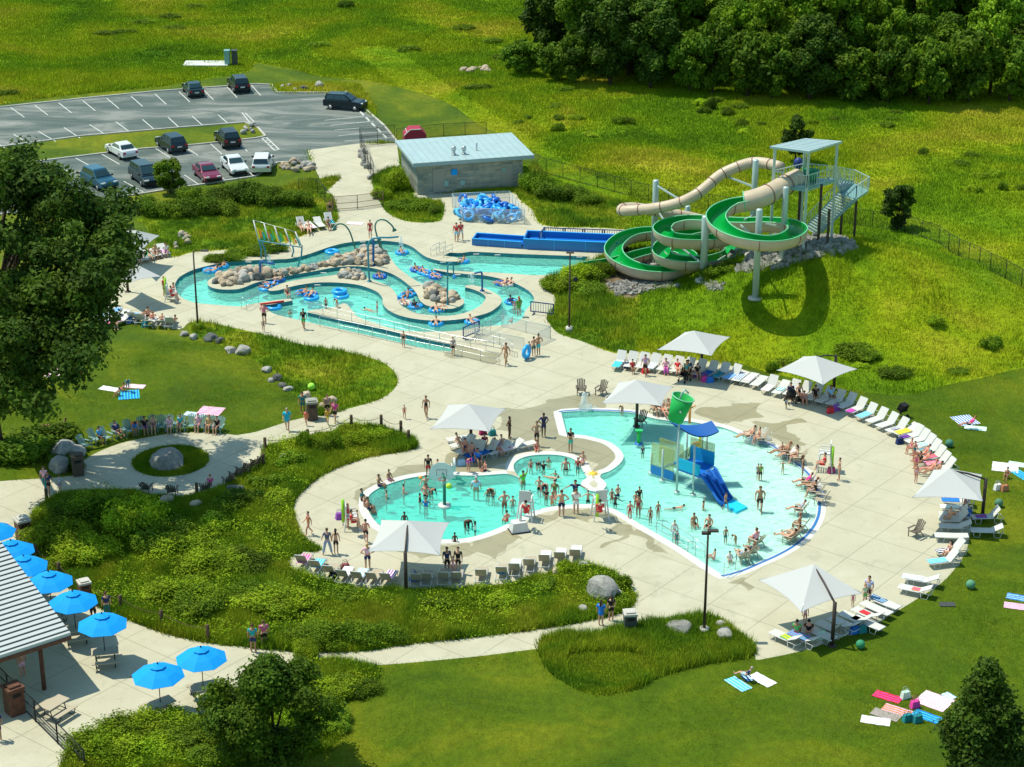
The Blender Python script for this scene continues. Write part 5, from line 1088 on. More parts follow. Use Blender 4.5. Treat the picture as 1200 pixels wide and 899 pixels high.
for k, p in enumerate(dc):
    q = p.lerp((dc[0] + dc[2]) / 2, .04) - tb; MB().box((q.x, q.y, ZT / 2 + .2), (.2, .2, ZT - .4)).build('post', 'pale_steel', st)
for kk in ((.5, .0), (.5, .6)):
    q = dc[0] + (dc[1] - dc[0]) * kk[0] + (dc[3] - dc[0]) * kk[1] - tb; MB().box((q.x, q.y, ZD / 2), (.2, .2, ZD)).build('post', 'post_brown', st)
def railing(parent, pts, m='pale_steel', h=1.1, pitch=.3):
    rb = MB()
    for a_, b2 in zip(pts[:-1], pts[1:]):
        a_, b2 = a_ - tb, b2 - tb; U = Vector((0, 0, h)); rb.bar(a_ + U, b2 + U, .06).bar(a_ + U * .12, b2 + U * .12, .04); n = max(1, int((b2 - a_).length / pitch))
        for k in range(n + 1): q = a_.lerp(b2, k / n); rb.bar(q + U * .1, q + U, .028 if k % 4 else .07)
    rb.build('railing', m, parent)
railing(st, [dc[0].lerp(dc[1], .0), dc[1].lerp(dc[0], .25)]); railing(st, [dc[0], dc[0].lerp(dc[3], .3)]); railing(st, [dc[0].lerp(dc[3], .7), dc[3], dc[2], dc[1].lerp(dc[2], .3)])
la = [P(984, 226, ZL), P(1003, 233, ZL), P(1018, 223, ZL), P(1000, 214, ZL)]
b = MB(); b.add([p - tb for p in la] + [p - tb - Vector((0, 0, .18)) for p in la], [(0, 1, 2, 3), (7, 6, 5, 4), (0, 4, 5, 1), (1, 5, 6, 2), (2, 6, 7, 3), (3, 7, 4, 0)]); b.build('landing', 'teal_steel', st)
railing(st, [la[1], la[2], la[3]])
def stair(a0, a1, b0, b1, n):
    b = MB(); s = MB()
    for k in range(n):
        t = (k + .5) / n; l, r_ = a0.lerp(b0, t) - tb, a1.lerp(b1, t) - tb; b.bar(l, r_, .30, .05)
    b.build('tread', 'pale_steel', st); s.bar(a0 - tb, b0 - tb, .08, .3).bar(a1 - tb, b1 - tb, .08, .3); s.build('stringer', 'teal_steel', st); railing(st, [a0, b0]); railing(st, [a1, b1])
stair(dc[1].lerp(dc[0], .02), dc[1].lerp(dc[2], .3) + ex * .02, la[0].lerp(la[3], .1), la[3], 9)
g0 = P(944, 268, 5.0); g1 = P(957, 276, 4.7)
stair(la[0] + Vector((0, 0, 0)), la[1], g0, g1, 17)
for px, py in ((988, 228), (1004, 229), (972, 245)):
    A = P(px, py, 7.0 if px < 970 else ZL - .1); z1 = A.z; MB().box((A.x - tb.x, A.y - tb.y, (z1 + 2) / 2), (.18, .18, z1 - 2)).build('post', 'post_brown', st)
q = P(935, 200, ZD) - tb; MB().sphere((q.x, q.y, ZD + .6), (.4, .4, .5), 12, 8).build('start_tub', 'navy', st)
q = P(950, 212, ZD) - tb; MB().cyl((q.x, q.y, ZD), .55, .9, 14, .65).build('start_tub', (.01, .22, .10), st)
# ------------------------------------------------------------------ loungers
def lounger_proto(back=50, name='sun_lounger', fm='white_plastic', sm='sling'):
    """foot at origin, head towards +Y"""
    t = thing(name, 'x', 'sun lounger'); ca, sa = math.cos(R(back)), math.sin(R(back)); y1 = 1.22; z = .36; Lb = .78
    MB().box((0, y1 / 2, z), (.60, y1, .035)).build('seat', sm, t)
    b = MB(); c = Vector((0, y1 + ca * Lb / 2, z + sa * Lb / 2)); b.box(c, (.60, Lb, .035), R3=Matrix.Rotation(R(back), 3, 'X')); b.build('backrest', sm, t)
    f = MB()
    for s in (-1, 1):
        x = s * .32; f.tube([(x, 0, z), (x, y1, z), (x, y1 + ca * Lb, z + sa * Lb)], .024, 5); f.tube([(x, y1, z), (x, 1.95, z - .02)], .02, 5)
        f.tube([(x, .12, z), (x, .18, .02), (x, .50, .02), (x, .55, z)], .02, 5); f.tube([(x, 1.35, z), (x, 1.40, .02), (x, 1.75, .02), (x, 1.85, z)], .02, 5)
    f.tube([(-.32, y1 + ca * Lb, z + sa * Lb), (.32, y1 + ca * Lb, z + sa * Lb)], .024, 5); f.tube([(-.32, 0, z), (.32, 0, z)], .024, 5); f.tube([(-.32, 1.95, z - .02), (.32, 1.95, z - .02)], .02, 5)
    f.build('frame', fm, t); return t
LP = {'up': lounger_proto(52), 'mid': lounger_proto(28), 'flat': lounger_proto(3), 'tan': lounger_proto(55, sm='tan_sling')}; LUSED = set()
def lounger(fx, fy, hx, hy, kind, label, group):
    A, B2 = P(fx, fy), P(hx, hy); d = B2 - A; rz = math.atan2(d.y, d.x) - math.pi / 2; p = LP[kind]
    if kind not in LUSED: LUSED.add(kind); p.location = A; p.rotation_euler = (0, 0, rz); p['label'] = label; p['group'] = group; t = p
    else: t = dup(p, A, rz, label, group)
    return (t, A, rz, kind)
def along(pts, n):
    d = [0]
    for a, b2 in zip(pts[:-1], pts[1:]): d.append(d[-1] + math.hypot(b2[0] - a[0], b2[1] - a[1]))
    out = []
    for k in range(n):
        s = d[-1] * k / max(1, n - 1); i = min(len(pts) - 2, max(j for j in range(len(d)) if d[j] <= s + 1e-6)); t = (s - d[i]) / (d[i + 1] - d[i]); out.append((lerp(pts[i][0], pts[i + 1][0], t), lerp(pts[i][1], pts[i + 1][1], t)))
    return out
def towel_mesh(w, l, seed, z=0.0):
    r = random.Random(seed); N, M_ = 8, 10; V = []
    for j in range(M_ + 1):
        for i in range(N + 1):
            x = (i / N - .5) * w; y = (j / M_ - .5) * l; V.append((x + .03 * noise.noise((y * 3, seed, 0)), y + .03 * noise.noise((x * 3, seed, 4)), .012 + .035 * abs(noise.noise((x * 4 + seed, y * 4, 1)))))
    return MB().add(V, [(j * (N + 1) + i, j * (N + 1) + i + 1, (j + 1) * (N + 1) + i + 1, (j + 1) * (N + 1) + i) for j in range(M_) for i in range(N)], True).mesh('towel')
TM = [towel_mesh(.75, 1.5, k) for k in range(3)] + [towel_mesh(1.5, 1.7, 5), towel_mesh(.5, .7, 6)]
for m_ in TM: m_.materials.append(None)
def stripe_mat(a, b_, sc=9):
    nm = 'towel_%s_%s' % (''.join('%02x' % int(c * 255) for c in a), ''.join('%02x' % int(c * 255) for c in b_))
    if nm in MATS: return nm
    g = NT(nm); w_ = g.t.nodes.new('ShaderNodeTexWave'); w_.inputs['Scale'].default_value = sc / 6; w_.inputs['Distortion'].default_value = 1.5
    tc = g.t.nodes.new('ShaderNodeTexCoord'); g.t.links.new(tc.outputs['Object'], w_.inputs['Vector']); g.base(g.ramp(w_.outputs[0], [(.45, a), (.55, b_)])); g.set(.95, .05); return nm
WH, PK, BL, TQ, RD, YL, OR, GR, NV, PU, LG = (.78,.76,.74), (.75,.06,.32), (.02,.18,.62), (.06,.50,.55), (.60,.03,.04), (.75,.60,.05), (.80,.25,.06), (.10,.42,.10), (.015,.03,.12), (.30,.08,.45), (.55,.75,.62)
BK, TE, LB_, LP_ = (.012,.012,.014), (.02,.22,.24), (.35,.60,.80), (.80,.45,.58)
def towel(px, py, c, label, rz=0, k=0, z=0, loc=None, s=1, c2=None, group=None):
    A = loc if loc is not None else P(px, py); m_ = stripe_mat(c, c2) if c2 else M(c)
    o = obj('towel', TM[k], m_, loc=(A.x, A.y, A.z + z)); o.rotation_euler = (0, 0, rz); o.scale = (s, s, 1); return tag(o, label, 'towel', group)
def on_lounger(ln, c, label, y=.65, c2=None, k=0, s=.8, rz=0):
    t, A, a, kind = ln; L = Vector((A.x - math.sin(a) * y, A.y + math.cos(a) * y, .385)); return towel(0, 0, c, label, a + rz, k, 0, L, s, c2)
def bag(px, py, c, label, s=1.0, z=0, rz=.4, name='tote_bag'):
    t = thing(name, label, 'bag', P(px, py, z), rz); b = MB(); b.box((0, 0, .16 * s), (.42 * s, .24 * s, .32 * s), taper=.78); b.build('body', c, t)
    h = MB()
    for y in (-.08, .08): h.tube([(-.12 * s, y * s, .31 * s), (-.08 * s, y * s, .5 * s), (.08 * s, y * s, .5 * s), (.12 * s, y * s, .31 * s)], .012 * s, 5)
    h.build('handles', tuple(q * .6 for q in c) if isinstance(c, tuple) else c, t); return t
G1 = 'loungers along the upper lawn edge'
rowA = [lounger(a[0], a[1], a[0] + 8.5 + k * .5, a[1] - 11 + k * .4, 'up', 'upright white lounger in the upper lawn edge row, %s from the left' % ORD[k], G1) for k, a in enumerate(along([(722,434),(758,437),(800,442),(850,449)], 11))]
for k, a in enumerate([(861,451.5),(872,453.5),(883,457)]): rowA.append(lounger(a[0], a[1], a[0] + 14, a[1] - 11, 'flat', 'white lounger laid flat, %s of three at the right end of the upper row' % ORD[k], G1))
G2 = 'loungers curving along the right plaza edge'
rowB = [lounger(a[0], a[1], a[0] + 13 + k * .65, a[1] - 10.5 + k * .35, 'up' if k not in (1,) else 'mid', 'white lounger in the curved row below the hillside, %s from the left' % ORD[k], G2) for k, a in enumerate(along([(896,463),(905,466),(930,469),(965,478),(988,484),(1002,493),(1020,501),(1040,511)], 13))]
rowC = [lounger(a[0], a[1], a[0] + 22, a[1] - 6 + k * .4, 'up' if k not in (0,) else 'mid', 'white lounger in the crowded row above the far right sail, %s from the top' % ORD[k], G2) for k, a in enumerate(along([(1049,514),(1062,523),(1074,534),(1082,546),(1090,556)], 8))]
rowD = [lounger(a[0], a[1], a[0] + 27, a[1] + 1, kd, 'white lounger in the column below the far right sail, %s from the top' % ORD[k], G2) for k, (a, kd) in enumerate([((1104,592),'up'),((1103,600),'up'),((1100,608),'up'),((1100,614),'up'),((1100,622),'mid'),((1095,633),'flat')])]
rowD += [lounger(1138, 612, 1166, 611, 'up', 'white lounger right of the far right sail post, upper one', G2), lounger(1137, 627, 1165, 628, 'mid', 'white lounger right of the far right sail post, lower one', G2)]
rowE = [lounger(1098,653,1128,648,'up','white lounger with a seated dark haired woman on the right plaza edge',G2), lounger(1089,665,1119,661,'up','white lounger with turquoise towel on the right plaza edge',G2), lounger(1061,682,1090,687,'mid','white lounger upper of the pair at the lower right plaza edge',G2), lounger(1053,693,1081,699,'mid','white lounger lower of the pair at the lower right plaza edge',G2)]
rowF = [lounger(a[0], a[1], a[0] + 20, a[1] + 9, kd, 'white lounger near the bent sail post, %s from the right' % ORD[k], G2) for k, (a, kd) in enumerate([((1020,705),'flat'),((1010,712),'flat'),((1000,719),'mid'),((1000,729),'flat'),((985,724),'mid'),((972,730),'mid'),((958,735),'up'),((944,741),'flat'),((925,747),'mid'),((904,746),'mid')])]
G3 = 'loungers backing onto the large planting bed'
rowG = [lounger(a[0] + 3, a[1] - 16, a[0], a[1], 'tan', 'tan backed lounger along the bed below the round pool, %s from the right' % ORD[k], G3) for k, a in enumerate([(673,663),(655,666),(637,669),(619,674),(602,679),(587,683),(563,686),(534,689),(519,689),(499,690),(487,691)])]
rowH = [lounger(a[0] + 9, a[1] - 13, a[0], a[1], 'tan', 'pale lounger along the bed left of the sail post, %s from the right' % ORD[k], G3) for k, a in enumerate([(452,688),(435,687),(418,686),(401,684),(385,679),(369,673),(353,667)])]
G4 = 'loungers under the sail between the pools'
rowI = [lounger(*a, kd, 'lounger in the cluster under the sail between the pools, %s from the left' % ORD[k], G4) for k, (a, kd) in enumerate([((524,521,545,518),'flat'),((529,529,550,522),'mid'),((537,537,556,527),'mid'),((548,541,566,531),'up'),((560,539,580,531),'up'),((572,537,592,530),'mid'),((585,534,605,528),'mid'),((596,530,616,526),'flat')])]
G5 = 'loungers round the left end of the lazy river'
rowJ = [lounger(*a, kd, 'lounger in the upper group by the oak, %s from the left' % ORD[k], G5) for k, (a, kd) in enumerate([((155,309,143,301),'up'),((163,309,151,300),'mid'),((171,309,161,300),'mid'),((178,306,167,298),'flat'),((186,304,176,296),'flat'),((196,302,187,294),'mid')])]
rowK = [lounger(*a, kd, 'lounger in the lower group by the oak, %s from the left' % ORD[k], G5) for k, (a, kd) in enumerate([((140,366,130,374),'up'),((150,368,141,376),'mid'),((162,371,154,379),'up'),((172,373,164,381),'up'),((183,376,176,383),'mid'),((194,376,188,384),'mid'),((203,377,198,386),'up')])]
rowK += [lounger(112,378,128,373,'flat','white flat lounger on the grass by the oak, left of the lone three',G5), lounger(120,381,138,376,'flat','white flat lounger on the grass by the oak, middle of the lone three',G5), lounger(128,384,146,379,'mid','white lounger on the grass by the oak, right of the lone three',G5)]
G6 = 'loungers on the bank behind the river'
rowL = [lounger(*a, kd, 'lounger on the bank behind the rainbow arbor, %s from the left' % ORD[k], G6) for k, (a, kd) in enumerate([((359,272,350,265),'up'),((368,272,360,265),'flat'),((378,270,371,263),'mid'),((390,267,383,260),'up')])]
# garden chairs
def chair_proto(m_):
    t = thing('garden_chair', 'x', 'garden chair')
    b = MB()
    for k in range(5): x = -.2 + .1 * k; b.bar((x, .22, .33), (x * 1.3, .62, 1.02 - abs(x) * .5), .085, .02)
    b.build('backrest', m_, t); MB().box((0, 0, .34), (.5, .52, .03), R3=Matrix.Rotation(-.12, 3, 'X')).build('seat', m_, t)
    for s in (-1, 1):
        MB().box((s * .33, .02, .56), (.13, .68, .025)).build('armrest', m_, t); MB().bar((s * .29, -.26, 0), (s * .29, -.26, .56), .06, .03).build('leg', m_, t); MB().bar((s * .27, .5, 0), (s * .27, .22, .36), .06, .03).build('leg', m_, t)
    return t
CPT = {'adirondack': chair_proto('adirondack'), 'adirondack_brown': chair_proto('adirondack_brown'), 'tan_sling': chair_proto('tan_sling')}; CUSED = set()
def chair(px, py, face, m_, label, group, z=0):
    """face: degrees the sitter looks towards (0 away from the viewer, 180 to the viewer, 90 left)"""
    rz = R(face + 180); p = CPT[m_]; A = P(px, py, z)
    if m_ not in CUSED: CUSED.add(m_); p.location = A; p.rotation_euler = (0, 0, rz); p['label'] = label; p['group'] = group; return p
    return dup(p, A, rz, label, group)
GC = 'garden chairs round the boulder plaza'
for k, (px, py, f) in enumerate([(101,527,240),(113,520,235),(125,518,230),(139,513,220),(152,510,210),(167,507,200),(180,505,195),(190,505,190),(199,505,185),(212,505,180),(224,504,178),(236,505,170),(247,506,165),(256,507,160)]):
    chair(px, py, f, 'adirondack', 'teal garden chair on the far side of the boulder plaza, %s from the left' % ORD[k], GC)
for k, (px, py, f) in enumerate([(172,577,-10),(202,580,0),(241,577,15),(268,569,25),(276,562,35),(284,556,40),(293,551,45),(301,547,45)]):
    chair(px, py, f, 'adirondack_brown', 'weathered brown garden chair at the bed edge, %s from the left' % ORD[k], 'weathered chairs along the bed edge')
GP = 'tan chairs standing in the shallow pool'
CH_ = [(877,516,100),(890,520,100),(918,535,95),(926,539,95),(934,543,90),(944,571,80),(950,576,75),(955,583,72),(960,591,70),(936,603,75),(937,622,60),(930,632,55),(924,636,55),(886,640,40),(880,652,20),(870,658,15),(768,485,200),(776,486,200),(785,486,195),(793,485,190)]
for k, (px, py, f) in enumerate(CH_):
    wh = ('at the upper coping by the blue canopy, %s' % ('left', 'right')[k] if k < 2 else 'in the trio at the upper right rim, %s' % ('left', 'middle', 'right')[k - 2] if k < 5 else 'in the right rim group, %s from the top' % ORD[k - 5] if k < 10 else 'in the lower right rim pair or trio, %s from the top' % ORD[k - 10] if k < 13 else 'in the group of three near the bottom corner, %s' % ('upper', 'middle', 'lower')[k - 13] if k < 16 else 'on the pad behind the sail post, %s from the left' % ORD[k - 16])
    chair(px, py, f, 'tan_sling', 'tan chair ' + wh, GP, -.1 if 4 < k < 16 else 0)
chair(681, 462, 180, 'adirondack_brown', 'empty grey garden chair behind the water jet, left of two', 'empty chairs behind the water jet'); chair(704, 463, 150, 'adirondack_brown', 'empty grey garden chair behind the water jet, right of two', 'empty chairs behind the water jet')
chair(1072, 629, 130, 'adirondack_brown', 'single empty chair out on the open plaza near the far right sail', 'empty chairs on the open plaza'); chair(750, 499, 150, 'adirondack_brown', 'dark chair in the water leaning on the pool sail post', 'empty chairs on the open plaza')
# towels on loungers and on the grass
on_lounger(rowA[0], TQ, 'teal towel hanging over the foot of the leftmost upper lounger', .25); on_lounger(rowA[3], LB_, 'blue and white towel on the fourth upper lounger', .6, WH); on_lounger(rowA[10], BL, 'navy patterned towel on the last upright upper lounger', .5, LB_)
on_lounger(rowA[11], BL, 'blue striped towel on the first flat upper lounger', .9, WH, 0, .75); on_lounger(rowA[12], LP_, 'pink towel on the middle flat upper lounger', .9, WH, 0, .75); on_lounger(rowA[8], BL, 'dark blue towel heaped on a shaded upper lounger', .5, NV); on_lounger(rowA[9], TQ, 'teal towel bunched on a shaded upper lounger', .5, NV)
on_lounger(rowB[0], LP_, 'pale pink towel on the first curved row lounger', .5, WH); on_lounger(rowB[1], TQ, 'turquoise towel on the second curved row lounger', .9, WH, 4, 1); on_lounger(rowB[9], TQ, 'teal towel on a lounger at the edge of the sail shade', .6, LB_); on_lounger(rowB[8], PU, 'purple towel heaped at the foot of a shaded lounger', .2, PK, 4, 1)
on_lounger(rowB[12], NV, 'navy print shirt lying on the last curved row lounger', .7, WH, 4, .8)
on_lounger(rowC[0], YL, 'bright yellow towel on the top lounger above the far right sail', .7, None, 0, .8); on_lounger(rowC[1], NV, 'dark striped towel at the foot of a crowded lounger', .3, PU, 4, 1); on_lounger(rowC[3], TQ, 'teal and white striped towel over a lounger back', 1.2, WH); on_lounger(rowC[5], PK, 'pink towel on a crowded lounger', .7, OR, 4, 1.1)
on_lounger(rowC[6], RD, 'red towel on the second last crowded lounger', .5, LP_); on_lounger(rowC[4], BL, 'blue towel on a crowded lounger', .6, GR, 4, 1.1)
on_lounger(rowD[0], BL, 'bright blue towel on the top lounger below the sail', .5, None, 0, .75); on_lounger(rowD[1], LG, 'mint green towel on the second lounger below the sail', .5, WH, 0, .8); on_lounger(rowD[2], OR, 'orange cloth on the third lounger below the sail', .8, None, 4, .7); on_lounger(rowD[6], BL, 'blue towel on the lounger by the sail post', .6, RD, 4, 1)
on_lounger(rowE[0], NV, 'dark blue print towel at the foot of the seated woman', .3, WH, 4, 1); on_lounger(rowE[1], TQ, 'turquoise towel on the right edge lounger', .5, LB_); on_lounger(rowE[2], LB_, 'pale blue towel on the upper of the lower right pair', .4, WH); on_lounger(rowE[3], OR, 'orange and pink cloth on the lower of the lower right pair', 1.1, PK, 4, .9)
on_lounger(rowF[2], RD, 'red cloth bundled on a lounger near the bent post', .8, None, 4, .8); on_lounger(rowF[8], TQ, 'turquoise towel with purple patch on a shaded lounger', .7, PU, 0, .9); on_lounger(rowF[9], GR, 'green towel draped over the lounger near the leftmost one', 1.1, YL, 4, 1); on_lounger(rowF[0], LB_, 'grey blue towel on the rightmost lounger near the bent post', .5, NV, 0, .7)
on_lounger(rowH[6], PK, 'hot pink towel on a lounger by the planting bed', .9, LP_); on_lounger(rowH[5], LB_, 'light blue towel on a lounger by the planting bed', .8, TQ); on_lounger(rowH[3], WH, 'white towel on a tan lounger by the planting bed', .6); on_lounger(rowH[2], WH, 'white towel with blue edge on a tan lounger', .6, LB_); on_lounger(rowH[0], PU, 'lilac patterned towel on the lounger closest to the sail post', .6, WH)
for k in (0, 1, 2, 4): on_lounger(rowG[k], WH, ['white towel over the rightmost tan lounger seat', 'white towel over the second tan lounger seat from the right', 'white towel over the third tan lounger seat from the right', '', 'white towel over the fifth tan lounger seat from the right'][k], .5)
on_lounger(rowG[5], TQ, 'blue green towel over the back of a tan lounger', 1.1, BL, 4, 1); on_lounger(rowJ[3], GR, 'green towel on a lounger by the upper oak group', .7, TQ); on_lounger(rowJ[5], PU, 'lilac towel on the last lounger of the upper oak group', .7, WH); on_lounger(rowK[0], BL, 'blue towel on the first lounger of the lower oak group', .6, LB_); on_lounger(rowK[2], TQ, 'bright blue towel hanging on a lounger by the oak', .8, BL)
on_lounger(rowK[7], TQ, 'teal striped towel on the left lounger on the grass', .8, WH); on_lounger(rowK[9], PK, 'pink towel on the right lounger on the grass', .5, LP_); on_lounger(rowL[1], LP_, 'pink towel on the bank lounger', .6, WH); on_lounger(rowL[3], TQ, 'teal towel on the bank lounger right', .7, NV); on_lounger(rowI[3], BL, 'blue patterned towel in the sail cluster', .5, NV, 0, .9); on_lounger(rowI[4], NV, 'navy towel hanging in the sail cluster', .3, BL, 0, .9); on_lounger(rowI[6], LP_, 'pale pink towel in the sail cluster', .6, WH)
for a in [(62,437,WH,'large white blanket spread on the left lawn',.5,3,LP_),(76,434,WH,'white towel above the blanket on the left lawn',.2,0,LG),(90,439,BL,'blue towel at the right end of the white blankets on the left lawn',.3,0,RD),(128,456,LG,'pale green towel in the middle of the left lawn',1.2,0,WH),(151,463,BL,'bright blue patterned towel in the middle of the left lawn',.2,3,TQ),(158,453,WH,'white and pink towel behind the children on the left lawn',1.4,0,LP_),
          (63,506,RD,'red and white striped towel in the oak shade on the lawn',.4,0,BL),(78,503,BL,'blue and red towel in the oak shade on the lawn',1.0,0,RD),(54,500,PK,'small pink towel at the left of the shaded towels',.4,4,None),(228,486,WH,'grey and white patterned blanket behind the garden chairs',1.3,0,LB_),(247,482,PK,'hot pink and white blanket on the lawn behind the garden chairs',1.35,3,WH),
          (1131,493,BL,'blue patterned towel on the right lawn',.3,3,WH),(1143,502,LG,'pale green towel on the right lawn',1.3,0,None),(1178,548,WH,'white round towel at the right lawn edge',1.3,3,None),(1195,545,LG,'pale green towel at the right edge of the frame',1.2,0,None),(1197,557,BL,'turquoise towel cut by the right frame edge',.4,0,TQ),(1195,701,LB_,'blue and white towel at the right edge below the plaza',1.2,0,BL),(1192,711,LP_,'pale pink towel at the right edge below the plaza',1.3,0,None),
          (865,802,TQ,'light blue towel on the lawn left of the white one',.6,0,LB_),(893,797,WH,'plain white towel on the bottom lawn',.7,0,None),(876,795,NV,'small dark blue cloth between the two bottom towels',.4,4,LB_),(1040,817,PK,'hot pink towel on the bottom right lawn',1.0,0,RD),(1051,833,OR,'orange towel on the bottom right lawn',1.0,0,LP_),(1038,838,(.35,.30,.28),'grey brown towel overlapping the orange one',1.0,0,None),(1026,845,WH,'white towel at the lower left of the bottom right group',1.3,0,None),
          (1095,822,WH,'large pink and white patterned blanket on the bottom right lawn',.9,3,LP_),(1086,840,TQ,'turquoise chequered towel on the bottom right lawn',.9,0,BL),(1112,816,LB_,'light blue crumpled towel beside the pyramidal tree',.6,4,WH),(416,262,LP_,'pale pink towel lying on the concrete behind the river',1.4,0,WH)]:
    towel(a[0], a[1], a[2], a[3], a[4], a[5], .01, c2=a[6])
for a in [(734,431,NV,'dark bag beside the first upper loungers'),(756,437,RD,'red and black bag at the foot of the third upper lounger'),(826,447,PK,'magenta beach bag under the upper left sail'),(832,448,BL,'blue beach bag beside the magenta one'),(842,444,TE,'teal bag on the ground under the upper left sail'),(815,441,PU,'purple bag at a shaded upper lounger'),(973,484,RD,'red bag in the sail shade by the curved row'),(980,481,PU,'purple bag beside the red one'),(937,470,BK,'black bag at the stroller by the curved row'),(1054,520,NV,'dark bag at the foot of the yellow towel'),(1126,607,RD,'red bag behind the post of the far right sail'),
          (1134,604,BL,'blue bag right of the far right sail post'),(1001,742,BL,'blue bag in the bent post sail shade'),(1010,741,TE,'teal bag in the bent post sail shade'),(963,748,LG,'green bag among the shaded loungers near the bent post'),(553,541,BL,'blue bag at the front of the sail cluster'),(588,524,BL,'large blue bag in the sail cluster'),(566,509,(.35,.02,.10),'dark red umbrella bag behind the sail cluster'),(577,510,TE,'big teal bag behind the sail cluster'),(541,545,LB_,'pale blue bag on the deck before the sail cluster'),(391,678,BK,'black bag on the deck among the bed loungers'),(405,668,(.25,.05,.06),'maroon bag at the bed loungers'),(485,680,BL,'dark blue bag at the post of the lower sail'),
          (165,292,NV,'dark bag in the upper oak group'),(152,378,BL,'blue cooler bag in the lower oak group'),(170,383,TE,'teal bag in the lower oak group'),(108,385,TE,'teal bag on the grass by the three loungers'),(1169,574,WH,'white bag on the right lawn'),(1177,575,(.5,.2,.1),'small red brown bag on the right lawn'),(1075,846,TE,'dark teal sandals bag near the bottom towels'),(1063,845,TE,'small teal bag near the bottom towels'),(1072,829,PK,'pink bag beside the chequered towel'),(1061,818,LG,'small pale cloth bag by the hot pink towel'),(974,554,(.35,.05,.15),'maroon bag by the upper right lifeguard chair'),(398,608,PU,'purple bag beside the left lifeguard chair')]:
    bag(a[0], a[1], a[2], a[3], 1.25)
def ball(px, py, r, c, label, z=0): o = MB().sphere((0, 0, r), r, 14, 8).build('ball', c, loc=P(px, py, z)); tag(o, label, 'ball')
ball(1137, 690, .28, (.10, .28, .16), 'green ball on the lawn below the right plaza edge'); ball(1170, 594, .28, (.08, .2, .12), 'dark green ball on the lawn beside the far right loungers'); ball(1112, 524, .28, (.06, .2, .14), 'dark green ball on the right lawn above the far right sail'); ball(1008, 760, .26, (.04, .25, .12), 'green ball in the sail shadow on the lawn'); ball(365, 457, .27, (.40, .85, .08), 'lime green ball resting in the tall grass behind the trash can')
ball(526, 573, .2, (.5, .7, .05), 'lime ball floating under the basketball hoop', ZP - .1); ball(493, 562, .13, (.85, .35, .05), 'orange ball held up above the players in the round pool', .9)
o = MB().box((0, 0, .03), (.9, .5, .06)).build('drain_cover', 'trash_grey', loc=P(1110, 709)); tag(o, 'dark drain cover in the lawn below the right plaza edge', 'drain')
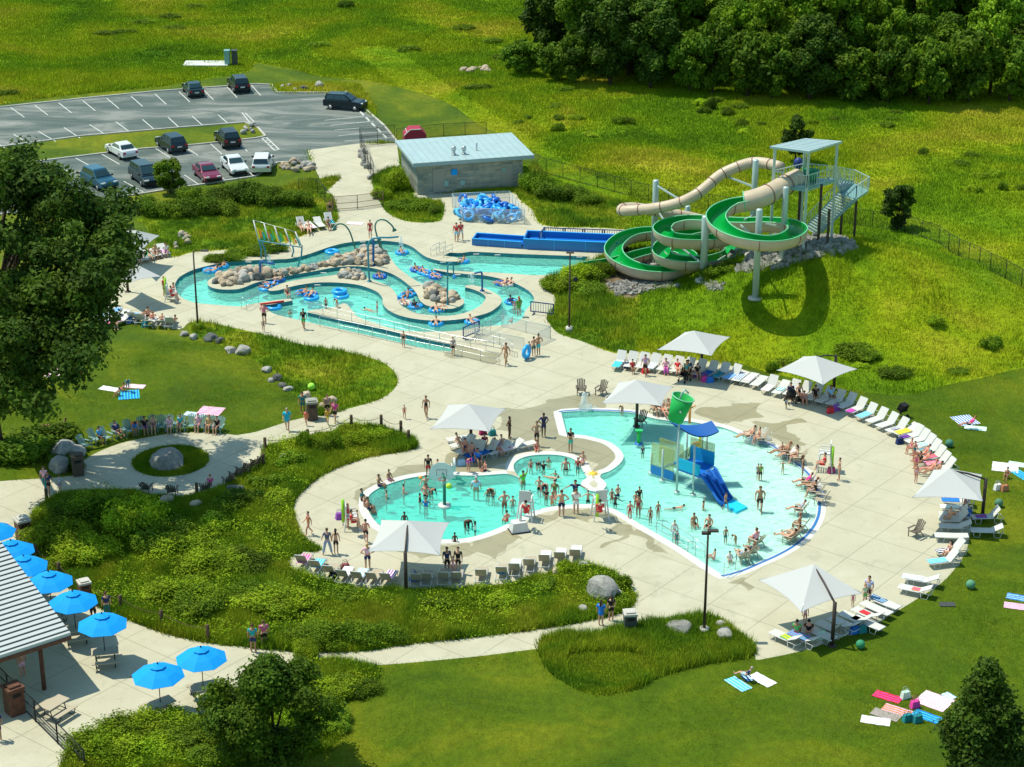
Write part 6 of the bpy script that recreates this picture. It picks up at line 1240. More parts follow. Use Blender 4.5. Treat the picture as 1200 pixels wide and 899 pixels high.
# ------------------------------------------------------------------ people
# joints of each pose: metres, figure 1.75 tall facing +Y, origin on the ground below the hips
def pose_dict(kind):
    J = dict(pel=(0,0,.96), wst=(0,.01,1.12), chs=(0,.0,1.34), nck=(0,.0,1.50), hdb=(0,.02,1.585), hdt=(0,.025,1.70),
             shl=(-.18,0,1.42), shr=(.18,0,1.42), ell=(-.24,-.02,1.14), elr=(.24,-.02,1.14), wrl=(-.25,.09,.90), wrr=(.25,.09,.90),
             hpl=(-.09,0,.92), hpr=(.09,0,.92), knl=(-.10,.02,.50), knr=(.10,.02,.50), anl=(-.10,-.02,.08), anr=(.10,-.02,.08), tol=(-.12,.15,.03), tor=(.12,.15,.03))
    def s(**k): J.update(k)
    def shift(keys, d):
        for q in keys: J[q] = tuple(J[q][i] + d[i] for i in range(3))
    UP = ('wst','chs','nck','hdb','hdt','shl','shr','ell','elr','wrl','wrr')
    if kind == 'walk': s(knl=(-.10,.20,.54), anl=(-.10,.22,.10), tol=(-.11,.38,.07), knr=(.10,-.06,.50), anr=(.10,-.32,.16), tor=(.11,-.20,.03), wrl=(-.22,-.12,.93), wrr=(.22,.24,.98), ell=(-.24,-.10,1.15), elr=(.24,.02,1.14))
    if kind == 'hips': s(ell=(-.36,-.08,1.18), elr=(.36,-.08,1.18), wrl=(-.17,.04,1.02), wrr=(.17,.04,1.02))
    if kind == 'fold': s(ell=(-.24,.08,1.16), elr=(.24,.08,1.16), wrl=(.02,.22,1.22), wrr=(-.04,.24,1.16))
    if kind == 'raise': s(ell=(-.26,.06,1.66), wrl=(-.20,.12,1.92), elr=(.28,.05,1.20), wrr=(.34,.22,1.15))
    if kind == 'wide': s(knl=(-.18,.02,.50), anl=(-.26,-.02,.08), tol=(-.30,.14,.03), knr=(.18,.02,.50), anr=(.26,-.02,.08), tor=(.30,.14,.03), ell=(-.30,.0,1.15), wrl=(-.32,.14,.95))
    if kind == 'spread': s(ell=(-.42,.05,1.30), elr=(.42,.05,1.30), wrl=(-.62,.14,1.22), wrr=(.62,.14,1.22))
    if kind == 'sit': # on a seat or edge 0.42 high, legs down
        shift(UP, (0,0,-.46)); s(pel=(0,0,.50), hpl=(-.09,.03,.48), hpr=(.09,.03,.48), knl=(-.11,.44,.50), knr=(.11,.44,.50), anl=(-.11,.46,.08), anr=(.11,.46,.08), tol=(-.12,.62,.03), tor=(.12,.62,.03), ell=(-.24,.06,.68), elr=(.24,.06,.68), wrl=(-.14,.32,.60), wrr=(.14,.32,.60))
    if kind == 'floor': # on the ground, knees up
        shift(UP, (0,-.04,-.84)); s(pel=(0,0,.12), hpl=(-.09,.03,.11), hpr=(.09,.03,.11), knl=(-.13,.36,.42), knr=(.13,.36,.42), anl=(-.12,.56,.07), anr=(.12,.56,.07), tol=(-.13,.70,.03), tor=(.13,.70,.03), ell=(-.24,.10,.36), elr=(.24,.10,.36), wrl=(-.10,.36,.40), wrr=(.10,.36,.40))
    if kind == 'recline': # leaning back with legs out, seat 0.38
        s(pel=(0,0,.44), wst=(0,-.10,.56), chs=(0,-.24,.74), nck=(0,-.34,.88), hdb=(0,-.37,.97), hdt=(0,-.39,1.08), shl=(-.18,-.28,.80), shr=(.18,-.28,.80), ell=(-.28,-.10,.58), elr=(.28,-.10,.58), wrl=(-.20,.12,.55), wrr=(.20,.12,.55),
          hpl=(-.09,.04,.43), hpr=(.09,.04,.43), knl=(-.11,.46,.56), knr=(.11,.46,.50), anl=(-.12,.82,.32), anr=(.12,.88,.24), tol=(-.13,.88,.48), tor=(.13,.95,.40))
    if kind == 'tube': # lying back in a ring
        s(pel=(0,0,.02), wst=(0,-.12,.10), chs=(0,-.28,.24), nck=(0,-.38,.36), hdb=(0,-.42,.45), hdt=(0,-.45,.56), shl=(-.18,-.32,.30), shr=(.18,-.32,.30), ell=(-.40,-.16,.26), elr=(.40,-.16,.26), wrl=(-.42,.08,.24), wrr=(.42,.08,.24),
          hpl=(-.09,.03,.02), hpr=(.09,.03,.02), knl=(-.13,.40,.26), knr=(.13,.40,.26), anl=(-.14,.70,.12), anr=(.14,.74,.14), tol=(-.15,.80,.24), tor=(.15,.84,.26))
    if kind == 'swim': # face down, flat
        s(pel=(0,0,.02), wst=(0,.16,.04), chs=(0,.36,.05), nck=(0,.52,.10), hdb=(0,.60,.15), hdt=(0,.70,.22), shl=(-.18,.44,.05), shr=(.18,.44,.05), ell=(-.34,.66,.02), elr=(.36,.40,.0), wrl=(-.28,.92,.03), wrr=(.44,.14,-.02),
          hpl=(-.09,-.03,.01), hpr=(.09,-.03,.01), knl=(-.12,-.46,-.06), knr=(.12,-.44,.0), anl=(-.13,-.86,-.04), anr=(.13,-.86,.04), tol=(-.13,-1.0,-.06), tor=(.13,-1.0,.0))
    if kind == 'bend': # leaning forward
        s(pel=(0,-.08,.92), wst=(0,.0,1.04), chs=(0,.20,1.16), nck=(0,.34,1.22), hdb=(0,.42,1.25), hdt=(0,.52,1.24), shl=(-.18,.26,1.20), shr=(.18,.26,1.20), ell=(-.22,.34,.92), elr=(.22,.34,.92), wrl=(-.18,.46,.70), wrr=(.18,.46,.70))
    return J
BODY_E = [('pel','wst'),('wst','chs'),('chs','nck'),('nck','hdb'),('hdb','hdt'),('chs','shl'),('chs','shr'),('shl','ell'),('ell','wrl'),('shr','elr'),('elr','wrr'),('pel','hpl'),('pel','hpr'),('hpl','knl'),('knl','anl'),('anl','tol'),('hpr','knr'),('knr','anr'),('anr','tor')]
RAD = dict(pel=(.125,.10), wst=(.115,.085), chs=(.135,.10), nck=(.048,.048), hdb=(.078,.085), hdt=(.080,.090), shl=(.062,.06), shr=(.062,.06), ell=(.042,.042), elr=(.042,.042), wrl=(.028,.022), wrr=(.028,.022), hpl=(.095,.095), hpr=(.095,.095), knl=(.060,.060), knr=(.060,.060), anl=(.038,.042), anr=(.038,.042), tol=(.034,.022), tor=(.034,.022))
def skin(V, E, Rr, root, sub=1, name='body'):
    me = bpy.data.meshes.new(name + '_s'); me.from_pydata(V, E, []); ob = bpy.data.objects.new('tmp_skin', me); COL.objects.link(ob)
    ob.modifiers.new('s', 'SKIN'); ss = ob.modifiers.new('d', 'SUBSURF'); ss.levels = sub
    for i, sv in enumerate(me.skin_vertices[0].data): sv.radius = Rr[i]; sv.use_root = (i == root)
    ob.modifiers['s'].use_smooth_shade = True
    bpy.context.view_layer.update(); dg = bpy.context.evaluated_depsgraph_get(); out = bpy.data.meshes.new_from_object(ob.evaluated_get(dg)); out.name = name
    bpy.data.objects.remove(ob); bpy.data.meshes.remove(me); out.materials.clear(); out.materials.append(None); return out
def merge_mb(me, b):
    bm = bmesh.new(); bm.from_mesh(me); o = len(bm.verts); vv = [bm.verts.new(v) for v in b.v]
    for f, s in zip(b.f, b.sm):
        try: q = bm.faces.new([vv[i] for i in f]); q.smooth = True
        except ValueError: pass
    bm.to_mesh(me); bm.free(); return me
PM = {}
def pose_meshes(kind):
    if kind in PM: return PM[kind]
    J = {k: Vector(v) for k, v in pose_dict(kind).items()}; keys = list(J); ix = {k: i for i, k in enumerate(keys)}
    V = [tuple(J[k]) for k in keys]; E = [(ix[a], ix[b]) for a, b in BODY_E]; Rr = [RAD[k] for k in keys]
    # a calf and forearm swell
    for a, b, r0 in (('knl','anl',.058),('knr','anr',.058),('ell','wrl',.040),('elr','wrr',.040)):
        i = len(V); V.append(tuple(J[a].lerp(J[b], .3))); Rr.append((r0, r0)); E.remove((ix[a], ix[b])); E += [(ix[a], i), (i, ix[b])]
    # fingers and thumb rooted inside each palm
    for sd, el, wr in ((-1, 'ell', 'wrl'), (1, 'elr', 'wrr')):
        d = (J[wr] - J[el]).normalized(); side = d.cross(Vector((0, 0, 1)) if abs(d.z) < .8 else Vector((0, 1, 0))).normalized(); nrm = side.cross(d)
        p = len(V); V.append(tuple(J[wr] + d * .065)); Rr.append((.034, .018)); E.append((ix[wr], p)); P0 = J[wr] + d * .075
    body = skin(V, E, Rr, ix['pel'], 1, 'body')
    hb = MB()
    for sd, el, wr in ((-1, 'ell', 'wrl'), (1, 'elr', 'wrr')):
        d = (J[wr] - J[el]).normalized(); side = d.cross(Vector((0, 0, 1)) if abs(d.z) < .8 else Vector((0, 1, 0))).normalized(); nrm = side.cross(d); P0 = J[wr] + d * .07
        for k, L in enumerate((.062, .072, .068, .052)): q = P0 + side * (k - 1.5) * .018; hb.tube([q - d * .02, q + d * L * .55 + nrm * .004, q + d * L * .85 + nrm * .022], [.009, .008, .006], 5)
        q = J[wr] + d * .03 + side * .025; hb.tube([q, q + side * .028 + d * .025, q + side * .034 + d * .058], [.011, .010, .007], 5)
    hc = J['hdb'].lerp(J['hdt'], .5); upv = (J['hdt'] - J['hdb']).normalized(); fw = Vector((0, 1, 0)); fw = (fw - upv * fw.dot(upv)).normalized() if abs(upv.y) < .95 else Vector((0, 0, -1)); rt_ = fw.cross(upv)
    hb.tube([hc + fw * .075 + upv * .015, hc + fw * .105 - upv * .02, hc + fw * .08 - upv * .03], [.008, .014, .010], 5)   # nose
    for s in (-1, 1): hb.sphere(hc + rt_ * .08 * s - upv * .005, (.012, .02, .028), 6, 4)                                # ears
    for s in (-1, 1): hb.sphere(hc + fw * .082 + rt_ * .030 * s + upv * .012, .011, 6, 4)                                # eyes
    hb.tube([hc + fw * .086 - upv * .055 - rt_ * .022, hc + fw * .090 - upv * .058, hc + fw * .086 - upv * .055 + rt_ * .022], [.004, .007, .004], 4)
    merge_mb(body, hb)
    out = dict(body=body)
    def sub(name, pts, edges, rad, root=0): out[name] = skin([tuple(p) for p in pts], edges, rad, root, 1, name)
    hl, hr = J['hpl'], J['hpr']; g = 1.16
    for nm, t in (('shorts', .75), ('brief', .12), ('trousers', 1.0)):
        kl, kr = hl.lerp(J['knl'], min(1, t)), hr.lerp(J['knr'], min(1, t)); w_ = J['pel'].lerp(J['wst'], .55 if nm != 'brief' else .2)
        V = [J['pel'], w_, hl, hr, kl, kr]; E = [(0, 1), (0, 2), (0, 3), (2, 4), (3, 5)]; q = .085 if t > .3 else .098; Rr = [(.142, .118), (.132, .105), (.112, .112), (.112, .112), (q, q), (q, q)]
        if nm == 'trousers': V += [J['anl'] * .9 + kl * .1, J['anr'] * .9 + kr * .1]; E += [(4, 6), (5, 7)]; Rr += [(.07, .07), (.07, .07)]
        sub(nm, V, E, Rr)
    V = [J['chs'], J['wst'], J['pel'].lerp(J['wst'], .25), J['chs'].lerp(J['nck'], .45), J['shl'], J['shr'], J['shl'].lerp(J['ell'], .55), J['shr'].lerp(J['elr'], .55)]
    sub('shirt', V, [(0, 1), (1, 2), (0, 3), (0, 4), (0, 5), (4, 6), (5, 7)], [(.155, .12), (.142, .112), (.142, .12), (.075, .07), (.078, .075), (.078, .075), (.062, .062), (.062, .062)])
    V = [J['pel'], J['wst'], J['chs'], J['pel'].lerp(hl, .9), J['pel'].lerp(hr, .9)]
    sub('swimsuit', V, [(0, 1), (1, 2), (0, 3), (0, 4)], [(.138, .112), (.124, .094), (.144, .108), (.102, .102), (.102, .102)])
    V = [J['chs'] - (J['nck'] - J['chs']) * .15, J['chs'] + (J['nck'] - J['chs']) * .15]; sub('bikini_top', V, [(0, 1)], [(.145, .112), (.138, .10)])
    dn = (J['nck'] - J['pel']).normalized(); dd = J['pel'] - Vector((0, 0, .30)) if kind in ('stand', 'walk', 'hips', 'fold', 'wide', 'raise', 'bend', 'spread') else J['knl'].lerp(J['knr'], .5)
    sub('robe', [J['chs'], J['wst'], J['pel'], dd, J['shl'], J['shr'], J['shl'].lerp(J['ell'], .8), J['shr'].lerp(J['elr'], .8)], [(0, 1), (1, 2), (2, 3), (0, 4), (0, 5), (4, 6), (5, 7)], [(.17, .13), (.17, .13), (.19, .15), (.22, .18), (.085, .08), (.085, .08), (.08, .08), (.08, .08)])
    b = MB(); bk = -fw
    b.sphere(hc + bk * .012 + upv * .022, (.090, .102, .100), 10, 7); bmx = b.v
    # trim the face side of the cap
    hair = b.mesh('hair'); bm = bmesh.new(); bm.from_mesh(hair)
    kill = [v for v in bm.verts if (v.co - hc).dot(fw) > .045 and (v.co - hc).dot(upv) < .055]; bmesh.ops.delete(bm, geom=kill, context='VERTS'); kill = [v for v in bm.verts if (v.co - hc).dot(upv) < -.05]; bmesh.ops.delete(bm, geom=kill, context='VERTS'); bm.to_mesh(hair); bm.free(); hair.materials.append(None); out['hair'] = hair
    b = MB(); b.v = list(hair.vertices and [tuple(v.co) for v in hair.vertices]); b.f = [tuple(p.vertices) for p in hair.polygons]; b.sm = [True] * len(b.f)
    b.tube([hc + bk * .05 + upv * .03, hc + bk * .105 - upv * .04, J['nck'] + bk * .10, J['chs'] + bk * .125], [.07, .075, .065, .03], 7); lh = b.mesh('hair'); lh.materials.append(None); out['long_hair'] = lh
    b = MB(); b.tube([hc + upv * .06, hc + upv * .066], [.19, .19], 12); b.sphere(hc + upv * .075, (.095, .105, .085), 10, 6); ht = b.mesh('hat'); ht.materials.append(None); out['hat'] = ht
    for nm in ('shorts', 'brief', 'trousers', 'shirt', 'swimsuit', 'bikini_top', 'robe'): pass
    PM[kind] = out; return out
SK = {'l': (.58, .33, .22), 'm': (.42, .22, .13), 'd': (.13, .065, .04), 'r': (.62, .28, .19)}
HC_ = {'b': (.02, .014, .010), 'n': (.10, .05, .025), 'y': (.45, .30, .13), 'g': (.4, .38, .35), 'o': (.30, .09, .03)}
NPEOPLE = 0
def person(px, py, pose, face, h, sk, hair, clothes, label, z=0, sink=0, group=None):
    """feet (or waterline) at (px,py); clothes: list of (part, colour)"""
    global NPEOPLE; NPEOPLE += 1
    m_ = pose_meshes(pose); A = P(px, py, z); s = h / 1.75; o = obj('person', m_['body'], M(SK[sk])); o.location = (A.x, A.y, A.z - sink); o.rotation_euler = (0, 0, R(face)); w_ = s * (.92 + .30 * ((px * 7.3 + py * 3.1) % 1) * (h > 1.5)); o.scale = (w_, w_, s)
    tag(o, label, 'person', group)
    if hair:
        hk = 'long_hair' if len(hair) > 1 else 'hair'; obj('hair', m_[hk], HC_[hair[0]], o)
    for nm, c in clothes: obj(nm, m_[nm], c, o)
    return o
SH, BR, TS, SW, BT, RB, TR = 'shorts', 'brief', 'shirt', 'swimsuit', 'bikini_top', 'robe', 'trousers'
def bik(c): return [(BT, c), (BR, c)]
A_ = person
# lazy river side
A_(434,279,'stand',180,1.7,'l','o',[(TS,RD),(SH,RD)],'lifeguard in red top standing on the concrete behind the spray pipes')
A_(535,283,'stand',170,1.75,'l','b',[(TS,RD),(SH,LB_)],'lifeguard in red shirt and pale shorts by the blue trough, left of two'); A_(540,281.5,'walk',200,1.72,'l','n',[(TS,RD),(SH,WH)],'lifeguard in red shirt and white shorts by the blue trough, right of two')
A_(310,379,'hips',160,1.68,'l','n',[(TS,(.6,.15,.25)),(SH,BK)],'woman in pink top and black shorts below the river steps'); A_(309,389,'stand',180,1.1,'l','y',[(SW,(.3,.25,.2))],'small child standing in front of the woman in black shorts')
A_(356,386,'walk',170,1.72,'m','b',[(TS,BK),(SH,GR)],'person in black top and green shorts at the near river edge'); A_(473,407,'stand',180,1.35,'l','b',[(SW,BK)],'child in black swimsuit standing by the ramp railing'); A_(531,416.5,'stand',190,1.5,'l','b',[(TS,(.25,.28,.33)),(SH,BK)],'boy in grey shirt standing at the end of the wading ramp')
A_(593,428,'walk',150,1.8,'m','n',[(SH,(.45,.33,.2))],'shirtless man in tan shorts at the lower end of the ramp'); A_(620,419,'stand',10,1.3,'l','b',[(SW,NV)],'child in dark swimsuit holding a blue tube near the ramp fence'); A_(625.5,417.5,'stand',20,1.6,'l','b',[(BT,BK),(SH,(.02,.12,.08))],'woman in dark green shorts in the trio near the ramp fence'); A_(631,417,'hips',30,1.8,'m','n',[(SH,TQ)],'shirtless man in turquoise shorts in the trio near the ramp fence')
A_(337,350.5,'sit',200,1.65,'l','n',[(SW,RD)],'lifeguard sitting on the low wall with the red rescue tube',z=-.42); A_(608,371,'stand',30,1.7,'l','ol',[(RB,(.12,.35,.06))],'woman with long brown hair wrapped in a green towel at the river exit')
A_(193,347,'stand',250,1.7,'l','o',[(TS,RD),(SH,(.3,.35,.05))],'lifeguard standing at the left end of the river with lime rescue tube'); A_(204,347,'sit',90,1.6,'l','n',[(TS,(.6,.2,.2)),(SH,LP_)],'person in pink sitting low at the left end of the river',z=-.25)
for a in [(249,318,120,'l','nl',[(SW,PK)],'rider in pink swimsuit in a tube at the upper left of the river'),(260,313,150,'m','b',[(SH,TE)],'rider in dark shorts in a tube behind the pink rider'),(471,297,200,'l','b',[(SH,BL)],'rider in a blue tube below the arching sprayers'),(445,325,200,'m','b',[(SH,BL)],'rider in a blue tube in the inner channel beside the tall bent pipe'),(489,317,210,'m','b',[(SH,NV)],'first rider of the chain of three tubes'),(497,320,200,'l','n',[(SW,TE)],'middle rider of the chain of three tubes'),(510,325,220,'l','b',[(SW,PK)],'last rider of the chain of three tubes'),
          (542,307,160,'m','b',[(SH,WH)],'rider in a tube entering from the straight pool'),(588,333,100,'l','n',[(SW,RD)],'rider in red in the right bend of the river, left one'),(595,334,140,'l','n',[(SW,WH)],'rider in white in the right bend of the river, right one'),(600,355,200,'d','b',[(TS,NV)],'rider with black hair in a blue tube at the right bend'),(318,335,60,'l','b',[(SH,BL)],'rider in a blue tube near the tip of the second island, left'),(326,329,60,'l','n',[(SW,LB_)],'rider in a blue tube near the tip of the second island, right'),(312,339,60,'m','b',[(SH,NV)],'rider in a dark tube left of the second island tip'),
          (477,347,170,'m','b',[(SH,BK)],'rider in black in the cluster of big blue tubes, upper'),(474,356,200,'l','y',[(SW,WH)],'rider in white in the cluster of big blue tubes, lower left'),(487,360,200,'d','b',[(TS,BK)],'rider in black shirt in the cluster of big blue tubes, lower right'),(511,364,180,'l','n',[(SW,RD)],'rider in red below the rock heap, left one'),(519,363,180,'l','o',[(SW,LP_)],'rider in pale pink below the rock heap, right one'),(511,380,180,'l','n',[(SW,PU)],'rider in a blue tube in the outer lower channel, left'),(553,378,200,'l','o',[(SW,BL)],'rider in a blue tube in the outer lower channel, right'),
          (355,344,140,'m','b',[(SH,NV)],'rider in dark shorts in the lagoon, left of the pair'),(364,346,160,'l','b',[(SH,TE)],'rider in teal shorts in the lagoon, right of the pair')]:
    A_(a[0], a[1], 'tube', a[2], 1.6, a[3], a[4], a[5], a[6], z=ZR + .12)
    q = P(a[0], a[1], ZR); o = obj('inner_tube', TUBE, rt.choice(('tube_blue', 'tube_blue', 'tube_deep')) if 'white' not in a[6] else 'white_plastic', loc=(q.x, q.y, ZR + .08)); o.scale = (1.12, 1.12, 1); tag(o, 'inner tube carrying the ' + a[6].replace(' in a tube', '').replace(' in a blue tube', '').replace(' in the cluster of big blue tubes', ' of the tube cluster').replace(' of the river', ''), 'inner tube', 'inner tubes floating on the lazy river')
for a in [(389,296,'empty blue inner tube in the back channel of the river'),(398,346,'stack of empty bright blue tubes in the lagoon, upper one'),(400,348,'stack of empty bright blue tubes in the lagoon, lower one'),(321,361,'pale blue inner tube floating beside the river steps'),(468,352,'empty blue inner tube left in the tube cluster'),(484,344,'empty blue inner tube right in the tube cluster'),(503,322,'spare blue inner tube in the chain of riders'),(365,350,'spare blue inner tube beside the lagoon pair'),(246,318,'spare blue inner tube at the upper left of the river')]:
    q = P(a[0], a[1], ZR); o = obj('inner_tube', TUBE, 'tube_blue', loc=(q.x, q.y, ZR + .08 + (.28 if 'upper one' in a[2] else 0))); o.scale = (1.15, 1.15, 1); tag(o, a[2], 'inner tube', 'inner tubes floating on the lazy river')
q = P(617, 421); o = obj('inner_tube', TUBE, 'tube_blue', loc=(q.x, q.y, .6)); o.rotation_euler = (R(90), 0, R(60)); tag(o, 'blue inner tube held upright by the child near the ramp fence', 'inner tube')
A_(382,363,'stand',180,1.2,'m','b',[(SH,BK)],'boy in dark shorts wading at the beach of the lagoon',z=-.1,sink=.15); A_(395,361,'bend',150,1.3,'l','b',[(SW,LP_)],'girl in pink bending at the beach of the lagoon',z=-.1,sink=.1)
A_(340,368,'stand',200,1.3,'l','n',[(SH,NV)],'child deep in the water of the ramp channel',z=ZR,sink=.9); A_(433,364,'swim',60,1.4,'l','b',[(SW,LB_)],'child in pale blue splashing in the lagoon',z=ZR); A_(442,361,'stand',100,1.5,'l','n',[(SW,PK)],'girl in pink splashing in the right of the lagoon',z=ZR,sink=.9)
A_(603,366,'stand',160,1.2,'l','y',[(SW,LP_)],'small girl in pale pink at the right river exit',z=-.2,sink=.3)
A_(600,379,'floor',90,1.1,'l','n',[(SW,PK)],'small child in pink sitting in the shallow river exit',z=-.25); A_(387,255,'stand',200,1.7,'m','n',[(SW,BK)],'dark haired woman standing by the loungers near the service gate')
for a in [(353,268,'recline',200,'l','n',bik(BK),'sunbather on the leftmost bank lounger'),(362,269,'recline',190,'l','y',bik(PK),'sunbather in pink on the bank loungers'),(385,265,'sit',200,'m','b',[(SH,NV)],'person in dark shorts on the rightmost bank lounger')]: A_(a[0], a[1] + 4, a[2], a[3], 1.65, a[4], a[5], a[6], a[7])
# oak groups
for a in [(166,307,'sit',180,'l','b',[(TS,BK),(SH,NV)],'person in black on the upper oak loungers, leftmost'),(176,305,'recline',200,'l','o',bik(RD),'woman in red bikini in the upper oak group'),(182,302,'sit',200,'l','y',bik(BK),'woman in dark bikini in the upper oak group'),(187,301,'floor',200,'m','b',[(SH,NV)],'person sitting up in the upper oak group, near the green towel'),(195,300,'sit',190,'l','n',[(TS,WH),(SH,PU)],'person in white at the right end of the upper oak group'),
          (168,376,'recline',30,'l','n',bik(PK),'sunbather in pink in the lower oak group'),(179,378,'recline',20,'r','o',bik(RD),'sunbather in red in the lower oak group'),(174,376,'sit',10,'l','n',bik(BK),'woman in black swimwear sitting in the lower oak group'),(190,380,'recline',20,'l','y',bik(NV),'sunbather in navy in the lower oak group'),(204,382,'recline',30,'l','n',bik(BK),'sunbather at the right end of the lower oak group'),(135,384,'sit',200,'l','b',bik(BK),'woman in a dark bikini sitting on the right lounger on the grass')]:
    A_(*a[:4], 1.65, *a[4:])
A_(145,459,'floor',90,1.4,'r','b',[(SW,OR)],'child in orange sitting on the towels in the middle of the left lawn'); A_(150,459,'bend',200,1.4,'l','b',[(TS,TQ),(SH,TE)],'child in teal shirt bending over the blue towel on the left lawn'); A_(72,506,'recline',90,1.6,'m','b',[(TS,BK),(SH,NV)],'dark clothed person lying on the shaded towels under the oak'); A_(140,464,'floor',120,1.3,'m','b',[(SW,GR)],'child in green on the towel in the middle of the left lawn')
for a in [(117,519,'sit',230,'m','b',[(TS,(.05,.40,.75)),(SH,BK)],'person in bright blue shirt in the teal chairs'),(138,512,'recline',215,'m','b',[(TS,NV),(SH,BK)],'person in navy reclining in the teal chairs'),(158,511,'bend',200,'m','b',[(TS,OR),(SH,BL)],'person in orange shirt bending over among the teal chairs'),(180,506,'sit',190,'l','n',[(SW,(.35,.1,.2))],'person in maroon in the teal chairs'),(199,506,'sit',185,'l','g',[(TS,LP_),(SH,WH)],'older woman in pale top with hat in the teal chairs'),(212,504,'sit',170,'l','b',[(TS,TQ),(SH,BK)],'person in turquoise shirt in the teal chairs'),
          (233,504,'sit',170,'l','n',[(TS,LP_),(SH,LP_)],'person in pink in the teal chairs near the right end'),(246,505,'sit',165,'l','y',[(TS,(.6,.42,.2)),(SH,(.5,.35,.2))],'person in tan shirt in the teal chairs near the right end'),(255,507,'sit',160,'l','b',[(TS,BK),(SH,BK)],'person in black at the right end of the teal chairs'),(170,507,'sit',200,'m','b',[(TS,BK),(SH,PU)],'person in black and purple in the shaded teal chairs')]: A_(*a[:4], 1.68, *a[4:])
A_(53,574,'walk',180,1.65,'l','n',[(TS,LP_),(TR,TE)],'woman in pink top and teal trousers in the oak shade'); A_(58,579,'walk',170,1.6,'m','b',[(TS,NV),(SH,BK)],'person in navy walking in the oak shade'); A_(71,576,'stand',180,1.15,'l','n',[(TS,LB_),(SH,(.3,.3,.4))],'small child in pale blue in the oak shade')
A_(247,574,'sit',10,1.5,'l','o',[(TS,PK)],'child in pink sitting in a brown chair at the bed')
# walkers on the plaza
A_(337,505,'walk',180,1.72,'l','g',[(RB,(.02,.42,.60))],'woman in a long turquoise cover up walking on the walkway'); A_(359,499,'walk',170,1.2,'l','b',[(RB,(.75,.18,.10))],'child in a red cover up behind the turquoise woman'); A_(384,498,'walk',175,1.25,'m','b',[(TS,(.85,.45,.03)),(SH,YL)],'child in yellow shirt walking on the walkway'); A_(393,495,'walk',160,1.65,'l','nl',[(TS,PK),(SH,BK)],'woman in hot pink and black on the walkway'); A_(355,484,'stand',190,1.6,'m','b',[(TS,TE),(SH,TE)],'person in teal behind the trash can on the lawn edge'); A_(384,487,'stand',190,1.6,'l','n',[(TS,(.3,.2,.2)),(SH,BK)],'person in dark clothes behind the child in yellow')
A_(474,491,'walk',190,1.05,'l','b',[(SW,RD)],'toddler in red swimsuit alone on the open plaza'); A_(499.5,490,'walk',170,1.7,'m','n',[(SW,BK)],'woman in black swimsuit crossing the open plaza')
A_(362,627,'walk',120,1.6,'r','b',[(SW,OR)],'child in orange swimsuit at the left edge of the pool deck'); A_(384,650,'wide',10,1.78,'l','n',[(TS,(.09,.12,.18)),(TR,(.28,.36,.50))],'man in dark blue shirt and jeans below the round pool'); A_(394,649,'stand',0,1.68,'l','bl',[(BT,BK),(SH,BK)],'woman in black shorts beside the man in jeans'); A_(431,666,'hips',10,1.65,'l','y',[(TS,LP_),(SH,NV)],'woman in pale pink top by the bed loungers'); A_(429,636,'walk',0,1.6,'r','b',[(SH,BK)],'shirtless man in black shorts beside the lower sail')
A_(524,672,'stand',200,1.75,'m','b',[(TS,NV),(SH,BK)],'person in navy shirt in the trio behind the shaded loungers'); A_(531,675,'stand',190,1.3,'r','n',[(SW,LP_)],'child in pale pink in the trio behind the shaded loungers'); A_(537,672,'stand',170,1.75,'l','b',[(TS,BK),(SH,BK)],'person in black in the trio behind the shaded loungers')
A_(704,733,'stand',340,1.62,'l','bl',[(RB,BL)],'girl with long dark hair in bright blue on the path'); A_(716,727,'stand',20,1.6,'l','bl',[(TS,BK),(SH,BK)],'girl in black standing on the path beside the blue dressed one'); A_(1017,706,'stand',140,1.72,'l','n',[(TS,(.45,.5,.75)),(SH,BK)],'woman in lilac top beside the loungers at the lower right'); A_(1013,708,'stand',200,1.35,'l','y',[(TS,(.45,.6,.4)),(SH,GR)],'child in green beside the woman in lilac')
A_(999,711,'stand',180,.95,'l','n',[(SW,PK)],'toddler in hot pink near the bent sail post'); A_(297,764,'stand',0,1.75,'m','n',[(TS,(.01,.35,.40)),(SH,NV)],'person in turquoise shirt on the path behind the young tree'); A_(310,758,'stand',20,1.65,'l','n',[(TS,(.5,.1,.25)),(SH,BK)],'person in pink on the path behind the young tree')
A_(126,725,'stand',20,1.72,'l','n',[(TS,NV),(TR,(.02,.15,.15))],'person in navy walking beside the umbrellas'); A_(110,728,'stand',0,1.6,'d','b',[(TS,RD),(SH,BK)],'dark haired child in red beside the umbrellas'); A_(46,690,'sit',90,1.65,'d','b',[(TS,BK)],'person sitting at the shaded table under the third umbrella'); A_(27,793,'stand',40,1.7,'r','n',[(TS,(.55,.3,.2)),(SH,LP_)],'person standing in the pavilion shade behind the fence'); A_(-1,868,'stand',40,1.7,'m','b',[(TS,NV),(SH,NV)],'person in dark blue cut by the lower left frame edge')
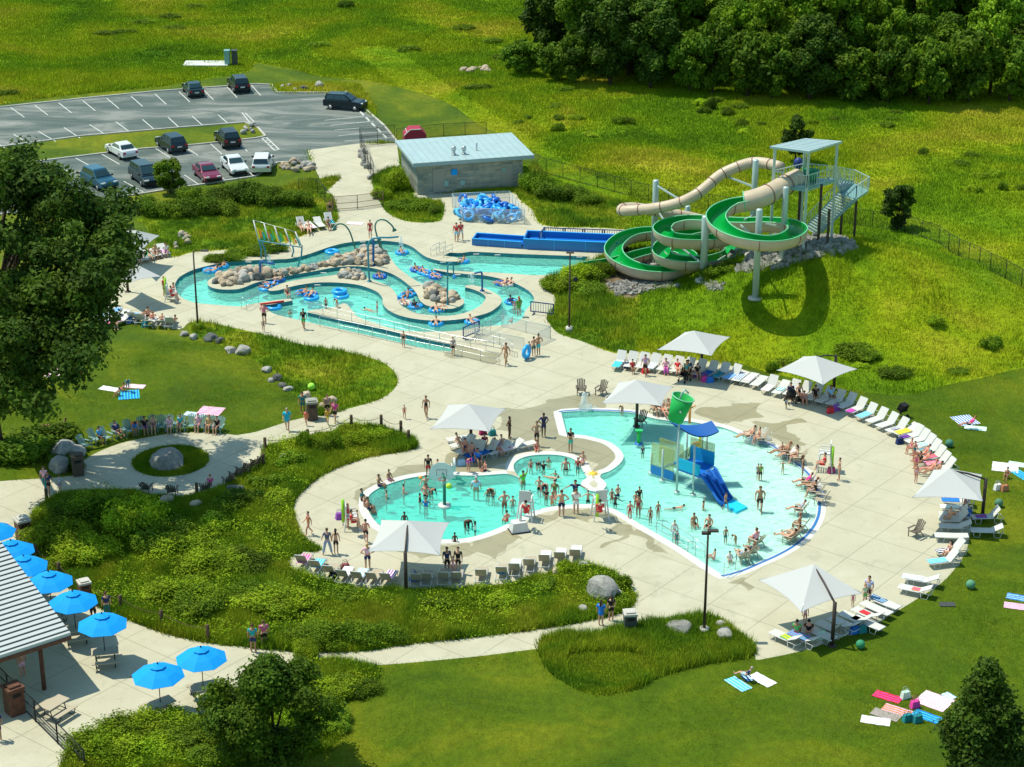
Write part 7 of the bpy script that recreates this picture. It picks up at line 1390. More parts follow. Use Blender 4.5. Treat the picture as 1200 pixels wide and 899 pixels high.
# between the pools
for a in [(545,533,'sit',180,'r','b',[(SW,NV)],'woman in navy sitting in the sail cluster'),(539,526,'recline',220,'l','b',[(SW,BK)],'sunbather in black at the left of the sail cluster'),(553,538,'sit',190,'r','o',bik(PU),'woman in purple bikini in the sail cluster'),(560,545,'sit',200,'m','b',[(TS,BL),(SH,NV)],'child in dark blue at the front of the sail cluster'),(583,532,'recline',210,'r','b',bik(BK),'sunbather on the right of the sail cluster'),(591,528,'recline',215,'l','n',bik(WH),'sunbather in white on the right of the sail cluster'),(568,527,'sit',180,'m','b',[(TS,(.3,.02,.08))],'person in dark red at the back of the sail cluster')]: A_(*a[:4], 1.66, *a[4:])
A_(549,553,'bend',200,1.45,'r','b',[(RB,(.80,.05,.50))],'child in magenta towel bending at the pool coping'); A_(597,514,'hips',250,1.65,'d','b',[(SW,BK)],'slim dark skinned girl in black beside the sail cluster'); A_(629,523,'hips',180,1.85,'m','n',[(SH,BK)],'shirtless man in black trunks by the small round pool'); A_(637,512,'hips',200,1.78,'d','b',[(TS,NV),(SH,NV)],'man in navy shirt behind the man in black trunks'); A_(668.5,530,'fold',180,1.76,'m','b',[(TS,BK),(SH,(.05,.45,.33))],'man in black top and mint green shorts between the pools')
A_(756,440,'walk',160,1.66,'m','b',[(TS,(.45,.3,.5)),(SH,BK)],'woman in lilac top and black shorts walking before the upper loungers')
for a in [(741,437,1.5,'sit',190,'m','b',[(TS,RD)],'person in red sitting at the second upper lounger'),(780,437,1.6,'sit',180,'l','n',[(TS,LP_),(TR,(.6,.1,.5))],'woman in pink and magenta among the upper loungers'),(794,438,1.65,'recline',180,'r','n',[(TS,RD)],'sunbather in red on the upper loungers'),(806,440,1.7,'sit',200,'m','b',[(TS,NV),(SH,NV)],'person in navy sitting in the upper sail shade'),(804,448,1.75,'stand',150,'m','b',[(TS,TE),(TR,BK)],'person in teal standing with a dark stroller in the upper row'),(817,443,1.6,'sit',190,'l','b',[(TS,BK)],'person in black behind the purple bag')]: A_(a[0], a[1], a[3], a[4], a[2], *a[5:])
A_(921,479,'walk',150,1.25,'d','b',[(TS,BK),(SH,(.2,.25,.3))],'child in dark clothes walking before the curved row'); A_(942,471,'floor',180,1.65,'r','o',bik((.2,.05,.02)),'sunburnt woman sitting in the curved row shade'); A_(936,467,'sit',190,1.65,'l','n',[(SW,BK)],'woman in black swimsuit in the curved row'); A_(955,470,'sit',180,1.7,'m','bl',[(TS,BK),(SH,BK)],'long haired person in black in the curved row'); A_(973,470,'sit',200,1.65,'m','b',[(TS,(.25,.55,.80)),(SH,NV)],'person in light blue shirt in the curved row'); A_(926,467,'sit',190,1.7,'m','b',[(TS,NV),(SH,BK)],'person in navy leaning at the curved row bags')
for a in [(1068,531,1.5,'sit',110,'r','o',[(SW,PK)],'child in pink in the crowded right row'),(1071,541,1.5,'stand',200,'r','n',[(SW,TE)],'child in teal in the crowded right row'),(1073,553,1.4,'stand',180,'r','o',[(SW,PK)],'girl in pink at the foot of the crowded right row'),(1082,538,1.65,'recline',100,'r','n',bik(OR),'sunbather in orange in the crowded right row'),(1083,545,1.65,'recline',95,'r','b',bik(BL),'sunbather in blue in the crowded right row'),(1090,556,1.65,'recline',95,'r','o',bik(RD),'sunbather in red in the crowded right row'),(1096,558,1.65,'recline',100,'m','b',bik(GR),'sunbather in green in the crowded right row'),(1078,548,1.6,'sit',120,'m','b',[(TS,BK)],'person in black in the crowded right row'),(1073,566,1.35,'stand',200,'r','n',[(SW,LP_)],'small girl in pale pink beside the far right sail corner')]: A_(a[0], a[1], a[3], a[4], a[2], *a[5:])
A_(1113,655,'sit',110,1.65,'l','bl',[(SW,(.3,.02,.08))],'dark haired woman in maroon sitting on the right edge lounger'); A_(1113,614,'sit',100,1.6,'l','y',[(SW,OR)],'blond child in orange in the column below the far right sail'); A_(1130,602,'stand',180,1.5,'l','n',[(SW,(.5,.2,.2))],'child standing beside the far right sail post'); A_(1136,503,'recline',90,1.6,'r','o',[(TS,PK),(SH,NV)],'person in pink lying on the blue towel on the right lawn'); A_(1180,560,'floor',150,1.5,'m','b',[(SW,(.3,.1,.1))],'child sitting below the round white towel on the right lawn'); A_(874,798,'recline',60,1.5,'l','g',[(TS,NV),(SH,LB_)],'person lying between the two towels on the bottom lawn')
A_(947,748,'sit',350,1.6,'r','b',[(TS,BK)],'person in black in the bent post sail shade'); A_(933,748,'sit',340,1.6,'m','b',[(TS,GR)],'person in green in the bent post sail shade'); A_(943,732,'stand',180,1.3,'r','o',[(SW,LP_)],'child with reddish hair behind the shaded loungers near the bent post')
# round pool rim
for a in [(444,575,'sit',250,1.6,'m','n',[(SH,NV)],'shirtless boy in navy trunks sitting on the upper left rim'),(456,568,'sit',220,1.5,'m','b',[(SH,PU)],'boy in purple trunks sitting on the upper left rim'),(424,592,'sit',260,1.6,'m','b',[(TS,TE),(SH,BK)],'person in dark teal on the left rim, uppermost'),(427,599,'sit',260,1.6,'l','b',[(SW,RD)],'person in red on the left rim'),(431,602,'sit',270,1.6,'m','b',[(SH,NV)],'child in dark trunks leaning at the left rim'),(435,607,'sit',280,1.4,'m','b',[(TS,BK)],'child in black low on the left rim'),(502,559,'stand',180,1.6,'m','b',[(TS,BK),(SH,RD)],'person in black top and red trunks left of the basketball board'),(513,556,'sit',180,1.5,'r','b',[(SH,BK)],'person sitting behind the basketball board'),
          (569,557,'sit',120,1.5,'r','b',[(SH,BK)],'boy sitting on the coping before the sail cluster'),(629,533,'sit',180,1.5,'r','n',[(SW,(.75,.1,.08))],'child in red leaning on the rim of the small round pool'),(683,548,'sit',150,1.6,'l','o',[(SW,LP_)],'girl in pale pink sitting on the right rim of the small round pool'),(505,636,'sit',0,1.7,'r','b',[(TS,OR),(SH,RD)],'person in orange sitting on the lower rim right of the sail'),(594,618,'sit',30,1.6,'r','b',[(SW,RD)],'child in red sitting on the lower rim left of the lifeguard stand')]:
    A_(a[0], a[1], a[2], a[3], *a[4:], z=-.34 if a[2] == 'sit' else 0)
A_(533,636,'stand',0,1.3,'d','b',[(SH,BK)],'dark child near the lower rim',z=ZP,sink=.6)
A_(658,605,'hips',5,1.82,'l','n',[(SH,(.015,.03,.09))],'shirtless man in navy trunks on the deck seen from behind'); A_(675,602,'fold',0,1.75,'l','n',[(TS,WH),(SH,(.75,.75,.80))],'person wrapped in white on the deck beside the man in navy trunks')
A_(408,619,'stand',260,1.7,'l','o',[(TS,RD),(SH,RD)],'lifeguard standing with a lime rescue tube left of the round pool'); A_(419,618,'stand',300,1.2,'l','b',[(SW,(.35,.03,.1))],'child in dark red by the left rim of the round pool')
WADE = [ # px, py, pose, face, height, skin, hair, clothes, sink, label
 (453,584,'wade',90,1.4,'l','b',[(SH,NV)],.85,'boy with arms out at the left side of the round pool'),(473,578,'wade',270,1.5,'r','b',[(SH,BK)],.85,'child in the middle left of the round pool'),(499,571,'raise',180,1.6,'l','b',[(SH,RD)],.75,'boy reaching up for the orange ball'),(499,581,'wade',150,1.6,'r','b',[(SH,BK)],.75,'boy in the group under the orange ball'),(505,577,'wade',220,1.6,'m','b',[(SH,BK)],.8,'boy with dark hair right in the ball group'),(492,587,'wade',270,1.5,'m','b',[(TS,BK)],.95,'child in black low in the water of the ball group'),(499,593,'wade',180,1.5,'m','b',[(TS,BL)],.9,'child in blue rash shirt below the ball group'),
 (474,609,'wade',180,1.5,'d','b',[(SH,BK)],.95,'dark haired swimmer peeking over the sail edge'),(558,575,'wade',0,1.8,'l','g',[(TS,(.45,.65,.85))],.8,'grey haired man in pale blue shirt wading in the round pool'),(575,578,'wade',180,1.7,'l','b',[(SH,BK)],.75,'man holding children in the round pool'),(571,581,'wade',180,1.2,'m','b',[(SW,TE)],.75,'small child at the left of the man holding children'),(578,582,'wade',180,1.2,'m','b',[(SW,NV)],.8,'small child in front of the man holding children'),(591,594,'hips',200,1.65,'r','n',[(SH,(.3,.1,.05))],.55,'boy with hands to his head in the round pool'),(601,592,'wade',180,1.5,'l','b',[(SH,WH)],.85,'child with pale trunks right of the boy with raised hands'),
 (547,618,'wade',200,1.6,'d','b',[(SH,BK)],.5,'dark skinned boy standing near the lower rim'),(557,622,'wade',90,1.5,'d','b',[(TS,WH)],.85,'dark haired child in white low near the lower rim'),(613,567,'wade',210,1.7,'m','b',[(TS,(.15,.65,.05))],.75,'person in bright lime shirt at the mouth of the small round pool'),
 (622,547,'wade',200,1.4,'r','b',[(SW,RD)],.85,'child in red in the small round pool'),(631,544,'wade',180,1.5,'m','b',[(TS,NV)],.85,'child in navy in the small round pool'),(637,550,'wade',190,1.4,'m','b',[(TS,BK)],.8,'child in black in the middle of the small round pool'),(643,542,'wade',180,1.3,'r','b',[(SW,YL)],.9,'child in yellow at the back of the small round pool'),(663,550,'wade',180,1.6,'r','b',[(SH,BK)],.8,'tanned boy at the right of the small round pool'),(651,557,'wade',150,1.2,'m','b',[(SH,NV)],.85,'small dark haired head right below the middle of the small pool'),(647,560,'swim',240,1.3,'l','b',[(SW,TE)],.0,'child swimming out of the small round pool'),(677,554,'stand',170,1.4,'m','b',[(TS,RD),(SH,TE)],.3,'child in red shirt standing in the water beside the girl on the rim'),
 (632,574,'wade',160,1.6,'r','b',[(SH,BK)],.65,'boy standing in the opening between the pools, left'),(638,573,'wade',180,1.6,'r','b',[(SH,NV)],.65,'boy standing in the opening between the pools, right'),(640,585,'wade',150,1.5,'m','b',[(TS,BK)],.7,'dark child below the two boys'),(650,583,'wade',160,1.75,'r','b',[(TS,(.15,.20,.05))],.5,'woman in olive swimsuit in the opening between the pools'),(647,592,'wade',170,1.3,'r','n',[(SH,OR)],.4,'child close behind the man in navy trunks'),(621,580,'wade',190,1.2,'r','b',[(SH,BK)],.85,'child alone in the middle opening'),
 (674,585,'spread',180,1.75,'m','b',[(TS,NV)],.45,'man in navy with arms spread near the pool bottleneck'),(689,588,'spread',180,1.4,'l','b',[(SH,BK)],.6,'child with outstretched arms left of the lifeguard chair'),(717,585,'wade',180,1.3,'m','b',[(SW,RD)],.55,'child in red right of the lifeguard chair'),(724,581,'wade',200,1.4,'r','b',[(SH,NV)],.6,'child with bright back in the channel right of the sun pad'),(721,591,'wade',170,1.3,'d','b',[(SH,BK)],.6,'dark skinned child by the coping right of the lifeguard chair'),
 (745,591,'wade',170,1.4,'m','b',[(SW,PK)],.5,'girl in pink in the group at the sloped entry'),(749,591,'stand',200,1.5,'m','b',[(TS,BK)],.4,'person in black in the group at the sloped entry'),(748,603,'stand',150,1.6,'m','b',[(SW,(.35,.03,.05))],.35,'woman in dark red in the group at the sloped entry'),(738,608,'stand',190,1.5,'r','b',[(SW,RD)],.3,'woman in red at the left of the sloped entry group'),(762,612,'stand',150,1.3,'m','b',[(SW,(.2,.03,.04))],.35,'child right of the sloped entry group'),(771,606,'stand',200,1.3,'m','b',[(SW,RD)],.4,'child in red and white further right in the water'),
 (747,518,'stand',280,1.2,'m','b',[(SH,TE)],.2,'child at the green water table under the sail'),(753,536,'stand',180,1.0,'m','b',[(TS,NV),(SH,TE)],.15,'small child in navy beside the sail shadow edge'),(888,562,'stand',190,1.2,'l','b',[(TS,(.3,.25,.4)),(SH,NV)],.1,'small child in grey swim shirt, left of the pair on the wet floor'),(891,563,'stand',180,1.25,'m','b',[(TS,(.2,.4,.05)),(SH,BK)],.1,'small child in green and black, right of the pair'),(917,555,'spread',180,1.0,'l','y',[(SW,GR)],.1,'toddler in bright green on the shallow slope'),
 (940,560,'stand',260,1.7,'m','nl',[(SW,(.01,.03,.06))],.05,'woman in dark swimsuit standing at the coping by the trio'),(983,563,'stand',90,1.62,'l','b',bik(BK),0,'woman in dark bikini on the plaza right of the shallow pool'),(890,599,'walk',170,1.8,'m','n',[(SH,(.05,.03,.02))],.1,'shirtless man in dark brown trunks on the shallow slope'),(850,597,'walk',230,1.3,'m','b',[(SH,(.02,.06,.12))],.15,'boy in navy trunks at the end of the blue slide'),
 (792,595,'swim',280,1.5,'l','b',[(SH,BK)],.05,'child lying in the water below the play structure'),(824,596,'raise',250,1.4,'m','b',[(SH,BK)],.85,'child raising an arm beside the blue slide'),(813,615,'sit',200,1.6,'m','n',[(SH,BK)],.35,'man crouching in the shallow water, left of two'),(811,620,'stand',180,.9,'l','n',[(SW,OR)],.3,'toddler in front of the crouching man'),(831,616,'sit',150,1.6,'l','b',[(SH,BK)],.40,'man crouching in the shallow water, right of two'),
 (790,632,'stand',170,1.4,'l','b',[(TS,WH),(SH,WH)],.1,'child in white by the entry handrail'),(793,639,'stand',180,1.1,'m','b',[(TS,TE),(SH,TE)],.1,'small child in teal by the entry handrail'),(850,636,'stand',200,1.2,'m','b',[(SH,TE)],.15,'child in teal trunks near the bottom corner'),(862,638,'bend',120,1.1,'m','b',[(SW,GR)],.1,'small child in green bending near the bottom corner'),(837,655,'floor',90,1.5,'l','b',[(SW,LP_)],.1,'woman in pink sitting in the water at the bottom entry'),(855,657,'floor',180,1.4,'l','b',[(TS,WH)],.1,'child in white sitting near the bottom corner'),
 (729,487,'wade',150,1.2,'m','b',[(SW,RD)],.05,'child in dark red playing by the water jet'),(916,537,'stand',200,1.2,'r','b',[(SH,OR)],.05,'tanned boy standing left of the trio of chairs'),(893,574,'stand',0,.01,'l','',[],0,'')]
for a in WADE:
    if a[4] < .1: continue
    ps = ('spread', 'stand', 'fold', 'bend', 'walk', 'raise', 'hips')[a[0] * 3 % 7] if a[2] == 'wade' else a[2]
    z_ = ZP if a[8] > 0 else 0
    fl = pool_floor(P(a[0], a[1]).x, 0); sk_ = a[8]
    # feet rest on the pool floor where it is shallow: never deeper than the floor allows
    if sk_ > 0 and ps not in ('swim', 'sit', 'floor'): sk_ = min(sk_ * 1.0, max(.05, -fl + ZP)) if a[8] < .5 else sk_
    A_(a[0], a[1], ps, a[3], a[4], a[5], a[6], a[7], a[9], z=z_, sink=sk_)
for k, (px, py, f) in enumerate(CH_):
    cl = [bik(RD), [(SW, BK)], bik((.75,.2,.2)), [(TS, WH), (SH, BK)], [(SW, BK)], [(TS, PK), (SH, BK)], bik(BK), [(TS, BK), (SH, NV)], None, [(TS, (.4,.4,.5)), (SH, BK)], bik((.3,.1,.1)), bik(RD), [(SW, (.25,.05,.05))], [(TS, LP_), (SH, NV)], [(TS, (.02,.05,.09)), (SH, BK)], [(TS, (.35,.45,.6)), (SH, BK)], bik(RD), bik(BK), [(SW, (.3,.05,.08))], [(SW, BK)]][k]
    if cl is None: continue
    wh = CPT and ('left of the pair by the upper coping|right of the pair by the upper coping|left of the trio at the upper right rim|middle of the trio at the upper right rim|right of the trio at the upper right rim|topmost at the right rim in hot pink|second from the top at the right rim|third from the top at the right rim||alone in a chair near the right rim|upper of the three at the lower right rim|middle of the three at the lower right rim|lower of the three at the lower right rim|in pink in the upper chair near the bottom corner|in dark navy near the bottom corner|in grey blue near the bottom corner|first of four on the pad behind the sail post|second of four on the pad behind the sail post|third of four on the pad behind the sail post|last of four on the pad behind the sail post').split('|')[k]
    A_(px, py, 'recline' if k % 3 != 1 else 'sit', f, 1.68, 'lrml'[k % 4], 'bnob'[k % 4], cl, 'person reclining in a tan chair, ' + wh if k % 3 != 1 else 'person sitting in a tan chair, ' + wh, z=-.1 if 4 < k < 16 else 0)
# ------------------------------------------------------------------ cars
def car_proto(kind):
    """nose towards +X; parts built from a side profile with tapered sides"""
    t = thing('parked_car', 'x', 'car'); L, W, H = {'sedan': (4.7, 1.8, 1.45), 'suv': (4.7, 1.9, 1.75), 'van': (5.1, 1.95, 1.80)}[kind]
    if kind == 'sedan': low = [(-2.3,.35),(-2.32,.75),(-2.2,.98),(-1.5,1.02),(1.0,.95),(1.9,.85),(2.28,.68),(2.32,.35)]; cab = [(-1.75,.98),(-1.15,1.40),(.15,1.44),(1.05,.95)]
    elif kind == 'suv': low = [(-2.3,.4),(-2.35,.9),(-2.28,1.1),(-1.5,1.12),(1.05,1.08),(1.9,1.0),(2.25,.82),(2.32,.4)]; cab = [(-2.22,1.08),(-1.95,1.70),(.2,1.74),(1.1,1.08)]
    else: low = [(-2.5,.35),(-2.55,.9),(-2.5,1.08),(-1.5,1.1),(1.35,1.05),(2.1,.92),(2.45,.75),(2.5,.35)]; cab = [(-2.42,1.06),(-2.2,1.72),(.5,1.78),(1.6,1.05)]
    def loft(pr, w0, w1, zlo, zhi):
        b = MB(); n = len(pr); V = []
        def ww(z): return lerp(w0, w1, max(0, min(1, (z - zlo) / (zhi - zlo + 1e-6))))
        for s in (-1, 1): V += [(x, s * ww(z) / 2, z) for x, z in pr]
        F = [tuple(range(n)), tuple(range(2 * n - 1, n - 1, -1))] + [(i, i + n, (i + 1) % n + n, (i + 1) % n) for i in range(n)]; return b.add(V, F)
    bd = loft(low, W, W * .93, .6, 1.1)
    top = loft([(cab[0][0] + .02, cab[0][1]), (cab[1][0], cab[1][1] - .03), (cab[1][0] + .1, cab[1][1] + .03), (cab[2][0] - .1, cab[2][1] + .03), (cab[2][0], cab[2][1] - .03), (cab[3][0] - .02, cab[3][1])], W * .90, W * .72, cab[0][1], cab[2][1])
    bd.v, bd.f, bd.sm = bd.v, bd.f, bd.sm; o_ = len(bd.v); bd.v += top.v; bd.f += [tuple(i + o_ for i in f) for f in top.f]; bd.sm += top.sm
    me = bd.mesh('body'); bm = bmesh.new(); bm.from_mesh(me); bmesh.ops.bevel(bm, geom=bm.edges[:], offset=.05, segments=2, affect='EDGES', profile=.6); bm.to_mesh(me); bm.free(); me.materials.append(None); body = obj('body', me, (.5, .5, .5), t)
    zc = cab[0][1]; zt = cab[2][1]; k0, k1 = .18, .86
    def cx(i, j, k): return cab[i][0] + (cab[j][0] - cab[i][0]) * k
    def zz(k): return zc + (zt - zc) * k
    def hw(k): return lerp(W * .90, W * .72, k) / 2
    for s in (-1, 1):
        b = MB(); y0, y1 = (hw(k0) + .012) * s, (hw(k1) + .012) * s; xs0, xs1 = cx(0, 1, k0) + .22, cx(3, 2, k0) - .25; xt0, xt1 = cx(0, 1, k1) + .22, cx(3, 2, k1) - .15
        for a0, a1 in ((0, .34), (.37, .68), (.71, 1)): b.add([(lerp(xs0, xs1, a0), y0, zz(k0)), (lerp(xs0, xs1, a1), y0, zz(k0)), (lerp(xt0, xt1, a1), y1, zz(k1)), (lerp(xt0, xt1, a0), y1, zz(k1))], [(0, 1, 2, 3) if s < 0 else (3, 2, 1, 0)])
        b.build('side_windows', 'car_glass', t)
    for nm, i, j, sg in (('windscreen', 3, 2, 1), ('rear_window', 0, 1, -1)):
        x0_, x1_ = cx(i, j, k0) + .03 * sg, cx(i, j, k1) + .03 * sg; MB().add([(x0_, -hw(k0) * .9, zz(k0) + .02), (x0_, hw(k0) * .9, zz(k0) + .02), (x1_, hw(k1) * .9, zz(k1) + .02), (x1_, -hw(k1) * .9, zz(k1) + .02)], [(0, 1, 2, 3) if sg > 0 else (3, 2, 1, 0)]).build(nm, 'car_glass', t)
    for sx in (-1.42, 1.45):
        for s in (-1, 1):
            y = s * (W / 2 - .10); w_ = MB().tube([(sx, y - .11, .33), (sx, y + .11, .33)], .34, 16).build('wheel', 'tyre', t); MB().tube([(sx, y + .115 * s, .33), (sx, y + .13 * s, .33)], .20, 10).build('rim', 'rim', w_)
    for s in (-1, 1):
        MB().box((low[-2][0] - .06, s * (W / 2 - .32), low[-2][1] + .02), (.12, .38, .16)).build('headlight', 'lamp_white', t); MB().box((low[1][0] + .05, s * (W / 2 - .24), low[1][1] + .02), (.1, .26, .2)).build('tail_light', 'lamp_red', t); MB().box((cx(3, 2, .25) - .1, s * (W / 2 + .06), zc + .08), (.12, .2, .14)).build('wing_mirror', 'black_metal', t)
    MB().box((low[1][0] - .01, 0, low[1][1] - .1), (.03, .5, .13)).build('number_plate', 'coping', t); MB().box((low[-1][0] + .0, 0, .45), (.06, W * .7, .2)).build('bumper', 'black_metal', t)
    return t
CP_ = {k: car_proto(k) for k in ('sedan', 'suv', 'van')}; CU = set()
def car(px, py, kind, head, col, label):
    """head: heading as photo vector of the nose direction on the ground"""
    A = P(px, py); B2 = P(px + head[0], py + head[1]); d = B2 - A; rz = math.atan2(d.y, d.x); p = CP_[kind]
    if kind not in CU: CU.add(kind); t = p; p.location = A; p.rotation_euler = (0, 0, rz); p['label'] = label; p['group'] = 'cars in the parking lot'
    else: t = dup(p, A, rz, label, 'cars in the parking lot')
    for c in t.children:
        if c.name.startswith('body'): c.material_slots[0].material = mat('car_paint_%02x%02x%02x' % tuple(int(v * 255) for v in col), col, .25, .3, .6)
v1 = (-11, -12.5); v4 = (20, 12)
car(226.5, 110, 'sedan', v1, (.01,.035,.04), 'dark sedan seen from behind in the back row, left of two'); car(280, 105, 'suv', v1, (.012,.02,.025), 'dark car seen from behind in the back row, right of two')
car(405, 127.5, 'suv', (20, 1.5), (.008,.02,.025), 'black crossover parked crosswise beside the right kerb'); car(143, 182, 'sedan', (-20,-11), (.75,.76,.74), 'white sedan in the row below the grass island'); car(201, 175, 'suv', (-20,-12), (.012,.03,.04), 'dark grey blue wagon between the white sedan and the black van'); car(267, 169, 'suv', (-13,-13), (.008,.012,.015), 'boxy black van like car below the island end')
car(117, 218, 'suv', (20,10), (.02,.10,.16), 'dark blue wagon facing the viewer near the oak'); car(171, 213, 'van', (16,12), (.012,.035,.05), 'dark blue minivan facing the viewer left of the young tree'); car(243, 209, 'sedan', (13,12), (.22,.03,.07), 'maroon sedan in the front row'); car(275, 200, 'sedan', (12,12), (.75,.76,.74), 'small white car behind the hedge'); car(308, 199, 'suv', (3,-12), (.78,.78,.75), 'white wagon with its rear to the viewer at the right end of the front row'); car(8, 226, 'sedan', (20,10), (.7,.7,.7), 'white car mostly hidden behind the oak')
# ------------------------------------------------------------------ play structure in the shallow pool
B0 = P(800, 572); t = thing('play_structure', 'water play structure with blue slide, platform, netting, roof and grey posts in the shallow pool', 'play structure', B0)
def L(px, py, z=0): return P(px, py, z) - B0
ZW = ZP
def top_z(px, py, top):
    A = P(px, py); v = (top - 449.5) / FP; return CH - A.y * (SP + v * CP) / (CP - v * SP)
for px, py, tp_ in ((793,575,485),(804,548,505),(812,578,521),(827,552,506),(822,543,506),(776,561,527),(763,552,532)):
    q = L(px, py); z = top_z(px, py, tp_); MB().tube([(q.x, q.y, -.6), (q.x, q.y, z)], .07, 8).cyl((q.x, q.y, -.25), .2, .2, 10).build('post', 'pale_steel', t)
dk = [L(792, 567, 0), L(819, 577, 0), L(836, 564, 0), L(808, 555, 0)]; zd = 1.15
b = MB(); b.add([Vector((p.x, p.y, zd)) for p in dk] + [Vector((p.x, p.y, zd - .15)) for p in dk], [(0, 1, 2, 3), (7, 6, 5, 4), (0, 4, 5, 1), (1, 5, 6, 2), (2, 6, 7, 3), (3, 7, 4, 0)]); b.build('platform', 'tube_deep', t)
def panel(a, c, z0, z1, m_, nm):
    d = (c - a).normalized(); n = Vector((-d.y, d.x, 0)) * .03
    MB().add([a + n + Vector((0, 0, z0)), c + n + Vector((0, 0, z0)), c + n + Vector((0, 0, z1)), a + n + Vector((0, 0, z1)), a - n + Vector((0, 0, z0)), c - n + Vector((0, 0, z0)), c - n + Vector((0, 0, z1)), a - n + Vector((0, 0, z1))], [(0, 1, 2, 3), (7, 6, 5, 4), (0, 4, 5, 1), (3, 2, 6, 7), (0, 3, 7, 4), (1, 5, 6, 2)]).build(nm, m_, t)
panel(dk[0], dk[1], zd, zd + .75, (.01, .42, .66), 'side_panel'); panel(dk[3], dk[2], zd, zd + .9, (.01, .34, .62), 'side_panel'); panel(dk[0], dk[3], zd, zd + .8, 'net', 'net_panel')
wl = [L(763, 553), L(789, 562), L(800, 556), L(772, 547)]
b = MB(); b.add([Vector((p.x, p.y, (-.05, zd, zd, -.05)[i])) for i, p in enumerate(wl)] + [Vector((p.x, p.y, (-.12, zd - .1, zd - .1, -.12)[i])) for i, p in enumerate(wl)], [(0, 1, 2, 3), (7, 6, 5, 4), (0, 4, 5, 1), (1, 5, 6, 2), (2, 6, 7, 3), (3, 7, 4, 0)]); b.build('ramp', 'blue_trough', t)
panel(wl[0], wl[1], -.1, .55, 'blue_trough', 'ramp_curb'); panel(wl[0], wl[1], .55, 2.1, 'net', 'net_panel'); panel(wl[3], wl[2], .3, 2.1, 'net', 'net_panel'); panel(dk[3], dk[2], zd + .9, zd + 1.5, 'net', 'net_panel')
# slide
s0, s1 = L(819, 577), L(836, 568); e0, e1_ = L(846, 593), L(858, 585); N = 10; b = MB(); rl = MB(); V = []
pr = [(0, zd), (.15, zd - .05), (.5, .62), (.8, .16), (1.0, .02)]
for u, z in pr: V += [s0.lerp(e0, u) + Vector((0, 0, z)), s1.lerp(e1_, u) + Vector((0, 0, z))]
n = len(V); V2 = V + [v - Vector((0, 0, .08)) for v in V]; F = [(2 * i, 2 * i + 1, 2 * i + 3, 2 * i + 2) for i in range(len(pr) - 1)]; F += [tuple(n + k for k in reversed(f)) for f in F]
F += [(2 * i, 2 * i + 2, n + 2 * i + 2, n + 2 * i) for i in range(len(pr) - 1)] + [(2 * i + 1, n + 2 * i + 1, n + 2 * i + 3, 2 * i + 3) for i in range(len(pr) - 1)]
b.add(V2, F).build('slide_bed', (.01, .10, .42), t)
for k in (0, .33, .67, 1):
    r_ = MB(); r_.tube([V[2 * i].lerp(V[2 * i + 1], k) + Vector((0, 0, .1)) for i in range(len(pr))], .08, 6); r_.build('slide_rail', (.01, .14, .50), t)
pd = [L(846, 590), L(863, 600), L(876, 594), L(858, 584)]; MB().prism([(p.x, p.y) for p in pd], -.30, .0).build('landing_pad', (.01, .50, .78), t)
rc_ = [P(783, 493, 3.9) - B0, P(806, 507, 3.6) - B0, P(843, 505, 3.6) - B0, P(834, 493, 3.9) - B0]; N = 8; V = []; F = []
for j in range(N + 1):
    for i in range(N + 1):
        u, v = i / N, j / N; p = rc_[0].lerp(rc_[1], u).lerp(rc_[3].lerp(rc_[2], u), v); p.z -= .35 * 4 * v * (1 - v) * .9; V.append(p)
F = [(j * (N + 1) + i, j * (N + 1) + i + 1, (j + 1) * (N + 1) + i + 1, (j + 1) * (N + 1) + i) for j in range(N) for i in range(N)]; n = len(V); V += [v - Vector((0, 0, .08)) for v in V]; F += [tuple(n + k for k in reversed(f)) for f in F]
MB().add(V, F, True).build('canopy', (.01, .10, .36), t)
bk = thing('tipping_bucket', 'big green tipping bucket tilted above the blue canopy of the play structure', 'bucket', B0)
c = L(793, 575); zb = top_z(793, 575, 478); c.z = zb; Rm = Matrix.Rotation(R(16), 3, 'Y')
def rot(p): return tuple(c + Rm @ Vector(p))
b = MB(); n = 20; V = [rot((r * math.cos(k / n * math.tau), r * math.sin(k / n * math.tau), z)) for r, z in ((.50, -.9), (.72, .75), (.66, .75), (.45, -.8)) for k in range(n)]
F = [(j * n + k, j * n + (k + 1) % n, (j + 1) * n + (k + 1) % n, (j + 1) * n + k) for j in range(3) for k in range(n)] + [tuple(range(n - 1, -1, -1)), tuple(range(3 * n, 4 * n))]
b.add(V, F, True).build('shell', (.01, .36, .07), bk); e = MB(); e.tube([rot((.71 * math.cos(k / n * math.tau), .71 * math.sin(k / n * math.tau), .76)) for k in range(n)], .05, 6, closed=True); e.build('rim', 'rim_green', bk)
b = MB(); b.tube([rot((-.15, 0, -.2)), rot((-.15, 0, 1.0)), rot((-.05, 0, 1.3)), rot((.25, 0, 1.1))], .07, 8); b.build('filler_pipe', 'pale_steel', bk); MB().tube([rot((0, -.8, 0)), rot((0, .8, 0))], .05, 8).build('axle', 'steel', bk)
def toy(px, py, parts_, label, z=0, nm='spray_toy'):
    t = thing(nm, label, 'water toy', P(px, py, z))
    for pn, f, m_ in parts_: b = MB(); f(b); b.build(pn, m_, t)
toy(748.5, 519, [('column', lambda b: b.cyl((0, 0, -.1), .13, .95), (.02, .42, .08)), ('basin', lambda b: b.box((0, 0, .9), (.5, .3, .1)), (.03, .5, .15)), ('base', lambda b: b.cyl((0, 0, -.12), .28, .1), 'tube_deep')], 'green water table column under the pool sail')
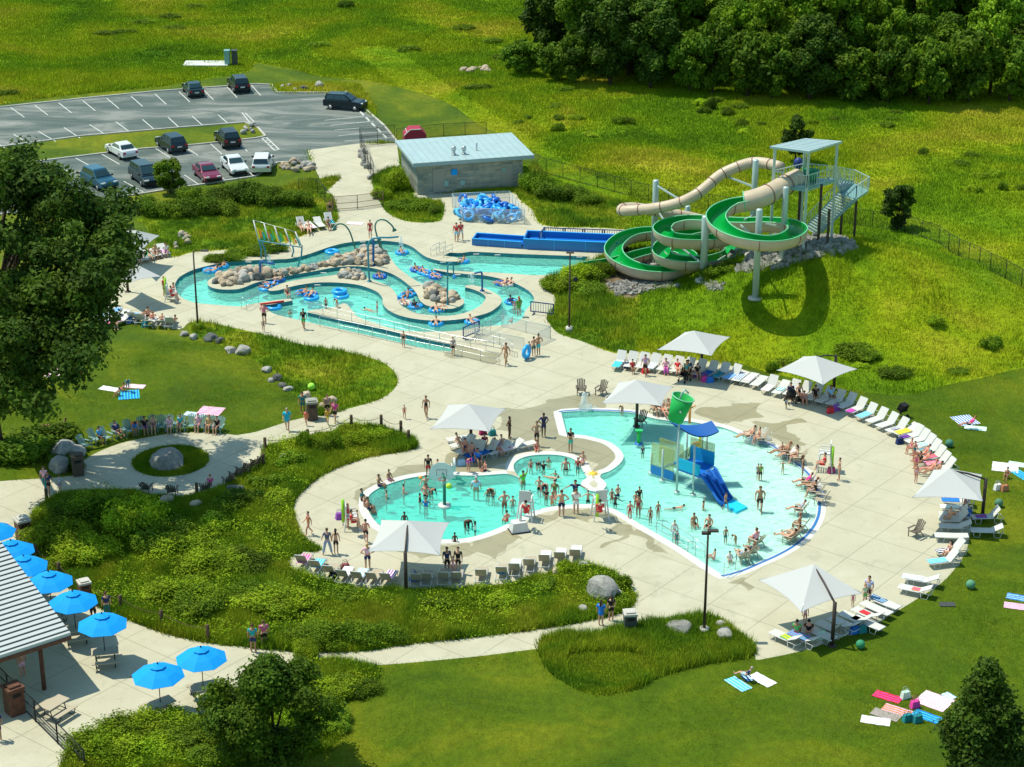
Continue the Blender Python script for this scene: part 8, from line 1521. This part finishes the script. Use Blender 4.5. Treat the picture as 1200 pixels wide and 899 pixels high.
toy(820.5, 530, [('column', lambda b: b.cyl((0, 0, -.1), .13, 1.9), (.70, .62, .04)), ('base', lambda b: b.cyl((0, 0, -.12), .25, .12), 'tube_deep'), ('spout', lambda b: b.tube([(0, 0, 1.7), (-.5, 0, 1.75), (-.6, 0, 1.5)], .05, 6), (.70, .62, .04))], 'tall yellow spray column behind the play structure')
toy(808, 496, [('column', lambda b: b.cyl((0, 0, 0), .09, 1.3), (.80, .30, .08)), ('arms', lambda b: b.tube([(-.3, 0, 1.25), (0, 0, 1.1), (.4, 0, 1.35)], .05, 6), (.80, .32, .10)), ('cap', lambda b: b.sphere((0, 0, 1.35), .14), (.80, .45, .10))], 'orange spray flower on the coping behind the blue canopy')
toy(815, 549, [('frame', lambda b: b.tube([(-.5, 0, .9), (-.3, 0, 1.7), (.2, 0, 1.9), (.45, 0, 1.0)], .05, 6), (.70, .60, .04)), ('wheel', lambda b: b.sphere((0, 0, 1.75), (.25, .1, .2)), (.75, .25, .05))], 'yellow spray wheel on the play platform')
# sun emblem on the white pad, painted dots
pad = P(697, 567); sp = MB(); sp.cyl((0, 0, 0), .3, .012, 16)
for k in range(8): a = k / 8 * math.tau; sp.add([(.34 * math.cos(a - .15), .34 * math.sin(a - .15), .01), (.34 * math.cos(a + .15), .34 * math.sin(a + .15), .01), (.55 * math.cos(a), .55 * math.sin(a), .01)], [(0, 1, 2)])
tag(sp.build('sun_emblem', (.78, .52, .06), loc=(pad.x - .05, pad.y + 1.6, .004)), 'small painted yellow sun on the white pad between the pools', 'emblem')
# water jets
def jet(px, py, h, r, label, z=0, lean=0, wide=1.0):
    b = MB(); rr = random.Random(int(px))
    b.tube([(0, 0, 0), (lean * .3, 0, h * .5), (lean * .7, 0, h * .9), (lean, 0, h)], [r * wide, r * .8, r * .6, r * .15], 10)
    for k in range(40): x, y = rr.gauss(0, r * 1.3), rr.gauss(0, r * 1.3); b.sphere((x + lean * .5, y, rr.uniform(.02, h * .8)), rr.uniform(.02, .05), 5, 3)
    tag(b.build('water_jet', 'splash', loc=P(px, py, z)), label, 'water jet')
jet(684.5, 480, 1.35, .28, 'tall white water jet at the top left corner of the shallow pool', wide=1.5); jet(692, 481, .5, .15, 'small white water jet right of the tall one'); jet(897, 515, .9, .22, 'white bubbling jet on the coping at the upper right', wide=2.2); jet(882, 517, .5, .3, 'low white bubbler left of the upper right jet', wide=2)
# basketball hoop
t = thing('basketball_hoop', 'pool basketball hoop with clear fan shaped backboard on a green post', 'basketball hoop', P(521, 594, ZP))
zt = 2.15; MB().cyl((0, 0, -1.0), .10, zt + .9).build('post', (.02, .16, .11), t); MB().cyl((0, 0, .0), .42, .16, 18).build('base', 'white_plastic', t)
b = MB(); pts = [(-.82 + 0, .0), (-.8, .5), (-.6, .85), (-.25, 1.05), (.15, 1.05), (.5, .85), (.72, .5), (.75, .0), (.4, -.25), (-.45, -.25)]; n = len(pts)
V = [(x - .15, .40, zt - .3 + z) for x, z in pts] + [(x - .15, .44, zt - .3 + z) for x, z in pts]; b.add(V, [tuple(range(n)), tuple(range(2 * n - 1, n - 1, -1))] + [(i, i + n, (i + 1) % n + n, (i + 1) % n) for i in range(n)]).build('backboard', 'board_white', t)
b = MB(); b.tube([(-.12 + .23 * math.cos(k / 14 * math.tau), -.05 + .23 * math.sin(k / 14 * math.tau), zt - .2) for k in range(14)], .025, 5, closed=True); b.build('rim', (.45, .05, .02), t); MB().tube([(0, 0, zt - .1), (-.1, .38, zt)], .05, 6).build('arm', (.02, .16, .11), t)
MB().tube([(-.12 + .2 * math.cos(0), -.05, zt - .2), (-.12, -.05, zt - .55)], [.2, .12], 10, caps=False).build('net', 'mesh_pale', t)
b = MB(); b.tube([(-.5, .385, zt - .15), (-.5, .385, zt + .25), (.15, .385, zt + .25), (.15, .385, zt - .15)], .018, 4); b.build('target_frame', (.3, .3, .3), t)
# lifeguard chairs
def guard(px, py, rz, label, pl, person_face, tall=1.3, umb=None, lime=True, sk=RD):
    t = thing('lifeguard_chair', label, 'lifeguard chair', P(px, py), rz); MB().box((0, 0, tall), (.75, .7, .08)).build('seat', 'white_plastic', t); MB().box((0, -.33, tall + .4), (.72, .07, .75)).build('backrest', 'white_plastic', t)
    for sx in (-1, 1):
        MB().box((sx * .38, 0, tall + .25), (.06, .7, .06)).build('armrest', 'white_plastic', t)
        for sy in (-1, 1): MB().bar((sx * .48, sy * .5, 0), (sx * .36, sy * .33, tall), .07).build('leg', 'white_plastic', t)
    b = MB()
    for k in range(1, 5): b.bar((-.42, .52 - k * .035, tall * k / 5), (.42, .52 - k * .035, tall * k / 5), .05)
    b.build('ladder', 'white_plastic', t)
    A = P(px, py); person(px, py, 'sit', math.degrees(rz), 1.7, 'l', 'b', [(TS, sk), (SH, sk)], pl, z=tall - .40)
    if lime:
        v = Vector((-math.sin(rz + 2.6), math.cos(rz + 2.6), 0)) * .55; b = MB().tube([(0, 0, 0), (0, 0, 1.5)], .10, 8); tag(b.build('rescue_tube', (.30, .62, .04), loc=(A.x + v.x, A.y + v.y, .35)), 'lime rescue tube leaning on the ' + ' '.join(label.split()[1:]), 'rescue tube')
guard(703, 607, R(10), 'white lifeguard chair on the deck beside the pool bottleneck', 'lifeguard in red seen from behind at the pool bottleneck', 0)
guard(966, 551, R(80), 'white lifeguard chair at the upper right of the shallow pool', 'lifeguard in red on the chair at the upper right', 0)
guard(616, 608, R(350), 'white lifeguard stand at the lower rim of the round pool', 'lifeguard on the stand at the lower rim', 0, lime=False)
guard(201, 352, R(270), 'white lifeguard seat at the left end of the lazy river', 'lifeguard seated at the left end of the river', 0, tall=.6)
guard(412, 619, R(280), 'white lifeguard chair at the left rim of the round pool', 'lifeguard in red on the chair at the left rim', 0, tall=.9)
t = thing('pool_lift', 'white covered pool lift box on the lower rim of the round pool', 'pool lift', P(608, 622), .3); MB().box((0, 0, .35), (1.1, .8, .6), taper=.8).build('cover', 'white_plastic', t); MB().box((0, 0, .03), (1.2, .9, .06)).build('base', 'black_metal', t); MB().tube([(.1, 0, .6), (.2, .2, 1.5), (.5, .6, 1.55)], .09, 8).build('arm', 'white_plastic', t)
t = thing('pool_lift', 'white pool lift arm behind the basketball backboard', 'pool lift', P(531, 559), 0); MB().box((0, 0, .45), (.35, .5, .9), taper=.8).build('base', 'white_plastic', t); MB().tube([(0, 0, .9), (.1, -.4, 1.5), (.15, -.8, 1.0)], .09, 8).build('arm', 'white_plastic', t); MB().box((.2, -.8, .6), (.5, .45, .06)).build('seat', 'white_plastic', t)
tag(MB().tube([(0, 0, 0), (1.9, .35, .12)], .09, 8).build('rescue_tube', (.55, .03, .03), loc=P(305, 356.5, .1)), 'red rescue tube lying on the low wall by the river steps', 'rescue tube')
# ------------------------------------------------------------------ spray pipes of the lazy river
def pipe(label, pts, r, m_, head=None, cat='spray pipe'):
    o_ = P(*pts[0]); W = [P(*p) - o_ for p in pts]; C_ = []
    for i in range(len(W) - 1):
        p0 = W[max(0, i - 1)]; p1 = W[i]; p2 = W[i + 1]; p3 = W[min(len(W) - 1, i + 2)]
        for k in range(5): s = k / 5; C_.append(.5 * ((2 * p1) + (p2 - p0) * s + (2 * p0 - 5 * p1 + 4 * p2 - p3) * s * s + (3 * p1 - p0 - 3 * p2 + p3) * s**3))
    C_.append(W[-1]); t = thing('spray_pipe', label, cat, o_); MB().tube(C_, r, 8).build('pipe', m_, t); MB().cyl((0, 0, -.05), r * 2.5, .12, 10).build('base', m_, t)
    if head: MB().tube([C_[-1], C_[-1] + Vector((.1, 0, -.28))], [.06, .22], 10).build('nozzle', head, t)
pipe('dark green curved spray pipe arching left above the river rocks', [(417,294,0),(414,284,.9),(410,272,1.9),(404,264,2.5),(397,262.5,2.6),(391,266,2.4)], .07, 'dark_green_pipe', 'dark_green_pipe'); pipe('dark green curved spray pipe arching right behind the river', [(447,296,0),(443,281,1.2),(439.5,266,2.3),(443,258.5,2.8),(451,258,2.85),(458,263,2.5),(461,267,2.2)], .07, 'dark_green_pipe', 'dark_green_pipe')
pipe('tall teal bent spray pipe beside the small rock heap', [(433,330,0),(432,315,1.2),(431.5,300,2.4),(431.5,288,3.3),(435,281,3.8),(444,278.5,4.0),(456,278.5,4.0),(467,277.5,4.0)], .08, 'teal_pipe'); pipe('dark blue straight spray pipe standing in the rocks', [(437.5,311,0),(437.5,296,1.2),(437.5,279,2.55)], .10, 'blue_pipe')
pipe('teal hooked spray pipe in the rocks with a cone nozzle', [(448,294,.2),(446,285,1.0),(443,278,1.6)], .06, 'dark_green_pipe', 'teal_pipe'); pipe('teal looped spray pipe beside the right rock heap', [(524.5,357,0),(524.5,340,1.3),(524.5,322,2.7),(525,311,3.5),(528,308,3.7),(531,311,3.5),(531.5,322,2.7)], .06, 'teal_pipe', 'tube_blue'); pipe('dark blue L shaped spray post on the right island', [(565,341,0),(565,330,.9),(564.5,320,1.7),(562,319,1.75),(556,320.5,1.6)], .08, 'blue_pipe')
pipe('dark blue T shaped spray post at the left of the long island', [(305,326,0),(305,315,.9),(305,307,1.5),(312,308,1.45),(322,309.5,1.35)], .09, 'blue_pipe')
for k, (px, py, h, lb) in enumerate(((316,311,1.0,'thin falling water under the rainbow arbor'),(470,291,1.2,'falling spray below the tall teal pipe'),(553,331,.9,'row of falling jets beside the blue L shaped post'),(482,316,.4,'white bubbling spot in the upper channel'))): jet(px, py, h, .16, lb, ZR, wide=1.3)
# rainbow arbor: leaning white posts with coloured fins on teal legs
o_ = P(318, 306); t = thing('mist_arbor', 'rainbow coloured mist arbor of leaning white posts over the river on teal legs', 'mist arbor', o_)
leg = [((306,303,0),(303,280,1.9)),((312,306,0),(306,280,2.1)),((342,301,0),(343,288,1.1)),((349,312,-.3),(354,288,1.7))]
for a, c in leg: A, Cc = P(*a), P(*c); MB().tube([A - o_, A.lerp(Cc, .5) - o_ + Vector((.12, 0, 0)), Cc - o_], .07, 7).build('leg', 'teal_pipe', t)
q0, q1 = [], []
for k in range(5):
    u = k / 4; a = P(lerp(303, 354, u), lerp(282, 290, u), lerp(2.0, 1.8, u)); c = P(lerp(297, 346, u), lerp(258, 271.5, u), lerp(3.7, 3.1, u)); q0.append(a - o_); q1.append(c - o_); MB().tube([a - o_, c - o_], .06, 6).build('post', 'white_plastic', t)
b = MB().tube(q0, .05, 6); b.build('lower_beam', 'teal_pipe', t); MB().tube(q1, .02, 5).build('upper_cable', 'steel', t)
cols = [(.75,.60,.02),(.75,.20,.03),(.03,.35,.30),(.10,.45,.06)]
for k in range(4):
    for j in range(4):
        a, c, d, e_ = q0[k], q0[k + 1], q1[k + 1], q1[k]; u0, u1 = j / 4 + .02, (j + 1) / 4 - .03; v0, v1_ = .05 + .12 * ((j + k) % 2), .62 - .1 * ((j + k) % 3)
        p0 = a.lerp(c, u0).lerp(e_.lerp(d, u0), v0); p1 = a.lerp(c, u1).lerp(e_.lerp(d, u1), v0 + .08); p2 = a.lerp(c, u1).lerp(e_.lerp(d, u1), v1_); p3 = a.lerp(c, u0).lerp(e_.lerp(d, u0), v1_ + .08); n = Vector((0, .03, 0))
        MB().add([p0, p1, p2, p3, p0 + n, p1 + n, p2 + n, p3 + n], [(0, 1, 2, 3), (7, 6, 5, 4), (0, 4, 5, 1), (1, 5, 6, 2), (2, 6, 7, 3), (3, 7, 4, 0)]).build('colour_fin', cols[(j + k) % 4], t)
# stroller and dark bundle on the upper right lawn
def stroller(px, py, rz, c, label):
    t = thing('stroller', label, 'stroller', P(px, py), rz); MB().add([(-.25, -.3, .45), (.25, -.3, .45), (.25, .25, .5), (-.25, .25, .5), (-.25, -.45, .95), (.25, -.45, .95), (.25, .0, 1.05), (-.25, .0, 1.05)], [(3, 2, 1, 0), (0, 1, 5, 4), (1, 2, 6, 5), (3, 0, 4, 7), (4, 5, 6, 7)]).build('seat', c, t)
    for x in (-.28, .28):
        MB().bar((x, .35, .1), (x, -.6, 1.0), .03).build('frame_tube', 'black_metal', t)
        for y in (-.35, .35): MB().tube([(x - .02, y, .11), (x + .02, y, .11)], .11, 10).build('wheel', 'tyre', t)
stroller(1056, 488, .6, BK, 'black folded stroller standing on the grass at the end of the curved row'); stroller(802, 447, 2.4, BK, 'dark stroller at the edge of the upper sail shade'); stroller(926, 472, .3, BK, 'black stroller among the curved row loungers')
# white signs and small depth plaques along the river wall are part of the deck markings
pl = MB()
for px, py in ((291,307),(425,283.5),(379,319.8),(372,334),(558,297.8),(583,298.8),(679,301.3),(536,322),(519,307.3),(530,374.5),(458,363.2)):
    A = P(px, py); pl.box((A.x, A.y, .006), (.5, .14, .004))
tag(pl.build('depth_markers', 'white_paint'), kind='structure')
# things that only differ by where they stand get their place in the row
by = {}
for o in COL.objects:
    if o.parent is None and o.get('group') and o.get('category') in ('shrub', 'tree'): by.setdefault(o['label'], []).append(o)
for l, os_ in by.items():
    if 1 < len(os_) <= 14:
        os_.sort(key=lambda o: o.location.x / o.location.y)
        for k, o in enumerate(os_): o['label'] = l + ', %s from the left' % ORD[k]
